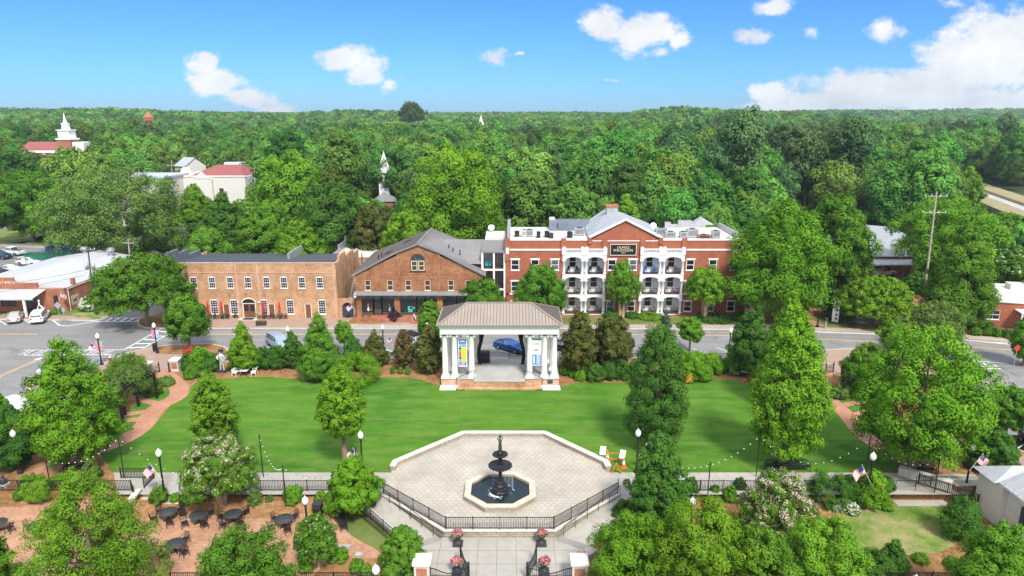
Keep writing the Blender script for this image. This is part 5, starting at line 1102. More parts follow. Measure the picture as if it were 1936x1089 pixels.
mb.box(-.42,.42,-.36,.36,h_-.14,h_-.01)
for sx in (-.36,.36):
    vs = [(sx+.15*math.cos(k*R(36)), -.38, h_-.28+.15*math.sin(k*R(36))) for k in range(10)]+[(sx+.15*math.cos(k*R(36)), .38, h_-.28+.15*math.sin(k*R(36))) for k in range(10)]
    mb.add(vs, [tuple(reversed(range(10))), tuple(range(10, 20))]+[(k, (k+1) % 10, 10+(k+1) % 10, 10+k) for k in range(10)])
c0 = mb.build('column', 'offwhite', pv, (cols_[0][0], cols_[0][1], dz))
for x, y in cols_[1:]: c = c0.copy(); col.objects.link(c); c.parent = pv; c.location = (x, y, dz)
et = AT(945, 613, Yp+.2).z; ew = (PX(1056, 615)-PX(835, 615))/2; ecx = (PX(1056, 615)+PX(835, 615))/2; e0 = colx[0]-.45; e1 = colx[5]+.45
mb = MB(); 
for (a, b, c, d) in ((e0, e1, .12, 1.15), (e0, e1, PD-1.15, PD-.32), (e0, e0+.8, 1.151, PD-1.151), (e1-.8, e1, 1.151, PD-1.151)): mb.box(a, b, c, d, ct, et-.12)
mb.box(e0-.12, e1+.12, .04, PD-.2, et-.45, et-.3); mb.box(e0-.35, e1+.35, -.12, PD+.05, et-.119, et+.02); mb.build('entablature', 'offwhite', pv)
mb = MB(); k = 0
while e0+k*.27 < e1: mb.box(e0+k*.27, e0+k*.27+.13, .0, .118, et-.25, et-.122); k += 1
mb.build('dentils', 'offwhite', pv)
rl, rr_, = PX(828, 613)-.05, PX(1062, 613)+.05; rt = AT(945, 572.5, Yp+PD/2).z; ra, rb = PX(884, 573, Yp+PD/2), PX(1003, 573, Yp+PD/2)
A, B, C, D = (rl, -.28, et+.03), (rr_, -.28, et+.03), (rr_, PD+.4, et+.03), (rl, PD+.4, et+.03); E_, F_ = (ra, PD/2, rt), (rb, PD/2, rt)
mb = MB(); mb.add([A, B, C, D, E_, F_], [(0,1,5,4),(1,2,5),(2,3,4,5),(3,0,4)])
def face_ribs(a, b, top, n):           # seams straight up a roof face, cut off by hips: a,b eave ends, top = list of the upper edge points
    a, b = Vector(a), Vector(b); tp = [Vector(p) for p in top]
    for i in range(1, n):
        f = i/n; p = a.lerp(b, f); u = (b-a).normalized(); fa = (tp[0]-a).dot(u); fb = (tp[-1]-a).dot(u); L = (b-a).length; s = f*L
        perp = (tp[0]-a)-u*fa
        k = s/fa if s < fa else (1 if s <= fb+1e-6 else (L-s)/(L-fb))
        q = p+perp*k; nrm = u.cross(perp).normalized(); nrm = nrm if nrm.z > 0 else -nrm
        if k > .03: mb.bar(p+nrm*.03, q+nrm*.03, .045, .07, nrm)
mb.cur = 1; face_ribs(A, B, [E_, F_], 38); face_ribs(C, D, [F_, E_], 38); face_ribs(B, C, [F_, F_], 22); face_ribs(D, A, [E_, E_], 22); mb.cur = 0
for a, b in ((A,E_),(B,F_),(C,F_),(D,E_),(E_,F_)): mb.bar(Vector(a)+Vector((0,0,.05)), Vector(b)+Vector((0,0,.05)), .2, .08)
mb.build('roof', ['metal_roof', 'seam'], pv)
mb = MB(); mb.box(rl-.02, rr_+.02, -.34, -.25, et-.06, et+.06); mb.box(rl-.1, rl-.0, -.42, PD+.45, et-.1, et+.06); mb.box(rr_, rr_+.1, -.42, PD+.45, et-.1, et+.06); mb.build('gutter', 'metal_roof', pv)
MB().box(e0+.5, e1-.5, .6, PD-.6, et-.3, et-.25).build('ceiling', 'offwhite', pv)
for sg, xc in ((0, (colx[1]+colx[2])/2), (1, (colx[3]+colx[4])/2)):
    MB().box(-.62,.62,.05,.1,0,.9).build('wall_louvre', 'pale_roof', pv, (xc, PD-1.0, ct-.95))
def curtain(sg, xc):
    m2 = MB(); n = 9; zt = ct; prof = [(zt,0),(zt*.8+dz*.2,-.02),(zt*.55+dz*.45,-.12),(zt*.38+dz*.62,-.36),(zt*.2+dz*.8,-.42),(dz+.05,-.28)]
    vs = []; 
    for z, o in prof:
        wd = .75 if o > -.1 else .42
        for i in range(n): vs.append((xc-sg*o+sg*wd*(i/(n-1)-.5), .12*math.sin(i*2.6), z))
    fs = [(j*n+i, j*n+i+1, (j+1)*n+i+1, (j+1)*n+i) for j in range(len(prof)-1) for i in range(n-1)]
    m2.add(vs, fs, True); t_ = m2.build('curtain', 'black'); t_.location = (pvx, Yp+PD-1.9, 0); return t_
c_ = curtain(-1, PX(913, 660, Yp+PD-1.9)-.1); tag(c_, 'black stage curtain tied back on the left', 'curtain', 'stage curtains'); 
c_ = curtain(1, PX(982, 660, Yp+PD-1.9)+.1); tag(c_, 'black stage curtain tied back on the right', 'curtain', 'stage curtains')
for sx in (-1, 1):       # stair handrails
    x = (sx0 if sx < 0 else sx1); m2 = MB(); m2.bar((x-sx*.1,.2,dz), (x-sx*.1,.2,dz+.95), .05); m2.bar((x-sx*.1,.2,dz+.95), (x+sx*.2,.2,dz+.95), .05); m2.bar((x+sx*.2,.2,dz+.95),(x+sx*2.0,.2,.95),.05); m2.bar((x+sx*2.0,.2,.95),(x+sx*2.0,.2,.1),.05); m2.build('handrail', 'iron', pv)
MB().box(-.3,.3,-.03,.0,0,.45).build('plaque', 'bronze', pv, (PW-1.0,.28,dz-.65))
sk = thing('speaker_stack', 'black loudspeaker cabinet at the back left of the stage', 'speaker', (pvx+PX(916, 668, Yp+PD-.8), Yp+PD-.9, dz)); MB().box(-.65,.65,-.4,.4,.02,1.35).build('cabinet', 'charcoal', sk)
for z in (.35, .95): MB().box(-.58,.58,-.43,-.4,z-.25,z+.25).build('grille', 'black', sk)
# banners hanging between the columns
def banner(px0, px1, py0, py1, nm, lab):
    Y = Yp+.9; a, b = AT(px0, py0, Y), AT(px1, py1, Y); t_ = thing('banner', lab, 'banner', ((a.x+b.x)/2, Y, b.z)); w_ = abs(b.x-a.x)/2; h = a.z-b.z
    MB().box(-w_, w_, -.01, .01, 0, h).build('cloth', 'white', t_); return t_, w_, h
def patch(t_, x0, x1, z0, z1, m_, nm='printed_panel', y=-.016): return MB().box(x0, x1, y, -.011, z0, z1).build(nm, m_, t_)
t_, w_, h = banner(866, 883.5, 639, 693, 'a', 'tall blue and yellow concert-nights banner between the left columns')
patch(t_, -w_*.84, w_*.84, h*.70, h*.96, 'plastic_blue'); patch(t_, -w_*.84, w_*.84, h*.04, h*.17, 'plastic_blue')
mat('banner_yellow', (.70,.68,.06), .7, var=.05); mat('banner_sky', (.25,.55,.80), .7, var=.05); mat('banner_plum', (.30,.05,.18), .7, var=.1)
patch(t_, -w_*.3, w_*.84, h*.18, h*.69, 'banner_yellow'); 
for i, m_ in enumerate(('teal','navy_door','banner_plum','banner_plum','teal','black')): patch(t_, -w_*.84, -w_*.32, h*(.18+i*.085), h*(.18+i*.085+.075), m_)
patch(t_, -w_*.45, w_*.45, h*.06, h*.155, 'pink', y=-.02); patch(t_, -w_*.55, w_*.55, h*.865, h*.905, 'trim_cream', y=-.02); patch(t_, -w_*.1, w_*.1, h*.91, h*.93, 'banner_yellow', y=-.02)
text('NIGHTS', .30, 'white', t_, (0, -.02, h*.76), sx=1.0)
for i in range(7): patch(t_, -w_*.22, w_*.7, h*(.215+i*.068), h*(.215+i*.068+.014), 'green_paint' if i % 2 else 'orange', y=-.02)
t_, w_, h = banner(1005, 1023.5, 639, 691, 'b', 'tall white and blue sponsors banner between the right columns')
patch(t_, -w_*.88, w_*.88, h*.935, h*.975, 'blue_paint'); patch(t_, -w_*.84, w_*.84, h*.03, h*.40, 'plastic_blue')
mat('ink_green', (.12,.22,.16), .7, var=0)
patch(t_, -w_*.75, w_*.75, h*.775, h*.80, 'ink_green'); patch(t_, -w_*.6, w_*.6, h*.735, h*.75, 'ink_green'); MB().bar((-.1,-.02,h*.88),(.08,-.02,h*.80),.05,.01).build('printed_mark', 'ink_green', t_)
patch(t_, -w_*.4, w_*.45, h*.595, h*.605, 'orange'); text('AMEC', .22, 'black', t_, (0, -.02, h*.56))
patch(t_, -w_*.68, -w_*.25, h*.07, h*.36, 'banner_sky', y=-.02); 
for i in range(6): patch(t_, -w_*.6, -w_*.3, h*(.08+i*.047), h*(.08+i*.047+.028), 'banner_yellow' if i < 2 else 'white', y=-.024)
patch(t_, w_*.05, w_*.62, h*.06, h*.38, 'white', y=-.02)
for i in range(8): patch(t_, w_*.12, w_*.55, h*(.075+i*.038), h*(.075+i*.038+.018), 'plastic_blue', y=-.024)
# ------------------------------------------------------------------ fountain
ft = thing('fountain', 'black tiered cast fountain in an octagonal cream stone pool on the plaza', 'fountain', (-.95, 49.75, 0))
def octr(rx, ry): return [(rx*.42,-ry),(rx,-ry*.42),(rx,ry*.42),(rx*.42,ry),(-rx*.42,ry),(-rx,ry*.42),(-rx,-ry*.42),(-rx*.42,-ry)]
FRX = 2.86; FRY = 2.75; o1 = octr(FRX, FRY); o2 = octr(FRX-.5, FRY-.5); o1b = octr(FRX-.07, FRY-.07)
mb = MB(); n = 8; zc_ = .52
mb.add([(p[0],p[1],.02) for p in o1b]+[(p[0],p[1],zc_-.1) for p in o1b], [(i,(i+1)%n,n+(i+1)%n,n+i) for i in range(n)]); mb.add([(p[0],p[1],.0) for p in o2]+[(p[0],p[1],zc_-.1) for p in o2], [(i,n+i,n+(i+1)%n,(i+1)%n) for i in range(n)]); mb.build('basin_wall', 'stone', ft)
mb = MB(); V = [(p[0],p[1],zc_-.1) for p in o1]+[(p[0],p[1],zc_) for p in o1]+[(p[0],p[1],zc_) for p in o2]+[(p[0],p[1],zc_-.1) for p in o2]
mb.add(V, [(k*n+i, k*n+(i+1)%n, ((k+1)%4)*n+(i+1)%n, ((k+1)%4)*n+i) for k in range(4) for i in range(n)]); mb.build('rim', 'cream_stone', ft)
wtr = bpy.data.materials.new('water'); wtr.use_nodes = True; a = NT(wtr.node_tree); b = a.N['Principled BSDF']; b.inputs['Base Color'].default_value = (.012,.022,.025,1); b.inputs['Roughness'].default_value = .08; b.inputs['Specular IOR Level'].default_value = .5
bp = a.n('ShaderNodeBump'); bp.inputs['Strength'].default_value = .35; bp.inputs['Distance'].default_value = .05; a.put(bp.inputs['Height'], a.noise(a.n('ShaderNodeTexCoord').outputs['Object'], 6, 4)); a.L.new(bp.outputs[0], b.inputs['Normal']); M['water'] = wtr
wo_ = MB().prism(o2, .28, .28).build('water', 'water', None, (-.95, 49.75, 0)); tag(wo_, kind='structure')
mb = MB(); mb.lathe([(.72,.1),(.72,.38),(.62,.48),(.66,.6),(.5,.68),(.52,.85),(.42,.95),(.36,1.0),(.40,1.1),(.22,1.22),(.18,1.5),(.14,1.9)], 8, smooth=False); mb.lathe([(.14,1.9),(.18,2.0),(.12,2.3),(.2,2.42)], 12)
for k in range(4): 
    t_ = R(90*k+45); mb.ball((.52*math.cos(t_), .52*math.sin(t_), .62), .17, 8, 6)
mb.build('pedestal', 'iron', ft)
def bowl(r, z, nm):
    m2 = MB(); m2.lathe([(.14,z-.42),(.2,z-.3),(r*.5,z-.14),(r*.92,z-.05),(r,z+.02),(r*1.02,z+.06),(r*.97,z+.06),(r*.8,z+.0),(.2,z-.03),(.12,z+.1)], 28)
    for k in range(20): t_ = 2*math.pi*k/20; m2.ball((r*.99*math.cos(t_), r*.99*math.sin(t_), z-.02), .05, 5, 4)
    return m2.build('bowl', 'iron', ft)
bowl(.95, 2.55, 'a'); bowl(.60, 3.55, 'b')
mb = MB(); mb.lathe([(.12,2.55),(.2,2.7),(.1,2.95),(.13,3.1),(.09,3.3)], 10); mb.lathe([(.12,3.5),(.26,3.55),(.26,3.7),(.14,3.8),(.10,3.95)], 10); mb.build('stem', 'iron', ft)
mb = MB(); mb.lathe([(.13,3.9),(.16,4.1),(.15,4.35),(.10,4.5),(.13,4.62),(.15,4.78),(.09,4.86),(.05,4.9),(.09,4.98),(.09,5.06),(.03,5.12)], 10); mb.tube([(.13,0,4.78),(.22,0,4.95),(.12,0,5.15)], [.05,.04,.03], 6); mb.tube([(-.13,0,4.78),(-.2,.02,4.95),(-.1,0,5.15)], [.05,.04,.03], 6); mb.lathe([(.02,5.1),(.14,5.16),(.05,5.2),(.01,5.36)], 8); mb.build('finial_figure', 'bronze', ft)
mat('spray', (.85,.87,.88), .3, var=0); b = M['spray'].node_tree.nodes['Principled BSDF']; b.inputs['Alpha'].default_value = .55
rs = random.Random(5); mb = MB()
for k in range(11): 
    t_ = 2*math.pi*k/30+rs.random()*.1; r = .97; mb.tube([(r*math.cos(t_), r*math.sin(t_), 2.55), (r*1.04*math.cos(t_), r*1.04*math.sin(t_), 1.6), (r*1.07*math.cos(t_), r*1.07*math.sin(t_), .3)], [.006,.009,.012], 4, False)
for k in range(36):
    t_ = rs.random()*6.28; r = .85+rs.random()*.35; mb.ball((r*math.cos(t_), r*math.sin(t_), .29), .02+rs.random()*.05, 6, 4, .4)
for k in range(40): t_ = R(200)+rs.random()*1.2; r = .85+rs.random()*.2; mb.ball((r*math.cos(t_), r*math.sin(t_), .29), .03+rs.random()*.06, 6, 4, .4)
mb.build('falling_water', 'spray', ft)
# ------------------------------------------------------------------ railings
def railing(label, pts, h=1.0, gap=.125, post=1.9, pw=.06, rw_=.045, group='black iron railings', finial=True, low=.12, name='railing', tall_ends=False):
    """pts: list of (x,y,z) along the foot"""
    t_ = thing(name, label, 'railing', tuple(pts[0]), 0, group); o = Vector(pts[0]); P = [Vector(p)-o for p in pts]
    r_ = MB(); k_ = MB()
    for a, b in zip(P[:-1], P[1:]):
        for z in (low, h): r_.bar(a+Vector((0,0,z)), b+Vector((0,0,z)), rw_, rw_*.9)
        L = (b-a).length; n = max(1, int(L/gap))
        for i in range(n):
            q = a.lerp(b, (i+.5)/n); k_.bar(q+Vector((0,0,low)), q+Vector((0,0,h)), .032)
    r_.build('rails', 'iron', t_); k_.build('pickets', 'iron', t_)
    for a, b in zip(P[:-1], P[1:]):
        L = (b-a).length; n = max(1, round(L/post))
        for i in range(n+(1 if b is P[-1] else 0)):
            q = a.lerp(b, i/n); hh = h+.06+(.25 if tall_ends and ((i == 0 and a is P[0]) or (b is P[-1] and i == n)) else 0)
            m2 = MB(); m2.box(-pw/2, pw/2, -pw/2, pw/2, 0, hh); m2.ball((0,0,hh+.02), pw*.6, 6, 4); m2.build('post', 'iron', t_, q)
    return t_
railing('black railing round the front edge of the fountain plaza', [(-10.45,49.65,.1),(-4.9,44.72,.1),(3.1,44.72,.1),(8.6,49.65,.1)], h=1.0, tall_ends=True)
railing('black railing on the outer kerb of the left ramp', [(-13.2,48.75,.12),(-8.4,43.65,EZ+.16)], h=.95)
railing('black railing on the outer kerb of the right ramp', [(11.2,48.75,.12),(6.4,43.65,EZ+.16)], h=.95)
for sg, lb in ((-1, 'left'), (1, 'right')):
    t_ = thing('handrail', 'thin black handrail along the inner wall of the %s ramp' % lb, 'handrail', (0,0,0), 0, 'ramp handrails'); m2 = MB()
    mx = lambda x: CX+sg*x
    A0, A1 = Vector((mx(9.75), 49.55, .02)), Vector((mx(4.85), 44.7, EZ+.02)); m2.bar(A0+Vector((0,0,.85)), A1+Vector((0,0,.85)), .04)
    m2.build('rail', 'iron', t_)
    for k in range(6): q = A0.lerp(A1, k/5); MB().bar((0,0,0),(0,0,.85),.035).build('post', 'iron', t_, q)
railing('black railing along the walkway above the patio', [(-26.3,50.2,.0),(-13.0,50.2,.0),(-13.2,48.75,.1)], h=.95)
railing('black railing returning down beside the patio steps', [(-26.3,50.2,.0),(-26.45,49.0,-.5)], h=.95)
railing('black railing before the mulch bed at the left edge', [(-46,50.2,0),(-31.2,50.2,0),(-30.7,49.6,-.2)], h=.95)
railing('black railing in front of the mulch at the path end', [(-33.2,52.2,0),(-30.4,52.2,0),(-30.4,50.6,0)], h=.95)
railing('black railing along the walkway right of the plaza', [(9.9,50.2,.0),(26.5,50.2,.0)], h=.95)
railing('black railing on the sloping wall by the brick steps', [(33.9,51.2,.1),(37.2,48.6,-.3)], h=.9); 
fY = G(968, 682).y
railing('black fence behind the shrubs left of the stage', [(G(345,684).x, fY, 0), (G(838,682).x, fY, 0)], h=1.0, post=2.4, group='black fence along the parking bays')
railing('black fence seen through the stage', [(G(898,682).x, fY, 0), (G(918,682).x, fY, 0)], h=1.0, group='black fence along the parking bays')
railing('short black fence at the back right of the stage', [(G(962,682).x, fY, 0), (G(1000,682).x, fY, 0)], h=1.0, group='black fence along the parking bays')
railing('black fence behind the shrubs right of the stage', [(G(1058,682).x, fY, 0), (G(1500,682).x, fY, 0)], h=1.0, post=2.4, group='black fence along the parking bays')
railing('black fence at the foot of the photo, left of the gate pillar', [(-23,39.7,-.9),(-6.5,39.7,-.9)], h=1.05, group='front boundary fence')
railing('black fence at the foot of the photo, right of the hedge', [(5.1,39.7,-.9),(36,39.7,-.9)], h=1.05, group='front boundary fence')
# low rails by the steps
for (x0, y0, x1, y1, lb) in ((-29.0,50.0,-27.9,48.2,'left'), (-27.2,50.1,-26.4,48.3,'right'), (31.5,50.3,34.8,50.3,'front'), (33.5,50.9,36,50.9,'back')):
    t_ = thing('handrail', 'thin black handrail on the %s side of the %s steps' % (lb, 'patio' if x0 < 0 else 'garden lawn'), 'handrail', (x0, y0, 0), 0, 'step handrails'); z1 = -.75 if x0 < 0 else 0; v = Vector((x1-x0, y1-y0, z1)); m2 = MB(); m2.bar((0,0,.9), v+Vector((0,0,.9)), .04); m2.build('rail', 'iron', t_)
    for k in range(3): MB().bar((0,0,0),(0,0,.9),.035).build('post', 'iron', t_, v*(k/2))
# retaining walls at right
g_ = wallrun([(33.2,52.9),(36.2,50.4)], .5, .75, 'coping', 'coping', name='retaining_wall', label='sloping pale concrete cheek wall beside the ramp at the right')
wallrun([(36.4,50.55),(39.2,50.55)], .7, .55, 'coping', 'tan_brick', name='brick_pier_wall', label='low brick wall with white cap left of the brick steps'); wallrun([(42.0,50.5),(43.5,50.5)], .7, .5, 'coping', 'tan_brick', name='brick_pier_wall', label='low brick wall with white cap beside the white outbuilding')
wallrun([(-30.6,50.15),(-30.4,48.6)], .4, .25, 'coping', 'stone', name='cheek_wall', label='stone cheek wall on the left side of the patio steps')
# ------------------------------------------------------------------ gate piers and gates
def pier(label, x, y, z, w_=.95, h=1.75, capm='offwhite', wallm='stone', slab=True):
    t_ = thing('gate_pier', label, 'gate pier', (x, y, z), 0, 'gate piers'); MB().box(-w_/2, w_/2, -w_/2, w_/2, 0, h-.28).build('shaft', 'coping', t_)
    MB().box(-w_*.36, w_*.36, -w_/2-.012, -w_/2-.002, .35, h-.5).build('brick_panel', 'old_brick', t_); m2 = MB(); m2.box(-w_*.6, w_*.6, -w_*.6, w_*.6, h-.279, h-.1); m2.add([(-w_*.6,-w_*.6,h-.1),(w_*.6,-w_*.6,h-.1),(w_*.6,w_*.6,h-.1),(-w_*.6,w_*.6,h-.1),(0,0,h+.12)], [(0,1,4),(1,2,4),(2,3,4),(3,0,4)]); m2.build('cap', capm, t_); return t_
pier('white capped stone pier left of the front gate', -6.0, 39.7, -.9, 1.0, 2.25); pier('white capped stone pier right of the front gate', 4.5, 39.7, -.9, 1.0, 2.25)
pa = G(276, 708); pb = G(331, 700)
pier('pale capped pier left of the corner gate', G(280,708).x, G(280,708).y, 0, .9, 1.6); pier('pale capped pier right of the corner gate', G(334,700).x, G(334,700).y, 0, .9, 1.6)
def gate(label, hinge, tip, z, h0=1.15, h1=.75, grp='iron gates', panel='gate'):
    t_ = thing('gate', label, 'gate', (*hinge, z), 0, grp); v = Vector((tip[0]-hinge[0], tip[1]-hinge[1], 0)); L = v.length; m2 = MB(); top = lambda f: h1+(h0-h1)*abs(math.cos(math.pi*min(1, f*1.0)))**2 if f < .5 else h1+(h0-h1)*abs(math.cos(math.pi*f))**2
    n = int(L/.13)
    for i in range(n+1): f = i/n; q = v*f; m2.bar(q+Vector((0,0,.1)), q+Vector((0,0,top(f))), .028)
    m2.build('pickets', 'iron', t_); m2 = MB()
    for i in range(12): m2.bar(v*(i/12)+Vector((0,0,top(i/12))), v*((i+1)/12)+Vector((0,0,top((i+1)/12))), .045); 
    m2.bar(Vector((0,0,.1)), v+Vector((0,0,.1)), .045); m2.bar(Vector((0,0,h1-.2)), v+Vector((0,0,h1-.2)), .035); m2.build('frame', 'iron', t_)
    for q in (Vector((0,0,0)), v): m3 = MB(); m3.box(-.05,.05,-.05,.05,0,h0+.12); m3.lathe([(.07,0),(.03,.1),(.001,.2)], 6, (0,0,h0+.12)); m3.build('post', 'iron', t_, q)
gate('fixed black fence panel with dipped top left of the gateway', (-5.5,39.7), (-3.0,39.7), EZ-.15); gate('fixed black fence panel with dipped top right of the gateway', (4.0,39.7), (1.1,39.7), EZ-.15)
gate('open black iron gate leaf on the left of the front gateway', (-2.9,39.8), (-3.6,41.7), EZ-.1, 1.3, 1.0); gate('open black iron gate leaf on the right of the front gateway', (1.0,39.8), (1.7,41.7), EZ-.1, 1.3, 1.0)
g1, g2, g3, g4 = G(283,707), G(302,704), G(320,704), G(337,697)
gate('low black iron gate leaf left of the corner path', (g1.x,g1.y), (g2.x,g2.y), 0, 1.1, .85); gate('low black iron gate leaf right of the corner path', (g4.x,g4.y), (g3.x,g3.y), 0, 1.1, .85)
g1, g2 = G(1560,706), G(1575,704); gate('black iron gate leaf by the right-hand brick path', (g1.x,g1.y), (g2.x,g2.y), 0, 1.1, .9)
MB_ = MB(); b_ = thing('bollard', 'short black post beside the right-hand gate', 'post', tuple(G(1591,708))); MB().box(-.09,.09,-.09,.09,0,1.1).build('shaft', 'iron', b_); MB().ball((0,0,1.15),.1,6,4).build('cap', 'iron', b_)
# ------------------------------------------------------------------ flower urns
def urn(label, x, y, z, grp, pet='petal_magenta', src=None):
    t_ = thing('flower_urn', label, 'flower urn', (x, y, z), 0, grp); MB().box(-.36,.36,-.36,.36,0,.16).build('plinth', 'charcoal', t_); m2 = MB(); m2.lathe([(.22,.16),(.2,.22),(.09,.32),(.09,.42),(.24,.56),(.33,.72),(.38,.86),(.34,.88)], 14); m2.build('bowl', 'bronze', t_)
    me = leaves('flowers', .85, .85, .75, 1.25, 'dome', .10, int(abs(x)*100)+5, ['leaf_mid', pet], 2.2, .4, .55, fl_top=False); o = bpy.data.objects.new('flowers', me); col.objects.link(o); o.parent = t_
urn('urn of pink flowers left of centre below the plaza railing', -3.95, 43.75, EZ, 'urns of pink flowers'); urn('urn of pink flowers right of centre below the plaza railing', 2.15, 43.75, EZ, 'urns of pink flowers')
urn('urn of pink flowers behind the left gate panel', -3.75, 40.6, EZ, 'urns of pink flowers'); urn('urn of pink flowers behind the right gate panel', 2.2, 40.6, EZ, 'urns of pink flowers')
# ------------------------------------------------------------------ street lamps
LH = 4.0
def lamp_proto():
    t_ = thing('street_lamp', 'x', 'street lamp', (0,0,0)); m2 = MB(); m2.lathe([(.24,0),(.24,.1),(.16,.3),(.12,.5),(.10,.7)], 10); m2.build('base', 'iron', t_); MB().lathe([(.085,.7),(.065,LH-.95),(.10,LH-.9),(.06,LH-.82),(.13,LH-.62),(.13,LH-.56)], 10).build('pole', 'iron', t_)
    g = MB(); g.lathe([(.13,LH-.56),(.22,LH-.42),(.24,LH-.25),(.19,LH-.08),(.10,LH-.0),(.06,LH+.05)], 14); go = g.build('globe', 'globe', t_); MB().lathe([(.06,LH+.05),(.03,LH+.1),(.001,LH+.2)], 8).build('finial', 'globe', go); return t_
lp = None
def lamp(px, py, label, z=0., H=LH):
    global lp
    g = G(px, py, z+H+.1)
    if lp is None: lp = lamp_proto(); lp.location = (g.x, g.y, z); lp['label'] = label; lp['group'] = 'street lamps with white globes'; o = lp
    else: o = dup(lp, (g.x, g.y, z), 0, label)
    return o
flagp = None
mat('flag_blue', (.02,.035,.18), .7, var=0); mat('flag_red', (.55,.03,.045), .7, var=0); mat('flag_white', (.80,.80,.80), .7, var=0)
def flag(loc, rz, label, s=1., tilt=.5, grp='flags on the lamp posts'):
    global flagp
    if flagp is None:
        t_ = thing('flag', label, 'flag', (0,0,0)); MB().tube([(0,0,-.3),(0,0,1.75)], .018, 6).build('staff', 'offwhite', t_); m2 = MB(); nx_ = 14; W_, H_ = 1.35, .85
        def pt(i, j): 
            x = W_*i/nx_; z = 1.68-H_*j/13; return (x*.82, .12*math.sin(x*5.2+j*.12)*min(1, x*2), z-x*.28-.05*math.sin(x*5))
        for i in range(nx_):
            for j in range(13):
                m2.cur = 2 if (i < 6 and j < 7) else (j % 2); m2.add([pt(i,j), pt(i,j+1), pt(i+1,j+1), pt(i+1,j)], [(0,1,2,3)])
        m2.cur = 1
        for i in range(5):
            for j in range(4):
                c = Vector(pt(i+.6, j*1.6+.7)); m2.add([c+Vector((dx*.03,-.008,dz_*.03)) for dx, dz_ in ((-1,0),(0,-1),(1,0),(0,1))], [(0,1,2,3)])
        m2.build('cloth', ['flag_red','flag_white','flag_blue'], t_); flagp = t_; t_['group'] = grp
    else: t_ = dup(flagp, (0,0,0), 0, label, grp)
    t_.location = loc; t_.rotation_euler = (0, tilt, rz); s *= .82; t_.scale = (s, s, s); return t_
def lflag(l, side, label, s=.8, z=1.5):
    p = l.location; flag((p.x+side*.1, p.y-.1, p.z+z), 0 if side > 0 else math.pi, label, s)
def lbanner(l, side, mats_, label, z=2.0, h=1.15, w_=.45):
    p = l.location; t_ = thing('lamp_banner', label, 'banner', (p.x, p.y, p.z+z), R(-12), 'banners on the lamp posts'); m2 = MB(); 
    m2.bar((side*.08,0,h+.03),(side*(.12+w_),0,h+.03),.025); m2.bar((side*.08,0,-.03),(side*(.12+w_),0,-.03),.025); m2.build('bracket', 'iron', t_)
    for i, m_ in enumerate(mats_): n = len(mats_); a, b = sorted((side*.12, side*(.12+w_))); MB().box(a, b, -.012, .012, h*i/n+.002, h*(i+1)/n-.002).build('cloth', m_, t_)
mat('banner_pink', (.75,.22,.34), .7, var=.15, vscale=5); mat('banner_green', (.18,.55,.25), .7, var=.15, vscale=5); mat('banner_lilac', (.62,.50,.72), .7, var=.15, vscale=5)
l = lamp(290, 610, 'corner lamp post with red and blue banners, left of the round street tree'); lbanner(l, 1, ['banner_sky','banner_lilac'], 'blue and lilac banner on the corner lamp post'); lbanner(l, -1, ['banner_pink'], 'red-pink banner on the corner lamp post', w_=.35)
l = lamp(183, 630, 'lamp post with pink and green banners at the left crossing'); lbanner(l, 1, ['banner_pink','banner_green'], 'pink and green banner on the left crossing lamp'); lbanner(l, -1, ['banner_pink'], 'narrow pink banner on the left crossing lamp', w_=.35); lflag(l, -1, 'flag flying left of the banner lamp at the crossing', .9, 1.8)
l = lamp(176, 546, 'lamp post beside the leaning utility pole at the stable'); lflag(l, 1, 'flag beside the white-flowered bush at the stable', 1.1, 1.6)
l = lamp(543, 617, 'lamp post behind the light blue parked car')
l = lamp(671, 555, 'lamp post in front of the arched gateway'); lflag(l, -1, 'flag on the lamp by the arched gateway', 1.0, 1.4)
l = lamp(723, 614, 'lamp post left of the bronze-leaved magnolia by the parking bays'); lflag(l, 1, 'flag on the lamp left of the stage', 1.0, 1.4)
l = lamp(73, 697, 'lamp post half hidden behind the big left tree'); lflag(l, -1, 'flag beside the road left of the big tree', 1.2, 1.8)
l = lamp(23, 812, 'lamp post at the left edge before the dark trees'); lflag(l, -1, 'flag on the lamp at the left edge', 1.25, 1.7)
l = lamp(300, 857, 'lamp post standing at the patio railing left', 0, 3.6); lflag(l, -1, 'flag on the lamp at the patio railing', 1.0, 1.6)
l = lamp(681, 815, 'lamp post beside the thin tree left of the fountain plaza'); lflag(l, -1, 'flag on the lamp left of the fountain plaza', .9, 1.5)
l = lamp(576, 938, 'lamp post on the patio beside the black bin', -.9)
l = lamp(1207, 811, 'lamp post beside the tall dark columnar tree'); lflag(l, 1, 'flag between the traffic cones and the columnar tree', 1.0, 1.6)
l = lamp(1382, 620, 'lamp post by the road right of the small maple')
l = lamp(1551, 567, 'lamp post by the lawn sign east of the hotel')
l = lamp(1652, 855, 'lamp post left of the garden steps'); lflag(l, -1, 'flag left of the garden steps lamp', 1.1, 1.7)
l = lamp(1841, 838, 'lamp post under the big tree near the white outbuilding'); lflag(l, 1, 'flag by the white outbuilding roof', 1.1, 1.9)
l = lamp(1310, 940, 'lamp globe rising from the foreground foliage right of centre', -.9)
l = lamp(710, 1067, 'lamp globe at the bottom edge left of the gate pier', -.9)
l = lamp(1733, 1087, 'lamp globe at the bottom edge near the garden lawn', -.9)
for px, py, lb in ((1513, 790, 'hotel'),):
    p = G(1513, 606); flag((p.x-8.0, p.y+1.6, .3), 0, 'flag hanging at the ground floor of the hotel', 1.3, .15)
for px, lb in ((435, 'left'), (466, 'middle'), (501, 'right')):
    p = AT(px, 541, Yb-.1); flag((p.x, p.y, p.z-.2), R(-80), '%s of the three flags on the tan brick wall' % lb, .8, .9, 'flags on the tan brick wall')
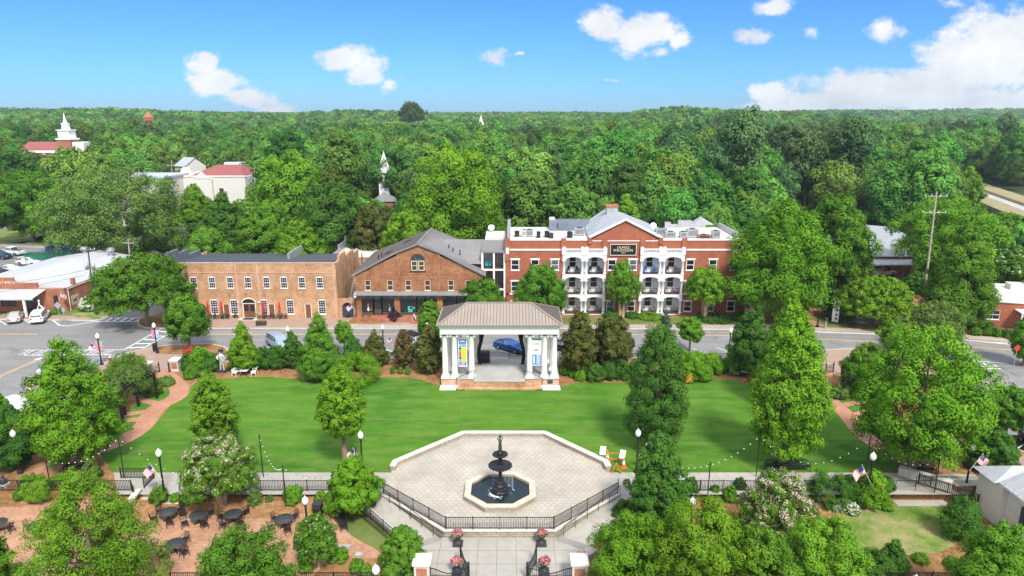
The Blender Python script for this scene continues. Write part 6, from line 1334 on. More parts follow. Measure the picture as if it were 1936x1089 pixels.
p = AT(113, 570, 101.5); flag((p.x, p.y, 2.2), 0, 'faded flag above the road sign at the stable corner', 1.0, .3)
# ------------------------------------------------------------------ string lights
def spole(px, py, label, z=0., h=4.0, top=None):
    g = G(px, top, z+h) if top else G(px, py, z); t_ = thing('light_pole', label, 'pole', (g.x, g.y, z), 0, 'thin poles carrying string lights'); MB().tube([(0,0,0),(0,0,h)], .045, 6).build('shaft', 'iron', t_); MB().ball((0,0,h),.07,6,4).build('cap', 'iron', t_); return Vector((g.x, g.y, z+h-.1))
P_ = {}
for k, px, top, lb, z, h in (('a',86,868,'under the big left tree',-.0,2.6),('b',223,825,'on the lawn edge by the patio steps',0,3.9),('c',490,823,'on the lawn left of the thin tree',0,3.9),('d',534,881,'at the patio railing',0,3.2),('e',1343,875,'at the railing right of the columnar tree',0,3.2),('f',1437,822,'beside the double bench',0,3.9),('g',1646,826,'left of the garden lamp',0,3.9),('h',1777,868,'at the sloping railing',0,3.0),('i',1207,850,'by the columnar tree',0,3.0),('j',672,850,'by the thin tree',0,3.0)):
    P_[k] = spole(px, 0, 'thin black light pole '+lb, z, h, top)
bulb = None
def string(a, b, sag, label, n=14):
    global bulb
    t_ = thing('string_lights', label, 'string lights', tuple(a), 0, 'strings of white bulbs over the lawn'); v = b-a; pts = [v*(i/16)+Vector((0,0,-sag*4*(i/16)*(1-i/16))) for i in range(17)]; MB().tube(pts, .008, 4, False).build('cable', 'iron', t_)
    for i in range(n):
        f = (i+.5)/n; q = v*f+Vector((0,0,-sag*4*f*(1-f)-.06))
        if bulb is None: bulb = MB().ball((0,0,0), .05, 6, 5).build('bulb', 'globe', t_, q)
        else: c = bulb.copy(); col.objects.link(c); c.parent = t_; c.location = q
string(P_['b'], P_['d'], 2.6, 'string of white bulbs sagging left of the patio lamp', 20); string(P_['c'], P_['d'], 1.2, 'short string of bulbs above the patio railing', 12); string(P_['d'], P_['j'], 1.6, 'string of bulbs sagging towards the thin tree', 12); string(P_['i'], P_['f'], 2.2, 'string of bulbs sagging right of the columnar tree', 20); string(P_['f'], P_['g'], 2.4, 'string of bulbs sagging behind the double bench', 14); string(P_['a'], P_['b'], 1.0, 'string of bulbs under the big left tree', 12); string(P_['g'], P_['h'], 1.2, 'string of bulbs below the big right tree', 10)
# ------------------------------------------------------------------ patio furniture
def table_proto():
    t_ = thing('patio_table', 'x', 'table', (0,0,0)); m2 = MB(); m2.lathe([(.001,.74),(.68,.74),(.70,.72),(.68,.70),(.001,.70)], 24); m2.build('tabletop', 'bronze', t_); MB().lathe([(.05,.70),(.05,.45),(.09,.4),(.06,.2),(.12,.1)], 8).build('pedestal', 'iron', t_)
    m2 = MB(); 
    for k in range(4): a = R(90*k+45); m2.bar((0,0,.12),(.42*math.cos(a),.42*math.sin(a),.03),.07,.06)
    m2.build('foot', 'iron', t_); MB().lathe([(.03,.74),(.03,.76),(.001,.76)], 8).build('umbrella_hole', 'black', t_); return t_
def chair_proto():
    t_ = thing('patio_chair', 'x', 'chair', (0,0,0)); MB().box(-.23,.23,-.22,.22,.41,.45).build('seat', 'iron', t_)
    m2 = MB(); 
    for i in range(7): x = -.2+i*.0667; m2.bar((x,.22,.47),(x,.30,.88),.016)
    for z, y in ((.5,.225),(.62,.25),(.75,.275),(.88,.30)): m2.bar((-.22,y,z),(.22,y,z),.02)
    m2.build('backrest', 'iron', t_)
    for sx in (-1,1):
        for y0, y1 in ((-.2,-.23),(.2,.28)): MB().bar((sx*.21,y0,.42),(sx*.24,y1,0),.035).build('leg', 'iron', t_)
        m2 = MB(); m2.bar((sx*.24,-.2,.64),(sx*.24,.25,.66),.04,.025); m2.bar((sx*.24,-.2,.44),(sx*.24,-.2,.64),.025); m2.build('armrest', 'iron', t_)
    return t_
tp, cpz = table_proto(), chair_proto(); used = [False, False]
def put(src, idx, loc, rz, label, grp):
    if not used[idx]: used[idx] = True; src.location = loc; src.rotation_euler.z = rz; src['label'] = label; src['group'] = grp; return src
    return dup(src, loc, rz, label, grp)
TB = [(317,967,'leftmost table of the back row',[150,205,300,20,60]),(375,973,'middle table of the back row',[60,215,315]),(440,971,'table nearest the pink crape myrtle',[170,250,320,50]),(330,1027,'table at the front beside the feathery tree',[75,330,215,250]),(537,980,'table left of the patio lamp',[150,60,215,300]),(72,991,'table half behind the feathery tree',[165]),(-6,988,'table cut by the left edge',[350])]
for (px, py, lb, angs) in TB:
    g = G(px, py, -.16); put(tp, 0, (g.x, g.y, -.89), 0, 'round dark metal '+lb, 'round patio tables')
    for i, a in enumerate(angs):
        r = 1.02; x, y = g.x+r*math.cos(R(a)), g.y+r*math.sin(R(a))
        wh = {0:'right',1:'back right',2:'back',3:'back left',4:'left',5:'front left',6:'front',7:'front right'}[round((a % 360)/45) % 8]
        put(cpz, 1, (x, y, -.89), R(a-90), 'black chair at the %s of the %s%s' % (wh, lb.replace('table', 'table', 1), ', outer one' if sum(1 for q in angs[:i] if round((q % 360)/45) % 8 == round((a % 360)/45) % 8) else ''), 'black patio chairs')
bn = thing('litter_bin', 'square black litter bin beside the patio lamp', 'bin', tuple(G(602,973,-.9))); MB().box(-.33,.33,-.33,.33,.05,.95).build('body', 'black', bn); MB().box(-.37,.37,-.37,.37,.96,1.12).build('lid', 'charcoal', bn); MB().box(-.25,.25,-.345,-.332,.70,.88).build('opening', 'charcoal', bn)
def bench(label, loc, rz, w_=1.8, m_='iron', arch=True, grp='park benches'):
    t_ = thing('bench', label, 'bench', loc, rz, grp); m2 = MB()
    for i in range(5): m2.box(-w_/2, w_/2, -.25+i*.1, -.25+i*.1+.075, .42, .45)
    m2.build('seat', m_, t_); m2 = MB(); 
    n = 18
    for i in range(n+1):
        x = -w_/2+w_*i/n; h = .80+(.14*(1-(2*i/n-1)**2) if arch else 0); m2.bar((x,.26,.47),(x,.33,h),.02)
        if i < n: x2 = -w_/2+w_*(i+1)/n; h2 = .80+(.14*(1-(2*(i+1)/n-1)**2) if arch else 0); m2.bar((x,.33,h),(x2,.33,h2),.05); 
    m2.bar((-w_/2,.27,.5),(w_/2,.27,.5),.05); m2.box(-.18,.18,.27,.3,.58,.76); m2.build('backrest', m_, t_)
    for sx in (-1,1):
        m2 = MB(); m2.bar((sx*w_/2,-.22,0),(sx*w_/2,-.22,.65),.05); m2.bar((sx*w_/2,.3,0),(sx*w_/2,.26,.65),.05); m2.bar((sx*w_/2,-.27,.66),(sx*w_/2,.28,.66),.06,.04); m2.bar((sx*w_/2,-.22,.42),(sx*w_/2,.28,.42),.05); m2.build('end_frame', m_, t_)
    return t_
p = G(645,995,-.9); bench('black iron bench facing the patio beside the green ground cover', tuple(p), R(-62), 1.7)
p = G(1476,892); bench('left of the two joined black benches under the bright tree', (p.x-.35, p.y+.2, .01), 0, 1.75); p = G(1514,892); bench('right of the two joined black benches under the bright tree', (p.x-.1, p.y+.2, .01), 0, 1.75)
p = G(139,893); bench('black bench in deep shade under the big left tree', (p.x, p.y+.4, .01), 0, 1.9); p = G(1745,895); bench('black bench in shade under the big right tree', (p.x, p.y, .01), 0, 1.9); p = G(1868, 898); bench('short black bench by the wall of the white outbuilding', (p.x-.6, p.y, .01), R(-90), 1.2, arch=False)
p = G(1075,690); 
# picnic sets in the mulch
for (px, py, lb, rz) in ((463,710,'left of the lawn',0),(1408,712,'under the dark hornbeam',R(-25))):
    p = G(px, py); t_ = thing('garden_table', 'small white-topped garden table in the mulch '+lb, 'table', tuple(p), rz, 'garden tables'); MB().box(-.45,.45,-.45,.45,.68,.73).build('tabletop', 'offwhite', t_)
    for sx in (-.38,.38):
        for sy in (-.38,.38): MB().box(-.03,.03,-.03,.03,0,.68).build('leg', 'charcoal', t_, (sx,sy,0))
    for i, a in enumerate((170, 10)):
        q = (p.x+1.05*math.cos(R(a)), p.y+1.05*math.sin(R(a)), 0); bench('white slatted garden seat at the %s of the table %s' % (('left','right')[i], lb), q, R(a-90), 1.0, 'offwhite' if px < 900 else 'galv', False, 'garden seats')
# outdoor cafe by the tan brick wall
def cafe(px, py, label):
    p = G(px, py); t_ = thing('cafe_table', 'dark cafe table '+label, 'table', tuple(p), 0, 'cafe tables on the brick pavement'); MB().lathe([(.001,.74),(.45,.74),(.45,.71),(.001,.71)], 14).build('tabletop', 'wood', t_); MB().lathe([(.25,0),(.25,.05),(.04,.08),(.04,.71)], 8).build('pedestal', 'iron', t_)
    u_ = thing('parasol', 'closed red parasol '+label, 'parasol', (p.x, p.y, .76), 0, 'closed red parasols'); MB().tube([(0,0,-.7),(0,0,2.1)], .025, 6).build('pole', 'wood', u_); MB().lathe([(.16,.55),(.12,.7),(.17,.95),(.14,1.4),(.09,1.8),(.02,2.05)], 8).build('canopy', 'red_cloth', u_)
    for i, a in enumerate((190, -10)): put(cpz, 1, (p.x+.8*math.cos(R(a)), p.y+.8*math.sin(R(a)), .01), R(a-90), 'dark chair %s of the cafe table %s' % (('left','right')[i], label), 'cafe chairs')
for px, lb in ((395,'nearest the left end of the tan brick wall'),(421,'left of the first brown door'),(500,'right of the arched door'),(530,'furthest right on the brick pavement')): cafe(px, 602.5, lb)
pl = thing('planter_box', 'black box planter with yellow flowers at the kerb', 'planter', tuple(G(494,615))); MB().box(-.7,.7,-.3,.3,.05,.65).build('box', 'charcoal', pl)
me = leaves('flowers', 1.1, .5, .55, .95, 'dome', .09, 9, ['leaf_yellow','petal_orange'], 2, .4, .4, fl_top=False); o = bpy.data.objects.new('flowers', me); col.objects.link(o); o.parent = pl
# ------------------------------------------------------------------ pergola
pg = thing('pergola', 'curved black pergola over the brick path at the left', 'pergola', (0,0,0)); fr = [G(297,753), G(262,768), G(237,785), G(234,806), G(218,815)]; bk_ = [G(276,742), G(238,752), G(212,768), G(198,790), G(190,803)]; ph = 2.7
m2 = MB()
for a, b in zip(fr[:-1], fr[1:]): m2.bar(a+Vector((0,0,ph)), b+Vector((0,0,ph)), .1, .22)
for a, b in zip(bk_[:-1], bk_[1:]): m2.bar(a+Vector((0,0,ph)), b+Vector((0,0,ph)), .1, .22)
m2.build('beam', 'black', pg); m2 = MB()
for k in range(4):
    for i in range(5):
        f = i/5; a = fr[k].lerp(fr[k+1], f); b = bk_[k].lerp(bk_[k+1], f); d = (b-a).normalized()*.35; m2.bar(a-d+Vector((0,0,ph+.2)), b+d+Vector((0,0,ph+.2)), .07, .16)
m2.build('rafters', 'black', pg)
for a in fr+bk_: MB().box(-.11,.11,-.11,.11,0,ph).build('post', 'black', pg, a)
for i, (px, py) in enumerate(((265,744),(208,795))):
    p = G(px, py); t_ = thing('swing_bench', ('black bench under the pergola nearest the gate','black bench under the pergola at its near end')[i], 'bench', tuple(p), R(20+25*i), 'benches under the pergola'); MB().box(-.75,.75,-.25,.25,.42,.47).build('seat', 'black', t_); MB().box(-.75,.75,.25,.3,.47,.95).build('backrest', 'black', t_); MB().box(-.7,.7,-.2,.2,0.0,.41).build('frame', 'black', t_)
pg2 = thing('pergola', 'black pergola post and beam under wisteria beside the right-hand path', 'pergola', tuple(G(1594,755)));
for i, q in enumerate(((0,0,0),(2.2,1.4,0),(1.5,3.6,0),(3.6,-2.5,0))): MB().box(-.11,.11,-.11,.11,0,2.6).build('post', 'black', pg2, q)
m2 = MB(); m2.bar((-.2,-.2,2.6),(4.0,2.6,2.6),.12,.2); m2.bar((0,0,2.62),(3.6,-2.5,2.62),.12,.2); m2.build('beam', 'black', pg2)
# ------------------------------------------------------------------ statue, bust, hydrant, signs, cones
p = G(421, 703); st_ = thing('statue', 'polished silver abstract figure on a black base with a dark block head', 'statue', tuple(p)); MB().box(-.5,.5,-.4,.4,0,.3).build('base', 'charcoal', st_)
m2 = MB(); m2.tube([(-.22,0,.3),(-.17,.02,.9),(-.1,0,1.35),(-.02,0,1.7)], [.10,.11,.15,.22], 12); m2.tube([(.22,-.05,.3),(.17,0,.9),(.10,0,1.35),(.02,0,1.7)], [.10,.11,.15,.22], 12); m2.tube([(0,0,1.45),(0,0,1.8),(0,0,2.15),(0,0,2.3)], [.2,.24,.30,.14], 14); m2.tube([(.22,0,2.12),(.45,-.05,1.8),(.32,-.15,1.42)], [.13,.12,.10], 10); m2.tube([(-.22,0,2.12),(-.5,-.08,1.85),(-.3,-.3,1.65)], [.13,.11,.09], 10); m2.ball((-.1,0,2.42), .15, 10, 8); m2.build('figure', 'chrome', st_); MB().box(-.22,.3,-.15,.15,2.5,2.85).build('head_block', 'charcoal', st_)
p = G(12, 938, -.9); bu = thing('bust_monument', 'dark bronze bust on a white framed pedestal at the left edge', 'bust', tuple(p)); m2 = MB(); m2.box(-.45,.45,-.4,.4,0,.14); m2.box(-.36,.36,-.3,.3,1.02,1.16)
for x in (-.27,.27): m2.box(x-.07,x+.07,-.26,.26,.14,1.02)
m2.box(-.2,.2,-.24,.24,.3,.38); m2.build('pedestal', 'offwhite', bu); MB().box(-.19,.19,-.2,.2,.381,1.019).build('plaque', 'bronze', bu)
m2 = MB(); m2.lathe([(.2,1.16),(.26,1.3),(.30,1.45),(.22,1.55),(.09,1.6),(.08,1.68),(.13,1.75),(.14,1.86),(.10,1.96),(.02,2.0)], 14); m2.ball((0,-.13,1.82), .03, 6, 4); m2.build('bust', 'bronze', bu)
hy = thing('fire_hydrant', 'red fire hydrant with white cap by the left crossing', 'hydrant', tuple(G(209,684))); MB().lathe([(.17,0),(.17,.06),(.12,.1),(.12,.5),(.15,.55),(.13,.6)], 10).build('body', 'hydrant', hy); MB().lathe([(.13,.6),(.09,.72),(.03,.78),(.001,.8)], 10).build('cap', 'white', hy)
m2 = MB(); m2.tube([(-.22,0,.4),(.22,0,.4)], .06, 8); m2.tube([(0,-.2,.4),(0,0,.4)], .07, 8); m2.build('outlet', 'hydrant', hy)
rc = thing('red_chair', 'bright red curved lounge chair at the corner pavement', 'chair', tuple(G(357,668))); m2 = MB(); m2.tube([(-.5,0,.1),(-.3,0,.35),(.1,0,.45),(.45,0,.95)], [.16,.2,.22,.14], 8); m2.build('shell', 'red_cloth', rc); MB().box(-.4,.4,-.2,.2,0,.12).build('base', 'red_cloth', rc)
bx = thing('litter_bin', 'slim black litter bin beside the corner lamp post', 'bin', tuple(G(294,664))); MB().box(-.22,.22,-.22,.22,.05,.95).build('body', 'black', bx); MB().box(-.26,.26,-.26,.26,.96,1.08).build('lid', 'charcoal', bx)
def cone(px, py, label, s=1.):
    t_ = thing('traffic_cone', label, 'traffic cone', tuple(G(px, py)), 0, 'traffic cones'); m2 = MB(); m2.box(-.22*s,.22*s,-.22*s,.22*s,.0,.05*s); m2.lathe([(.17*s,.05*s),(.12*s,.32*s)], 12); m2.build('body', 'orange', t_); MB().lathe([(.07*s,.62*s),(.035*s,.9*s),(.001,.91*s)], 12).build('tip', 'orange', t_); MB().lathe([(.12*s,.32*s),(.07*s,.62*s)], 12).build('collar', 'white', t_)
cone(1148, 873, 'traffic cone nearest the end of the seat wall', 1.3); cone(1179, 884, 'traffic cone at the walkway edge', 1.1); cone(1212, 872, 'traffic cone behind the lamp by the columnar tree', 1.1)
def notice(px, py, top, label, tilt):
    g = G(px, py); z = AT(px, top, g.y).z; t_ = thing('notice_board', label, 'notice', tuple(g), 0, 'blank white notices'); MB().bar((0,0,0),(0,0,z-.3),.03).build('stake', 'galv', t_); o = MB().box(-.26,.26,-.02,.02,-.38,.38).build('sheet', 'white', t_, (0,-.03,z-.38)); o.rotation_euler = (R(-10),tilt,0)
notice(1139, 872, 844, 'white notice on a stake left of the orange tape', .1); notice(1176, 880, 851, 'white notice on a stake right of the orange tape', .2)
tpz = thing('barrier_tape', 'orange plastic rails strung between the cones and notices', 'barrier', tuple(G(1148,876))); m2 = MB(); a, b = G(1148,876)-G(1148,876), G(1180,878)-G(1148,876); m2.bar((0,0,1.0), b+Vector((0,0,1.1)), .05); m2.bar((0,0,.45), b+Vector((0,0,.45)), .05); m2.bar((0,0,0),(0,0,1.0),.04); m2.bar(b, b+Vector((0,0,1.1)),.04); m2.build('rail', 'orange', tpz)
def aframe(px, py, label, m_, h=.9, w_=.35):
    t_ = thing('sandwich_board', label, 'sandwich board', tuple(G(px, py)), R(90), 'sandwich boards')
    for sg in (-1,1):
        o = MB().add([(-w_,sg*.45,0),(w_,sg*.45,0),(w_,sg*.03,h),(-w_,sg*.03,h),(-w_,sg*.42,0),(w_,sg*.42,0),(w_,0,h),(-w_,0,h)], [(0,1,2,3),(4,7,6,5),(0,3,7,4),(1,5,6,2),(3,2,6,7),(0,4,5,1)]).build('panel', m_, t_)
aframe(1165, 895, 'orange and white striped folding barrier on the walkway', 'orange', .95, .12); aframe(783, 609, 'white folding board by the shop steps', 'white', 1.2, .3)
sgn = thing('lawn_sign', 'tall white scroll-topped lawn sign by the driveway', 'sign', tuple(G(1578,611))); MB().box(-.45,.45,-.08,.08,.2,2.9).build('board', 'white', sgn); m2 = MB(); m2.box(-.65,.65,-.12,.12,2.9,3.1); m2.box(-.3,.35,-.1,.1,3.1,3.35); m2.tube([(.35,0,3.3),(.7,0,3.05),(.95,0,2.75)], [.1,.12,.14], 8); m2.build('scroll_top', 'white', sgn)
for z in (.6,1.2,1.9): MB().box(-.02,.25,-.09,-.082,z,z+.28).build('lettering', 'black', sgn)
sgn.rotation_euler.z = R(-35)
mbx = thing('post_box', 'small post with a dark box beside the pavement east of the hotel', 'post', tuple(G(1560,621))); MB().box(-.1,.1,-.1,.1,0,1.2).build('post', 'galv', mbx); MB().box(-.2,.2,-.25,.25,1.2,1.6).build('box', 'charcoal', mbx)
rs1 = thing('road_sign', 'grey backs of a diamond and an oval road sign at the stable corner', 'road sign', tuple(G(115,613))); MB().tube([(0,0,0),(0,0,3.4)], .035, 6).build('pole', 'galv', rs1); m2 = MB(); m2.add([(-.55,-.03,2.9),(0,-.03,2.35),(.55,-.03,2.9),(0,-.03,3.45),(-.55,.0,2.9),(0,.0,2.35),(.55,.0,2.9),(0,.0,3.45)], [(0,1,2,3),(7,6,5,4),(0,4,5,1),(1,5,6,2),(2,6,7,3),(3,7,4,0)]); m2.build('diamond_plate', 'galv', rs1); MB().tube([(.7,0,0),(.7,0,2.6)], .03, 6).build('pole', 'galv', rs1); m2 = MB(); m2.add([(.7+.25*math.cos(R(k*30)),-.03,2.2+.42*math.sin(R(k*30))) for k in range(12)], [tuple(range(12))]); m2.build('oval_plate', 'galv', rs1)
rs2 = thing('stop_sign', 'red road sign at the right-hand corner pavement', 'road sign', tuple(G(1916,696))); MB().tube([(0,0,0),(0,0,2.9)], .035, 6).build('pole', 'galv', rs2); m2 = MB(); oc = [(.38*math.cos(R(22.5+45*k)),.38*math.sin(R(22.5+45*k))) for k in range(8)]; m2.add([(a,-.03,2.6+b) for a, b in oc]+[(a,-.0,2.6+b) for a, b in oc], [tuple(range(8)), tuple(range(15,7,-1))]+[(k,8+k,8+(k+1)%8,(k+1)%8) for k in range(8)]); m2.build('plate', 'hydrant', rs2)
wst = thing('white_figure', 'white metal frame statue beside the stable porch', 'statue', tuple(G(77,594.5))); m2 = MB(); m2.tube([(-.5,0,0),(-.25,0,1.3),(0,0,1.5),(.3,0,1.3),(.6,0,.9),(.8,0,1.2)], [.06,.09,.12,.1,.1,.06], 8); m2.tube([(.3,0,1.3),(.4,0,0)], [.08,.05], 8); m2.tube([(0,0,1.5),(.05,0,2.1)], [.14,.08], 8); m2.ball((.05,0,2.2),.16,8,6); m2.build('figure', 'offwhite', wst)
drum = thing('planter_tub', 'low rectangular white planter with dark plants on the patio', 'planter', tuple(G(651,1037,-.9))); MB().box(-.45,.45,-.16,.16,0,.22).build('box', 'pale_roof', drum)
for (px, py, z, lb) in ((678,1049,-.9,'at the edge of the brick path near the round bushes'),(1463,861,0,'on the lawn behind the double bench')):
    t_ = thing('ground_plaque', 'small pale blue plaque '+lb, 'plaque', tuple(G(px, py, z)+Vector((0,0,.03)))); MB().box(-.24,.24,-.2,.2,0,.06).build('plate', 'pale_roof', t_); MB().box(-.14,.14,-.1,.1,.061,.07).build('face', 'banner_sky', t_)
for i, (px, py) in enumerate(((48,783),(30,793),(1855,812),(1872,815))):
    t_ = thing('bollard', 'slim black bollard %s' % ('in front of the white car at the left, the right one','in front of the white car at the left, the left one','in front of the white pickup, the left one','in front of the white pickup, the right one')[i].replace('pickup','large white car') if 0 else 'slim black bollard '+('right one in front of the white coupe','left one in front of the white coupe','left one in front of the large white vehicle','right one in front of the large white vehicle')[i], 'bollard', tuple(G(px, py)), 0, 'slim black bollards'); MB().lathe([(.09,0),(.06,.05),(.05,.95),(.07,.98),(.001,1.05)], 8).build('shaft', 'iron', t_)
# ------------------------------------------------------------------ utility poles and wires
def upole(px0, py0, px1, py1, Y, label, arms=((.93,2.2),), m_='trunk_dark', r=.16, tr=False):
    a = AT(px0, py0, Y); b = AT(px1, py1, Y); a = a-(b-a)*(a.z/(b.z-a.z)); t_ = thing('utility_pole', label, 'utility pole', tuple(a)); v = b-a; MB().tube([(0,0,0), v], [r, r*.6], 8).build('pole', m_, t_)
    tips = []
    for f, w_ in arms:
        c = v*f; MB().bar(c-Vector((w_/2,.1,0)), c+Vector((w_/2,-.1,0)), .09, .1).build('crossarm', 'wood_grey', t_)
        for s_ in (-.5,-.2,.2,.5): MB().lathe([(.05,0),(.07,.1),(.03,.22)], 6, c+Vector((s_*w_,0,.06))).build('insulator', 'offwhite', t_); tips.append(a+c+Vector((s_*w_,0,.28)))
    if tr: 
        for sx in (-.5,.5): MB().lathe([(.001,-.5),(.26,-.5),(.28,.45),(.001,.5)], 10, v*.72+Vector((sx,0,0))).build('transformer', 'galv', t_)
    return tips
T1 = upole(180, 592, 166, 468, 101.6, 'dark utility pole with transformers beside the stable', ((.97,2.0),), tr=True)
T2 = upole(247, 500, 242, 452, 124, 'wooden utility pole behind the stable roof', ((.9,2.0),), 'wood_grey')
T3 = upole(1750, 534, 1771, 362, 107, 'tall leaning wooden utility pole with two crossarms at the right', ((.96,3.4),(.82,3.6)), 'wood_grey', .2)
T4 = upole(397, 450, 396, 408, 150, 'utility pole in the trees behind the tan brick building', ((.9,2.4),), 'wood_grey')
T5 = upole(253, 345, 252, 308, 190, 'distant utility pole above the low pale building', ((.9,2.4),), 'wood_grey'); T6 = upole(325, 330, 324, 302, 200, 'distant utility pole left of the red roof', ((.9,2.4),), 'wood_grey')
def wire(a, b, sag, t_):
    v = b-a; MB().tube([v*(i/14)+Vector((0,0,-sag*4*(i/14)*(1-i/14))) for i in range(15)], .022, 4, False).build('strand', 'charcoal', t_, tuple(a-Vector(t_.location)))
for (A_, B_, lb) in ((T1, T2, 'wires from the stable pole to the pole behind its roof'), (T2, T4, 'wires running over the street trees behind the tan building'), (T5, T6, 'distant wires before the red roof')):
    t_ = thing('power_line', lb, 'wires', tuple(A_[0]))
    for k in range(4): wire(A_[k], B_[k], .8, t_)
t_ = thing('power_line', 'wires from the stable pole to the left edge', 'wires', tuple(T1[0]))
for k in range(4): wire(T1[k], T1[k]+Vector((-28,-6-k,-.8-k*.5)), .9, t_)
wire(T1[0]+Vector((0,0,-3.5)), T1[0]+Vector((-30,-3,-6.5)), .8, t_); wire(T1[0]+Vector((0,0,-4.2)), T1[0]+Vector((-30,-3,-8)), .8, t_)
# ------------------------------------------------------------------ vehicles
CARS = {
 'sedan': dict(L=4.6, W=1.82, st=[(-.5,.30,.62,.62,.80),(-.485,.24,.72,.74,.9),(-.30,.22,.86,.92,.92),(-.19,.22,.92,.99,.90),(-.02,.22,.94,1.38,.70),(.12,.22,.95,1.42,.68),(.27,.22,.97,1.26,.66),(.37,.22,.98,1.04,.78),(.47,.24,.92,.99,.85),(.5,.32,.66,.70,.82)], cab=(3,7)),
 'coupe': dict(L=4.7, W=1.9, st=[(-.5,.28,.56,.56,.80),(-.485,.22,.66,.70,.9),(-.28,.2,.82,.88,.92),(-.14,.2,.88,.95,.90),(.04,.2,.92,1.28,.68),(.16,.2,.94,1.29,.66),(.32,.2,.96,1.12,.66),(.42,.2,.95,1.0,.78),(.48,.24,.9,.96,.85),(.5,.32,.66,.70,.82)], cab=(3,7)),
 'suv': dict(L=4.75, W=1.92, st=[(-.5,.38,.74,.74,.82),(-.485,.30,.86,.88,.9),(-.32,.28,1.02,1.08,.92),(-.22,.28,1.06,1.15,.90),(-.08,.28,1.08,1.70,.72),(.10,.28,1.08,1.76,.74),(.34,.28,1.08,1.72,.73),(.44,.28,1.08,1.62,.72),(.485,.30,1.04,1.10,.88),(.5,.40,.8,.84,.86)], cab=(3,8)),
 'minivan': dict(L=4.95, W=1.95, st=[(-.5,.32,.66,.66,.82),(-.485,.26,.80,.84,.9),(-.36,.24,.98,1.06,.90),(-.28,.24,1.02,1.14,.88),(-.10,.24,1.04,1.68,.72),(.10,.24,1.04,1.76,.74),(.34,.24,1.04,1.72,.73),(.44,.24,1.04,1.64,.72),(.485,.28,1.0,1.06,.88),(.5,.36,.8,.84,.86)], cab=(3,8)),
 'pickup': dict(L=5.8, W=2.0, st=[(-.5,.42,.8,.8,.84),(-.485,.34,.96,1.0,.92),(-.30,.32,1.10,1.16,.94),(-.22,.32,1.12,1.22,.92),(-.12,.32,1.14,1.82,.74),(.02,.32,1.14,1.86,.74),(.12,.32,1.14,1.80,.74),(.14,.32,1.12,1.16,.96),(.485,.34,1.12,1.16,.96),(.5,.42,1.0,1.02,.92)], cab=(3,7)),
}
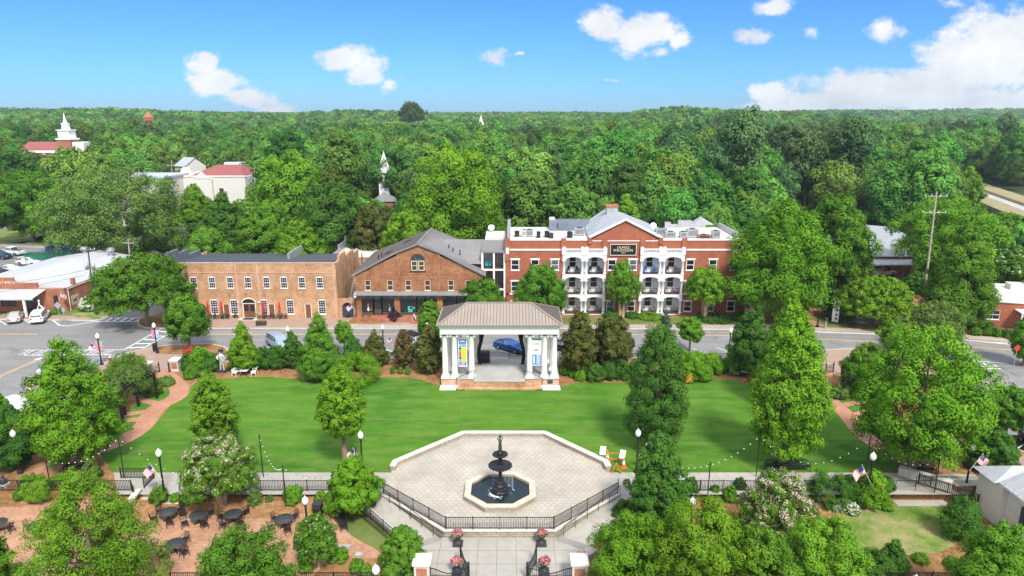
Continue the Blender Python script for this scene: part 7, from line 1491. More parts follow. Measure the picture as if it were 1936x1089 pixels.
def car(label, kind, px, py, heading, paint, z=RZ, src=None, cat=None, wpos=None, rz=None):
    """heading: compass direction of the nose in degrees anticlockwise from +X"""
    g = G(px, py, z) if wpos is None else Vector(wpos); k = CARS[kind]; L, W_ = k['L'], k['W']
    nm_ = {'sedan':'parked_car','coupe':'parked_car','suv':'parked_car','minivan':'parked_car','pickup':'pickup_truck'}[kind]
    t_ = thing(nm_, label, cat or ('pickup truck' if kind == 'pickup' else 'car'), (g.x, g.y, z+.012), R(heading+180), 'parked vehicles')
    st_ = k['st']; V = []; hw = W_/2
    for (x, zb, zl, zt, tw) in st_:
        X_ = x*L; tap = 1-.10*max(0, abs(x)-.38)/.12; h = hw*tap
        V.append([(X_, -h*.86, zb), (X_, -h*.985, zb+(zl-zb)*.35), (X_, -h, zb+(zl-zb)*.7), (X_, -h*.955, zl), (X_, -h*tw, zt-.03*(zt-zl > .2)), (X_, -h*tw*.72, zt+.015), (X_, h*tw*.72, zt+.015), (X_, h*tw, zt-.03*(zt-zl > .2)), (X_, h*.955, zl), (X_, h, zb+(zl-zb)*.7), (X_, h*.985, zb+(zl-zb)*.35), (X_, h*.86, zb)])
    vs = [p for r_ in V for p in r_]; n = 12; m_ = len(V); fs = [(i*n+j, i*n+(j+1) % n, (i+1)*n+(j+1) % n, (i+1)*n+j) for i in range(m_-1) for j in range(n)]
    b = MB(); b.add(vs, [tuple(reversed(f)) for f in fs], False); b.add(V[0], [tuple(range(n))], False); b.add(V[-1], [tuple(reversed(range(n)))], False)
    body = b.build('body', paint, t_)
    def pane(nm, quad, sh=.08, out=.012):
        q = [Vector(p) for p in quad]; c = sum(q, Vector())/4; nr = (q[1]-q[0]).cross(q[3]-q[0]).normalized()
        if nr.dot(c-Vector((0,0,.8))) < 0: nr = -nr
        MB().quad(*[p.lerp(c, sh)+nr*out for p in q]).build(nm, 'car_glass', t_)
    a, e = k['cab']
    pane('windscreen', (V[a][4], V[a][7], V[a+1][7], V[a+1][4])); pane('rear_window', (V[e-1][4], V[e-1][7], V[e][7], V[e][4]), .1)
    for (j0, j1) in ((3, 4), (8, 7)):
        for i in range(a, e):
            q = (V[i][j0], V[i+1][j0], V[i+1][j1], V[i][j1])
            if i == a: q = (Vector(V[i][j0]).lerp(Vector(V[i+1][j0]), .35), V[i+1][j0], V[i+1][j1], Vector(V[i][j1]).lerp(Vector(V[i+1][j1]), .45))
            if i == e-1: q = (V[i][j0], Vector(V[i+1][j0]).lerp(Vector(V[i][j0]), .35), Vector(V[i+1][j1]).lerp(Vector(V[i][j1]), .45), V[i][j1])
            pane('side_window', q, .09)
    rw_ = .33 if kind in ('sedan','coupe') else .37
    for sx in (-.31, .30):
        for sy in (-1, 1):
            y = sy*(hw-.12); m2 = MB(); m2.tube([(sx*L, y-.12, rw_), (sx*L, y+.125, rw_)] if sy > 0 else [(sx*L, y-.125, rw_), (sx*L, y+.12, rw_)], rw_, 16); w_ = m2.build('wheel', 'tyre', t_); m2 = MB(); m2.tube([(sx*L, y+sy*.10, rw_), (sx*L, y+sy*.135, rw_)], rw_*.62, 12); m2.build('rim', 'rim', w_)
            m2 = MB(); m2.add([(sx*L+(rw_+.05)*math.cos(R(t)), y+sy*.118, rw_+(rw_+.05)*math.sin(R(t))) for t in range(0, 181, 20)], [tuple(range(10))]); m2.build('wheel_arch', 'black', t_)
    for sy in (-1, 1):
        zf = st_[1][2]; m2 = MB(); m2.box(-.5*L-.01, -.47*L, sy*hw*.62-.17, sy*hw*.62+.17, zf-.12, zf+.0); m2.build('headlight', 'headlamp', t_)
        zr = st_[-2][2]; m2 = MB(); m2.box(.475*L, .5*L+.012, sy*hw*.66-.16, sy*hw*.66+.14, zr-.24, zr-.06); m2.build('taillight', 'lamp_red', t_)
    m2 = MB(); m2.box(-.5*L-.012, -.49*L, -hw*.4, hw*.4, st_[0][1]+.12, st_[0][1]+.3); m2.build('grille', 'black', t_); m2 = MB(); m2.box(-.5*L-.006, .5*L+.008, -hw*.80, hw*.80, st_[1][1]-.02, st_[1][1]+.12); m2.build('bumper_trim', 'charcoal', t_)
    m2 = MB(); m2.box(.5*L, .5*L+.015, -.26, .26, st_[-1][1]+.12, st_[-1][1]+.26); m2.build('number_plate', 'offwhite', t_)
    for sy in (-1, 1): zz = st_[a][2]+.05; m2 = MB(); m2.box(st_[a][0]*L+.25, st_[a][0]*L+.4, min(sy*hw*.96, sy*(hw+.14)), max(sy*hw*.96, sy*(hw+.14)), zz, zz+.14); m2.build('wing_mirror', paint, t_)
    if kind == 'pickup': MB().box(.16*L, .47*L, -hw*.82, hw*.82, 1.17, 1.19).build('load_bed', 'charcoal', t_)
    return t_
car('bright blue sedan parked behind the stage', 'sedan', 965, 662, -38, 'car_blue')
car('light blue-grey minivan parked by the shrubs', 'minivan', 528, 656, -48, 'car_sky')
c = car('white off-road car with black soft top left of the stage', 'suv', 788, 657, -42, 'car_white'); MB().box(-.35,2.1,-.72,.72,1.72,1.82).build('soft_top', 'black', c)
car('black car parked right of the stage behind the magnolia', 'sedan', 1072, 664, -38, 'car_black')
car('beige sedan parked nose-in at the stable kerb', 'sedan', 31, 605.5, 118, 'car_beige')
car('white estate car with dark rear window parked at the stable kerb', 'suv', 77, 606, 112, 'car_white')
car('white coupe at the far left kerb beside the park', 'coupe', 36, 774, -30, 'car_white')
car('large white vehicle parked by the bollards at the right', 'suv', 1866, 790, -118, 'car_white')
car('dark car at the right edge behind the trees', 'sedan', 1965, 850, -100, 'car_black')
car('white pickup truck in the parking lot behind the stable', 'pickup', 24, 482, 165, 'car_white', RZ)
car('dark four-wheel-drive in front of the white pickup truck', 'suv', 2, 489, -12, 'car_navy', RZ)
car('white crossover parked near the green container', 'suv', 56, 501, -8, 'car_white', RZ)
car('white sedan behind the stable roof edge at the far left', 'sedan', 20, 514, -12, 'car_white', RZ)
car('dark sedan beside the white sedan at the far left', 'sedan', -2, 520, -12, 'car_black', RZ)
car('silver crossover on the drive under the feathery tree', 'suv', 112, 459, -125, 'car_silver', RZ)
car('dark red car on the back street by the tree', 'sedan', 292, 487, -15, 'car_red', RZ)
car('white sedan in shade before the brick hall', 'sedan', 1671, 520, 20, 'car_white', 0)
for (px, py, w_, m_, lb, rz) in ((98, 497, 9.0, 'green_paint', 'green', R(10)), (142, 482, 10.5, 'blue_paint', 'dark blue', R(10))):
    p = G(px, py); t_ = thing('container', 'long %s open-topped container behind the stable' % lb, 'container', (p.x, p.y, RZ), rz, 'open-topped containers'); b = MB(); h = 2.3
    b.box(-w_/2, w_/2, -1.2, -1.1, .15, h); b.box(-w_/2, w_/2, 1.1, 1.2, .15, h); b.box(-w_/2, -w_/2+.1, -1.1, 1.1, .15, h); b.box(w_/2-.1, w_/2, -1.1, 1.1, .15, h); b.box(-w_/2+.1, w_/2-.1, -1.1, 1.1, .15, .3); b.build('body', m_, t_)
    b = MB(); 
    for i in range(9): x = -w_/2+w_*(i+.5)/9; b.box(x-.06, x+.06, -1.27, -1.201, .15, h)
    b.box(-w_/2-.03, w_/2+.03, -1.3, -1.1, h+.001, h+.1); b.build('ribs', m_, t_)
pbd = thing('notice_board', 'white notice panel on two posts beside the parked crossover', 'notice board', tuple(G(46, 505))); b = MB()
for x in (-.45,.45): b.bar((x,0,0),(x,0,1.8),.06)
b.build('posts', 'galv', pbd); MB().box(-.42,.42,-.03,.03,.7,1.75).build('panel', 'white', pbd)
# ------------------------------------------------------------------ flat roofs behind the tan building
p = AT(690, 470, 121); rb_ = thing('rear_building', 'low building with white flat roof and stepped grey parapet behind the brick buildings', 'building', (p.x, 119, 0)); zt = AT(700, 487, 119).z
b = MB(); b.box(-5, 3.9, 0, 16, 0, zt); b.build('wall', 'tan_brick', rb_); MB().box(-5.1, 4.0, -.1, 16.1, zt+.002, zt+.15).build('roof', 'membrane', rb_); b = MB()
for y0, y1, z in ((0,4,1.0),(4.01,9,2.0),(9.01,15.5,3.0)): b.box(-5.4,-5.11,y0,y1,zt-.5,zt+z*.75)
b.box(-2.9,-2.6,9,15.5,zt+.16,zt+1.5); b.build('parapet', 'galv', rb_)
for x, y in ((-2,4),(1,9)): MB().lathe([(.25,0),(.25,.5),(.4,.55),(.001,.8)], 10).build('roof_vent', 'galv', rb_, (x,y,zt+.15))
# ------------------------------------------------------------------ trees in the park, each placed from the photograph
T_ = [  # label, centre x, foot y, top y, width, kind, leaf, options
('big bright leafy tree at the left beside the pergola',135,884,649,168,'tear','leaf_bright',dict(h0=.08,leaf=.23,ragged=.26)),
('bright green young tree on the lawn beside the crape myrtle',402,868,708,88,'oval','leaf_yellow',dict(h0=.12,leaf=.21,cover=1.4,ragged=.3)),
('slender bright green tree with bare trunk left of the plaza',647,880,705,92,'oval','leaf_bright',dict(h0=.34,leaf=.22,stems=1,cover=1.6)),
('tall dark green columnar tree on the lawn right of the plaza',1243,850,619,120,'column','leaf_dark',dict(h0=.05,leaf=.20,cover=2.8,ragged=.04,lump=.27)),
('tall bright conical tree on the lawn at the right',1495,882,600,138,'tear','leaf_bright',dict(h0=.10,leaf=.24)),
('second bright leafy tree just behind the tall conical one',1490,770,560,92,'tear','leaf_bright',dict(h0=.15,leaf=.24)),
('huge bright rounded tree filling the right of the park',1741,893,628,236,'round','leaf_bright',dict(h0=.10,leaf=.26)),
('round leafy street tree at the left crossing island',352,662,557,84,'oval','leaf_mid',dict(h0=.20,leaf=.24)),
('broad dark street tree hiding the corner of the tan building',270,614,484,178,'spread','leaf_mid',dict(h0=.26,leaf=.28)),
('pyramid shaped young tree in the bed beside the statue',459,702,613,58,'cone','leaf_bright',dict(h0=.12,leaf=.22)),
('rusty green conifer-like shrub tree right of the minivan',553,696,629,40,'tear','leaf_dark',dict(h0=.06,leaf=.18,cover=2.6)),
('large pyramidal arborvitae in the bed left of the stage',603,716,597,80,'cone','leaf_mid',dict(h0=.03,leaf=.18,cover=2.8,ragged=.05,lump=.2)),
('thin airy sapling behind the arborvitae',650,672,607,36,'round','leaf_bright',dict(h0=.35,leaf=.2,cover=.9)),
('dark pointed evergreen between arborvitae and magnolia',668,694,638,52,'cone','leaf_dark',dict(h0=.04,leaf=.18,cover=2.6)),
('bronze-green magnolia left of the lamp by the parking bays',708,690,627,54,'cone','leaf_magnolia',dict(h0=.04,leaf=.22)),
('sparse bronze magnolia bush halfway to the stage',763,696,624,44,'tear','leaf_brown',dict(h0=.06,leaf=.22,cover=1.4)),
('green rounded tree behind the stage corner on the left',814,664,571,50,'oval','leaf_mid',dict(h0=.2,leaf=.22)),
('dark magnolia against the left end of the stage',810,705,614,54,'tear','leaf_magnolia',dict(h0=.04,leaf=.24,flower=.012,petals='petal_white')),
('dark magnolia with white blossoms against the right end of the stage',1096,708,594,70,'oval','leaf_magnolia',dict(h0=.04,leaf=.26,cover=2.4,flower=.01,petals='petal_white')),
('second bronze magnolia further right of the stage',1155,700,600,84,'round','leaf_magnolia',dict(h0=.05,leaf=.26,cover=2.4,flower=.01,petals='petal_white')),
('blue-green cedar sapling behind the columnar tree',1257,690,588,44,'cone','leaf_blue',dict(h0=.08,leaf=.18,cover=1.2)),
('small lollipop maple by the parking bays',1305,667,600,50,'round','leaf_yellow',dict(h0=.30,leaf=.2)),
('upright dark hornbeam by the garden table',1419,712,585,74,'oval','leaf_dark',dict(h0=.10,leaf=.2,cover=2.4)),
('small round green tree beyond the right path',1691,668,608,62,'round','leaf_mid',dict(h0=.12,leaf=.22)),
('pale twiggy tree before the dark conifer',1768,668,572,102,'round','leaf_pale',dict(h0=.12,leaf=.24,cover=.8,trunk='trunk_pale',stems=3)),
('dark wisteria mass on the right-hand pergola',1640,745,652,92,'dome','leaf_mid',dict(h0=.0,leaf=.2,cover=2.4)),
('round tree over the brick outbuilding roof at the right edge',1908,835,732,82,'round','leaf_mid',dict(h0=.22,leaf=.2)),
('tree cut by the right edge beside the stop sign',1945,690,588,56,'oval','leaf_mid',dict(h0=.1,leaf=.24)),
('dense dark rounded tree right of the huge bright tree',1880,888,812,88,'dome','leaf_dark',dict(h0=.02,leaf=.17,cover=2.6)),
('pink-flowered crape myrtle beside the patio railing',412,957,828,142,'dome','leaf_mid',dict(h0=.30,leaf=.17,z=-.8,flower=.16,petals='petal_pink',stems=3,trunk='trunk_pale')),
('upright leafy tree at the left ramp railing',668,972,866,104,'tear','leaf_bright',dict(h0=.10,leaf=.2,z=-.7,ragged=.3)),
('small pink crape myrtle on the patio edge',598,1074,977,80,'spread','leaf_mid',dict(h0=.25,leaf=.15,z=-.9,flower=.08,petals='petal_pink',cover=1.3,trunk='trunk_pale')),
('large feathery tree in the left foreground',163,1170,903,256,'tear','leaf_yellow',dict(h0=.02,leaf=.20,z=-.9,cover=1.7,aspect=.38,ragged=.3)),
('dark drooping foreground tree right of the feathery one',462,1175,1008,222,'dome','leaf_mid',dict(h0=.0,leaf=.20,z=-.9,aspect=.35,cover=2.4,dscale=.8)),
('shadowed tree corner at the bottom left',-30,1150,1012,110,'dome','leaf_mid',dict(h0=.0,leaf=.2,z=-.9)),
('glossy dense evergreen before the gate pier',761,1084,1000,92,'dome','leaf_mid',dict(h0=.0,leaf=.15,z=-.9,cover=2.6)),
('dark upright tree right of the plaza ramp',1243,1010,822,118,'tear','leaf_dark',dict(h0=.04,leaf=.2,z=-.9,cover=2.6)),
('foreground tree mass nearest the right gate pier',1202,1150,980,186,'round','leaf_bright',dict(h0=.05,leaf=.2,z=-.9,aspect=.38,ragged=.25)),
('foreground tree mass in the middle of the lower right',1325,1190,956,200,'round','leaf_bright',dict(h0=.05,leaf=.2,z=-.9,aspect=.38,ragged=.25)),
('foreground tree mass overlapping the crape myrtle',1432,1200,1005,150,'round','leaf_mid',dict(h0=.05,leaf=.2,z=-.9,aspect=.38,ragged=.25)),
('large pink-flowered crape myrtle in the lower right',1468,1052,900,160,'dome','leaf_mid',dict(h0=.05,leaf=.17,z=-.9,flower=.17,petals='petal_pink',stems=3)),
('yellow-green foreground tree below the crape myrtle',1556,1180,990,170,'round','leaf_yellow',dict(h0=.05,leaf=.19,z=-.9,aspect=.4,cover=1.7)),
('yellow-green foreground tree at the bottom right corner',1884,1180,995,165,'tear','leaf_yellow',dict(h0=.02,leaf=.19,z=-.9,aspect=.45)),
('small dark spiky evergreen at the garden lawn edge',1690,1075,1022,60,'cone','leaf_dark',dict(h0=.0,leaf=.15,z=-.9,cover=1.4)),
('dark trees at the left edge behind the lamp',18,882,775,112,'oval','leaf_dark',dict(h0=.05,leaf=.22)),
('pale green tree at the left edge behind the dark ones',-6,800,738,36,'oval','leaf_yellow',dict(h0=.1,leaf=.22)),
# in front of and around the buildings
('rounded crape tree with white tufts before the hotel left wing',1023,612,503,106,'dome','leaf_mid',dict(h0=.20,leaf=.24,flower=.015,petals='petal_white',stems=3,trunk='trunk_pale')),
('multi-stemmed crape tree before the hotel centre',1177,600,493,66,'tear','leaf_mid',dict(h0=.26,leaf=.22,flower=.03,petals='petal_white',stems=4,trunk='trunk_pale',cover=1.5)),
('airy yellowish tree before the hotel right wing',1336,603,505,84,'spread','leaf_yellow',dict(h0=.35,leaf=.22,stems=3,trunk='trunk_pale',cover=1.1)),
('leafy tree between the shops and the gallery wing',911,603,526,78,'round','leaf_mid',dict(h0=.15,leaf=.24)),
('massive bright broad tree at the right end of the hotel',1482,606,383,206,'tear','leaf_bright',dict(h0=.08,leaf=.34,z=0)),
('big darker tree behind the massive bright one',1574,578,372,146,'round','leaf_mid',dict(h0=.08,leaf=.36)),
('low spreading tree by the driveway',1658,613,526,146,'dome','leaf_bright',dict(h0=.2,leaf=.26)),
('pale low shrub tree beside the lawn sign',1592,604,548,66,'dome','leaf_pale',dict(h0=.15,leaf=.22)),
('tall dark green cone-shaped conifer at the right',1820,614,416,134,'cone','leaf_mid',dict(h0=.03,leaf=.28,cover=2.4,ragged=.12,lump=.22)),
('wide yellow-green tree behind the leaning pole',1790,540,378,186,'round','leaf_yellow',dict(h0=.06,leaf=.34)),
('cream-flowered tree right of the dark conifer',1905,545,472,90,'round','leaf_mid',dict(h0=.1,leaf=.32,flower=.10,petals='petal_white')),
('vine-covered dark green mound at the right edge',1905,480,405,110,'dome','leaf_mid',dict(h0=0,leaf=.4)),
('dark tree in shade left of the dark conifer',1738,552,515,64,'dome','leaf_dark',dict(h0=.05,leaf=.26)),
# behind the tan building and shops
('round tree rising behind the tan building roof at its left',396,540,433,84,'round','leaf_mid',dict(h0=.1,leaf=.32)),
('light green tree behind the middle of the tan roof',569,545,419,92,'oval','leaf_bright',dict(h0=.1,leaf=.32)),
('taller dark tree behind the tan roof',506,520,386,112,'oval','leaf_mid',dict(h0=.1,leaf=.36)),
('round tree above the white flat roof',768,530,402,90,'round','leaf_bright',dict(h0=.1,leaf=.32)),
('bronze magnolia above the grey parapet',708,520,388,84,'round','leaf_magnolia',dict(h0=.05,leaf=.36)),
('dense dark tree mass left of the bronze magnolia',632,510,345,150,'round','leaf_dark',dict(h0=.05,leaf=.40)),
('large feathery pale tree over the back street',222,500,318,270,'spread','leaf_pale',dict(h0=.16,leaf=.40,cover=1.3,ragged=.35)),
('yellowish feathery tree left of the large pale one',150,478,352,150,'round','leaf_yellow',dict(h0=.2,leaf=.40,cover=1.4)),
('broad dark tree above the parking lot at the left edge',52,455,325,150,'round','leaf_mid',dict(h0=.12,leaf=.42)),
('small tree on the verge by the far street',323,444,392,58,'dome','leaf_bright',dict(h0=.3,leaf=.34)),
('rounded tree left of the white municipal wall',372,462,352,62,'oval','leaf_bright',dict(h0=.1,leaf=.36)),
('dark pointed trees behind the round rear tree',425,500,368,92,'tear','leaf_dark',dict(h0=.05,leaf=.38)),
('tall domed tree mass behind the shops',868,500,283,196,'round','leaf_bright',dict(h0=.08,leaf=.46,lump=.26)),
('leafy tree left of the tall domed mass',800,500,345,80,'tear','leaf_mid',dict(h0=.08,leaf=.4)),
('pale yellow-green shrub tree by the gallery wing roof',905,500,430,46,'round','leaf_yellow',dict(h0=.1,leaf=.3)),
('bushy tree behind the hotel flat roof',940,500,408,60,'round','leaf_mid',dict(h0=.1,leaf=.34)),
('yellow-green tree behind the hotel pediment roof',1180,480,370,74,'tear','leaf_yellow',dict(h0=.1,leaf=.36)),
('loose pale willow-like tree left of centre',548,470,290,150,'spread','leaf_yellow',dict(h0=.1,leaf=.46,cover=1.5)),
('very tall dark tree standing above the skyline',779,262,193,54,'round','leaf_forest',dict(h0=.3,leaf=.7,z=6,cover=1.0,ragged=.4)),
('rusty-leaved tree at the far right edge',1930,345,258,66,'round','leaf_brown',dict(h0=.1,leaf=.7)),
('vine-draped tree beside the railway',1828,392,318,62,'tear','leaf_bright',dict(h0=.02,leaf=.5)),
]
for (lb, cx, by, ty, wd, kd, lf, op) in T_: ptree('tree', lb, cx, by, ty, wd, kd, lf, **op)
# ------------------------------------------------------------------ shrubs
S_ = [
('large rounded shrub behind the pergola near the gate',240,716,668,82,'leaf_mid',dict(leaf=.17)),('light vine mass lying on the pergola',243,742,692,70,'leaf_pale',dict(leaf=.17,z=1.2)),
('vine clump at the near end of the pergola',215,770,722,40,'leaf_pale',dict(leaf=.17,z=1.0)),('dark green shrubs behind the pergola seat',285,745,715,40,'leaf_mid',{}),('low tufty grass clump by the brick path',313,727,712,34,'leaf_pale',{}),
('clipped yellow-green shrub beside the right pier of the corner gate',378,702,656,48,'leaf_yellow',{}),('dark shrub behind the clipped one',400,702,668,30,'leaf_dark',{}),('small low shrub in front of the clipped one, left',364,713,690,34,'leaf_mid',{}),('small low shrub in front of the clipped one, right',391,711,696,20,'leaf_dark',{}),
('dark shrub left of the clipped yellow-green one',352,700,668,22,'leaf_dark',{}),('dark evergreen shrub mass right of the statue',482,694,658,56,'leaf_dark',dict(leaf=.17)),('spiky dark shrub in front of the minivan',520,694,656,50,'leaf_dark',dict(leaf=.17)),
('dark shrub below the pyramid tree',448,700,672,36,'leaf_dark',{}),('spreading low green shrub right of the arborvitae',668,719,670,108,'leaf_bright',dict(leaf=.16)),('low green shrub joined to the arborvitae skirt',628,716,690,50,'leaf_mid',{}),
('small tufts in the mulch beside the pavilion, left one',742,706,694,10,'leaf_mid',{}),('small tufts in the mulch beside the pavilion, middle one',757,706,694,12,'leaf_pale',{}),('small tufts in the mulch beside the pavilion, right one',771,708,692,10,'leaf_mid',{}),
('rounded dark shrub at the stage foot on the right',1072,706,686,36,'leaf_mid',{}),('light low ball shrub right of the stage',1098,718,700,26,'leaf_yellow',{}),('low green shrub beside the ball shrub',1084,712,697,20,'leaf_mid',{}),
('dark clipped hedge ball, first right of the stage',1126,719,688,38,'leaf_dark',dict(cover=3)),('dark clipped hedge ball, second right of the stage',1152,717,684,32,'leaf_dark',dict(cover=3)),('dark clipped hedge ball, third right of the stage',1178,716,680,32,'leaf_dark',dict(cover=3)),('dark clipped hedge ball nearest the columnar tree',1200,715,680,30,'leaf_dark',dict(cover=3)),
('yellow-green shrub by the parking bays, leftmost',1296,694,662,36,'leaf_yellow',{}),('yellow-green shrub by the parking bays, tallest',1318,700,664,46,'leaf_yellow',{}),('yellow-green shrub by the parking bays, middle',1348,704,668,44,'leaf_yellow',{}),('yellow-green shrub by the parking bays, nearest the hornbeam',1388,704,666,48,'leaf_yellow',{}),
('bright rounded hydrangea-like shrub at the lawn edge',1326,718,686,44,'leaf_bright',dict(leaf=.2)),('second bright shrub at the lawn edge',1300,716,688,34,'leaf_bright',dict(leaf=.2)),('orange-flowered clump at the lawn edge',1300,722,709,24,'leaf_yellow',dict(flower=.5,petals='petal_orange')),
('dark low shrubs under the hornbeam, right side',1440,724,700,40,'leaf_mid',{}),('dark low shrubs under the hornbeam, left side',1400,706,690,40,'leaf_dark',{}),
('clump of dark shrubs left of the right-hand path',1520,716,660,60,'leaf_mid',{}),('low grey-green shrubs by the right pergola post',1588,752,728,34,'leaf_pale',{}),('wisteria hanging on the right pergola',1630,708,672,50,'leaf_pale',dict(z=1.5)),
('perfectly round clipped box ball beside the patio steps',300,948,920,36,'leaf_mid',dict(z=-.5,cover=3,leaf=.10)),('small golden shrub left in the mulch bank',331,948,933,20,'leaf_yellow',dict(z=-.6,leaf=.1)),('small green ball shrub in the mulch bank',348,955,936,22,'leaf_mid',dict(z=-.7,leaf=.1)),('small ball shrub by the crape trunk',376,948,929,24,'leaf_yellow',dict(z=-.6,leaf=.1)),
('golden-green shrub below the railing pole',554,949,920,38,'leaf_yellow',dict(z=-.6,leaf=.12)),('faint twiggy shrub in the mulch bank',482,955,922,28,'leaf_pale',dict(z=-.7,leaf=.1,cover=.8)),('low grey clump in the mulch bank',510,950,938,20,'leaf_pale',dict(z=-.7,leaf=.1,cover=.9)),('olive low shrub left of the ramp tree',607,946,930,26,'leaf_yellow',dict(z=-.6,leaf=.1)),
('bright shrub at the foot of the ramp tree',640,968,918,56,'leaf_yellow',dict(z=-.8,leaf=.13)),('green shrub right of the ramp tree trunk',690,970,935,44,'leaf_mid',dict(z=-.8,leaf=.13)),('dark low shrub behind the ramp railing',667,890,862,24,'leaf_mid',dict(leaf=.12)),
('big round golden shrub in the left bed, first from the bust',57,938,898,44,'leaf_yellow',dict(z=-.8,leaf=.12)),('largest golden-tipped shrub in the left bed',76,944,901,50,'leaf_yellow',dict(z=-.8,leaf=.12)),('golden-tipped shrub behind the feathery tree',116,925,896,50,'leaf_yellow',dict(z=-.7,leaf=.12)),('small green shrub beside the bust pedestal',37,942,925,24,'leaf_mid',dict(z=-.8,leaf=.1)),('shrub at the very left edge by the bust',0,935,910,24,'leaf_yellow',dict(z=-.8,leaf=.1)),
('sparse sapling shrub by the patio steps',172,912,868,36,'leaf_pale',dict(z=-.3,leaf=.15,cover=1)),
('low clipped round bush at the bottom, left one',675,1080,1057,30,'leaf_mid',dict(z=-.9,leaf=.1,cover=3)),('low clipped round bush at the bottom, right one',692,1090,1069,30,'leaf_mid',dict(z=-.9,leaf=.1,cover=3)),('yellowish perennials below the small crape myrtle',640,1058,1036,40,'leaf_yellow',dict(z=-.9,leaf=.1,cover=1.2)),('yellowish foliage strip left of the small crape myrtle',578,1080,1050,30,'leaf_yellow',dict(z=-.9,leaf=.12,cover=1.4)),
('dark planted shrub in the white planter on the patio',561,1027,1010,14,'leaf_dark',dict(z=-.9,leaf=.1)) ,
('grey-green shrub behind the dark upright tree',1305,940,903,34,'leaf_dark',dict(z=-.7,leaf=.12)),('ball shrub left in the bed right of the plaza',1350,941,919,28,'leaf_mid',dict(z=-.7,leaf=.1)),('ball shrub right in the bed right of the plaza',1380,949,919,30,'leaf_mid',dict(z=-.7,leaf=.1)),('dark shrub behind the crape blossoms',1398,935,904,30,'leaf_dark',dict(z=-.7,leaf=.12)),
('long dark clipped hedge by the walkway, left half',1570,952,898,88,'leaf_dark',dict(z=-.9,leaf=.13,cover=3,kind='hedge')),('long dark clipped hedge by the walkway, right half',1618,946,898,64,'leaf_dark',dict(z=-.9,leaf=.13,cover=3,kind='hedge')),('dark hedge end nearest the garden steps',1670,942,903,44,'leaf_dark',dict(z=-.9,leaf=.13,cover=3,kind='hedge')),('bright loose shrub in front of the hedge',1652,958,892,52,'leaf_bright',dict(z=-.9,leaf=.15)),('small bright shrub right below the loose one',1674,962,938,30,'leaf_bright',dict(z=-.9,leaf=.13)),
('white-flowered low shrub in front of the hedge',1608,968,951,36,'leaf_mid',dict(z=-.9,leaf=.1,flower=.45,petals='petal_white')),('white-flowered low shrub left of the other one',1580,966,949,28,'leaf_mid',dict(z=-.9,leaf=.1,flower=.3,petals='petal_white')),
('big dark ball shrub by the garden lawn',1817,1014,942,76,'leaf_dark',dict(z=-.9,leaf=.14,cover=3)),('shrub against the white outbuilding, left one',1850,950,921,26,'leaf_mid',dict(z=-.6,leaf=.12)),('shrub against the white outbuilding, middle one',1872,964,930,30,'leaf_mid',dict(z=-.7,leaf=.12)),('dark shrubs below the shutter of the outbuilding',1905,985,956,40,'leaf_dark',dict(z=-.9,leaf=.12)),
('dark low clipped mass at the bottom of the garden',1650,1090,1042,84,'leaf_dark',dict(z=-.9,leaf=.12,cover=2.6)),('orange-yellow perennials at the garden lawn edge',1742,1062,1048,34,'leaf_yellow',dict(z=-.9,leaf=.1,cover=.8)),('dark shrub under the foreground trees by the ramp',1185,985,950,60,'leaf_dark',dict(z=-.9,leaf=.15)),
('white-flowered hydrangea bush at the stable corner',170,585,561,42,'leaf_mid',dict(leaf=.2,flower=.5,petals='petal_white',lump=.3)),('low shrub under the stable window',105,592,583,24,'leaf_pale',{}),
('green shrub pair in the shop bed, left of them',686,605,596,10,'leaf_mid',{}),('green shrub pair in the shop bed, right of them',698,605,596,10,'leaf_mid',{}),('lime low plant in the shop bed',720,604,598,12,'leaf_yellow',{}),('purple-leaved shrub in the shop bed',745,606,588,26,'leaf_purple',{}),('green shrub at the right end of the shop bed',760,605,595,10,'leaf_mid',{}),
('bronze potted plant left of the arched door',447,600,590,13,'leaf_brown',{}),('bronze potted plant right of the arched door',490,599,592,10,'leaf_brown',{}),
('clipped dark hedge below the hotel left balconies',1100,598,592,30,'leaf_yellow',{}),('dark clipped hedge left of the crape stems',1158,600,588,36,'leaf_dark',{}),('dark clipped hedge right of the crape stems',1195,600,589,28,'leaf_dark',{}),('bright low planting before the right balconies',1228,601,593,50,'leaf_yellow',{}),('dark hedge at the hotel right wing',1350,604,595,70,'leaf_dark',{}),('dark hedge at the hotel right end',1400,604,590,40,'leaf_dark',{}),
('rear clipped hedge along the back street',315,466,448,110,'leaf_mid',dict(leaf=.35,kind='dome',lump=.5,cover=2.4)),('white-flowered shrub behind the tan building corner',690,500,470,22,'leaf_mid',dict(flower=.2,petals='petal_white')),
('clipped ball bush at the brick office, first',1815,629,616,18,'leaf_mid',{}),('clipped ball bush at the brick office, second',1845,633,618,22,'leaf_mid',{}),('clipped ball bush at the brick office, third',1868,634,620,18,'leaf_mid',{}),('clipped ball bush at the brick office, fourth',1884,636,620,18,'leaf_mid',{}),('clipped ball bush at the brick office, nearest the edge',1906,638,622,22,'leaf_mid',{}),('dark shrub against the brick office wall, left',1828,622,610,18,'leaf_dark',{}),('dark shrub against the brick office wall, right',1868,622,608,24,'leaf_dark',{}),
]
for (lb, cx, by, ty, wd, lf, op) in S_: pshrub('shrub', lb, cx, by, ty, wd, lf, **op)
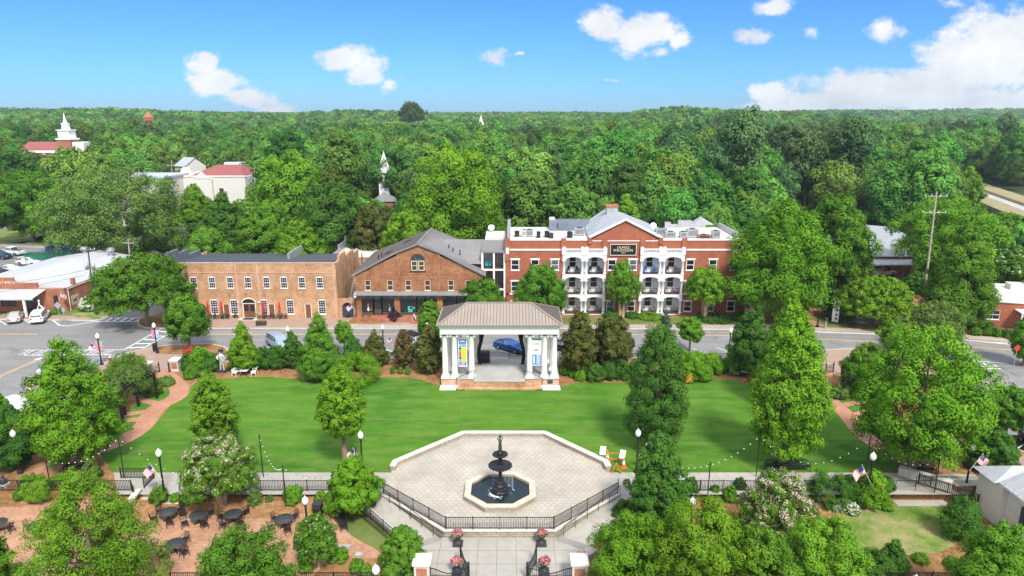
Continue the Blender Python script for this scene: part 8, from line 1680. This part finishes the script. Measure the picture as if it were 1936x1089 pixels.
# ------------------------------------------------------------------ the wood behind the town
protos = []
def fproto(seed, kind, leafm, W, H, h0, leaf=.62, cover=1.7, lump=.3, **kw):
    me = leaves('crown', W, W, H*h0, H, kind, leaf, seed, leafm, cover, lump, **kw); tm = trunk_mesh(H*h0*1.2, H, W, seed, H*.022, kind, 4); return (me, tm, W, H)
PR = {'broad': [fproto(11+i, ['round','oval','spread','round','tear'][i], 'leaf_forest', [12,11,14,13,10][i], [16,18,15,17,18][i], .14) for i in range(5)],
      'far': [fproto(71+i, ['round','spread','oval','round'][i], 'leaf_forest', [12,13,11,13][i], 16, .1, leaf=1.15, cover=1.5, lump=.4, rnd=.12) for i in range(4)],
      'pine': [fproto(31+i, 'pine', 'leaf_pine', 10, 21, .42, cover=1.3, lump=.34, ragged=.35) for i in range(2)],
      'cone': [fproto(41, 'cone', 'leaf_blue', 8, 15, .05)], 'pale': [fproto(51, 'round', 'leaf_pale', 12, 15, .12, cover=1.3)], 'mag': [fproto(61, 'oval', 'leaf_magnolia', 9, 13, .05)]}
for m_ in [PR['pine'][0][1], PR['pine'][1][1]]: m_.materials[0] = M['trunk']
LBL = {'broad': 'leafy green broadleaf tree in the dense wood behind the town', 'pine': 'tall dark pine with bare trunk in the wood behind the town', 'cone': 'blue-green conical tree among the wood behind the town', 'pale': 'pale green loose-crowned tree among the wood behind the town', 'mag': 'bronze-green glossy tree among the wood behind the town'}
prot_px = [(322,440,308,342,196),(228,300,322,348,185),(48,160,212,284,300),(274,291,206,226,400),(706,744,284,356,225),(1632,1712,425,525,130),(1838,1960,352,402,270),(905,914,215,232,450)]
def blocked(x, y, z, H, W):
    bx, _, s = proj(x, y, z+H*.5); _, ty, _ = proj(x, y, z+H); _, fy, _ = proj(x, y, z)
    for (a, b, c, d, Y) in prot_px:
        if y < Y+2 and bx+W*s*.45 > a and bx-W*s*.45 < b and ty < d and fy > c: return True
    return False
feet = [(-121,-66,185,225),(-215,-185,296,315),(-26,-10,116,135),(60,86,124,170),(-58,-44,220,240)]
def clear(x, y):
    for (a, b, c, d) in feet:
        if a < x < b and c < y < d: return True
    # railway corridor
    q = (Vector((x, y))-Vector((rw[0].x, rw[0].y))); s = q.dot(nv); tt = q.dot(dv)
    if -12 < s < 10 and tt > -14: return True
    px, py, _ = proj(x, y, 0)
    if y < 232 and px < 150 and py > 408 and py < 530: return True
    if 225 < px < 430 and 425 < py < 530 and y < 192: return True
    return False
for (px, py, w_, h_, Y, rm, lb, rz) in ((338,299,6,4,262,'pale_roof','white house with pale gable roof peeking above the red-roofed building',R(-30)),(440,308,7,4,255,'pale_roof','small white house glimpsed right of the red roof',R(10))):
    p = AT(px, py, Y); gable_house('house', lb, p.x, Y, max(0, p.z-h_-3), w_, 9, h_, 3, 'stucco', rm, rz, 2); prot_px.append((px-14, px+14, py-6, py+8, Y)); feet.append((p.x-9, p.x+9, Y-6, Y+12))
rg = random.Random(21); cand = []
yy = 136.
while yy < 420:
    step = 10.6+yy*.004; xx = -yy*.80-14
    while xx < yy*.80+14:
        x = xx+rg.uniform(-3.6, 3.6); y = yy+rg.uniform(-3.6, 3.6); xx += step
        if y < 139 and -62 < x < 48: continue
        if y < 150 and x < -62: continue
        if clear(x, y): continue
        cand.append((x, y))
    yy += step*.86
big = sorted(cand, key=lambda p: p[1])
existing = [(o.location.x, o.location.y) for o in bpy.data.objects if o.name.startswith('tree') and o.type == 'EMPTY' and o.location.y > 120]
n_t = 0; rest = []; roots = {}; wood = []
NFOREST = 212
for (x, y) in big:
    if any((x-a)**2+(y-b)**2 < 36 for a, b in existing): continue
    px, _, _ = proj(x, y, 8); r = rg.random(); k = 'broad'
    if px < -50 or px > 1986: continue
    if 1230 < px < 1640 and y > 176 and r < .42: k = 'pine'
    elif r < .045: k = 'cone'
    elif r < .12: k = 'pale'
    elif r < .16: k = 'mag'
    elif r < .2: k = 'pine'
    pi = rg.randrange(len(PR[k])); me, tm, W, H = PR[k][pi]; s = rg.uniform(.72, 1.32)*(.84 if y < 175 else 1); z = hill(x, y)-.2
    if blocked(x, y, z, H*s, W*s):
        s *= .5
        if blocked(x, y, z, H*s, W*s): continue
    if n_t < NFOREST:
        key = (k, pi)
        if key not in roots:
            t_ = thing('wood_tree', LBL[k], 'tree', (x, y, z), rg.uniform(0, 6.28), 'trees of the wood behind the town')
            for nm2, m2 in (('crown', me), ('trunk', tm)): o = bpy.data.objects.new(nm2, m2); col.objects.link(o); o.parent = t_
            roots[key] = t_; t_.scale = (s, s, s*rg.uniform(.9, 1.15))
        else: t_ = dup(roots[key], (x, y, z), rg.uniform(0, 6.28), None, None, (s, s, s*rg.uniform(.9, 1.15)))
        n_t += 1; wood.append((k, px, y, t_))
    else: rest.append((x, y, z, s, k))
REG = [(0, 'at the far left'), (230, 'above the stable roof'), (420, 'right of the red roof'), (600, 'left of the grey spire'), (735, 'above the gabled shops'), (900, 'above the hotel left wing'), (1090, 'above the hotel pediment'), (1250, 'above the hotel right wing'), (1420, 'above the massive bright tree'), (1590, 'above the brick hall'), (1760, 'towards the railway')]
KN = {'broad': 'Broadleaf tree', 'pine': 'Tall dark pine', 'cone': 'Blue-green conical tree', 'pale': 'Pale loose-crowned tree', 'mag': 'Bronze-green glossy tree'}
ORD = ['first','second','third','fourth','fifth','sixth','seventh','eighth','ninth','tenth','eleventh','twelfth','thirteenth','fourteenth']
bins = {}
for (k, px, y, o) in wood: bins.setdefault((k, max(i for i, (a, _) in enumerate(REG) if i == 0 or px >= a), 0 if y < 160 else 1 if y < 190 else 2 if y < 220 else 3), []).append((px, o))
for (k, ri, row), L_ in bins.items():
    L_.sort(key=lambda q: q[0])
    for i, (px, o) in enumerate(L_): o['label'] = KN[k].lower()+((' %s from left' % ORD[min(i, 13)]) if len(L_) > 1 else '')+' in '+('front','second','third','back')[row]+' wood row '+REG[ri][1]
# far woodland: one object, instanced on scattered points
yy = 420.
while yy < 3300:
    step = 10.5+(yy-400)*.017; xx = -yy*.82-20
    while xx < yy*.82+20:
        x = xx+rg.uniform(-.4, .4)*step; y = yy+rg.uniform(-.4, .4)*step; xx += step; z = hill(x, y)
        s = (step/11.5)**.9*rg.uniform(.75, 1.2); z -= (s-1)*14 if s > 1 else .5
        if clear(x, y) or blocked(x, y, z, 16*s, 12*s): continue
        rest.append((x, y, z, s, 'pine' if (rg.random() < .12) else 'broad'))
    yy += step*.8
me = bpy.data.meshes.new('distant_woods'); me.vertices.add(len(rest)); me.vertices.foreach_set('co', [c for r_ in rest for c in r_[:3]])
a1 = me.attributes.new('size', 'FLOAT', 'POINT'); a1.data.foreach_set('value', [r_[3] for r_ in rest]); a2 = me.attributes.new('turn', 'FLOAT', 'POINT'); a2.data.foreach_set('value', [rg.uniform(0, 6.28) for _ in rest])
a3 = me.attributes.new('pick', 'INT', 'POINT'); a3.data.foreach_set('value', [(8+rg.randrange(4) if r_[1] > 470 else rg.randrange(5) if r_[4] == 'broad' else rg.choice((5, 6)) if r_[4] == 'pine' else 7) for r_ in rest])
dw = bpy.data.objects.new('distant_woods', me); col.objects.link(dw); tag(dw, 'continuous far-off woodland rolling to the horizon', 'woodland', kind='stuff')
far_src = bpy.data.collections.new('woodland_sources')
srcs = []
for i, (k, j) in enumerate([('broad', q) for q in range(5)]+[('pine', 0), ('pine', 1), ('pale', 0)]+[('far', q) for q in range(4)]):
    o = bpy.data.objects.new('crown', PR[k][j][0]); srcs.append(o)
ng = bpy.data.node_groups.new('scatter', 'GeometryNodeTree'); ng.interface.new_socket('Geometry', in_out='INPUT', socket_type='NodeSocketGeometry'); ng.interface.new_socket('Geometry', in_out='OUTPUT', socket_type='NodeSocketGeometry')
q = NT(ng); gi = q.n('NodeGroupInput'); go = q.n('NodeGroupOutput'); jn = q.n('GeometryNodeJoinGeometry')
def attr(nm2, ty): a_ = q.n('GeometryNodeInputNamedAttribute', data_type=ty); a_.inputs[0].default_value = nm2; return a_.outputs[0]
sz2 = attr('size', 'FLOAT'); tu = attr('turn', 'FLOAT'); pk = attr('pick', 'INT'); rot = q.n('ShaderNodeCombineXYZ'); q.L.new(tu, rot.inputs[2])
for i, o in enumerate(srcs):
    oi = q.n('GeometryNodeObjectInfo', transform_space='ORIGINAL'); oi.inputs['Object'].default_value = o; oi.inputs['As Instance'].default_value = True
    cmpn = q.n('FunctionNodeCompare', data_type='INT', operation='EQUAL'); q.L.new(pk, cmpn.inputs[2]); cmpn.inputs[3].default_value = i
    ip = q.n('GeometryNodeInstanceOnPoints'); q.L.new(gi.outputs[0], ip.inputs['Points']); q.L.new(cmpn.outputs[0], ip.inputs['Selection']); q.L.new(oi.outputs['Geometry'], ip.inputs['Instance']); q.L.new(rot.outputs[0], ip.inputs['Rotation']); q.L.new(sz2, ip.inputs['Scale']); q.L.new(ip.outputs[0], jn.inputs[0])
q.L.new(jn.outputs[0], go.inputs[0]); md = dw.modifiers.new('scatter', 'NODES'); md.node_group = ng
# ------------------------------------------------------------------ air
HAZE = .00014
hzm = bpy.data.materials.new('air'); hzm.use_nodes = True; q = NT(hzm.node_tree); q.N.remove(q.N['Principled BSDF'])
pvn = q.n('ShaderNodeVolumePrincipled'); pvn.inputs['Color'].default_value = (.74, .87, 1, 1); pvn.inputs['Density'].default_value = HAZE; pvn.inputs['Anisotropy'].default_value = .2; q.L.new(pvn.outputs[0], q.N['Material Output'].inputs['Volume']); M['air'] = hzm
tag(MB().box(-4250, 4250, -80, 3700, -9, 78).build('haze', 'air'), 'thin bluish summer haze over the far woods', 'haze', kind='stuff')
print('trees', n_t, 'far', len(rest))
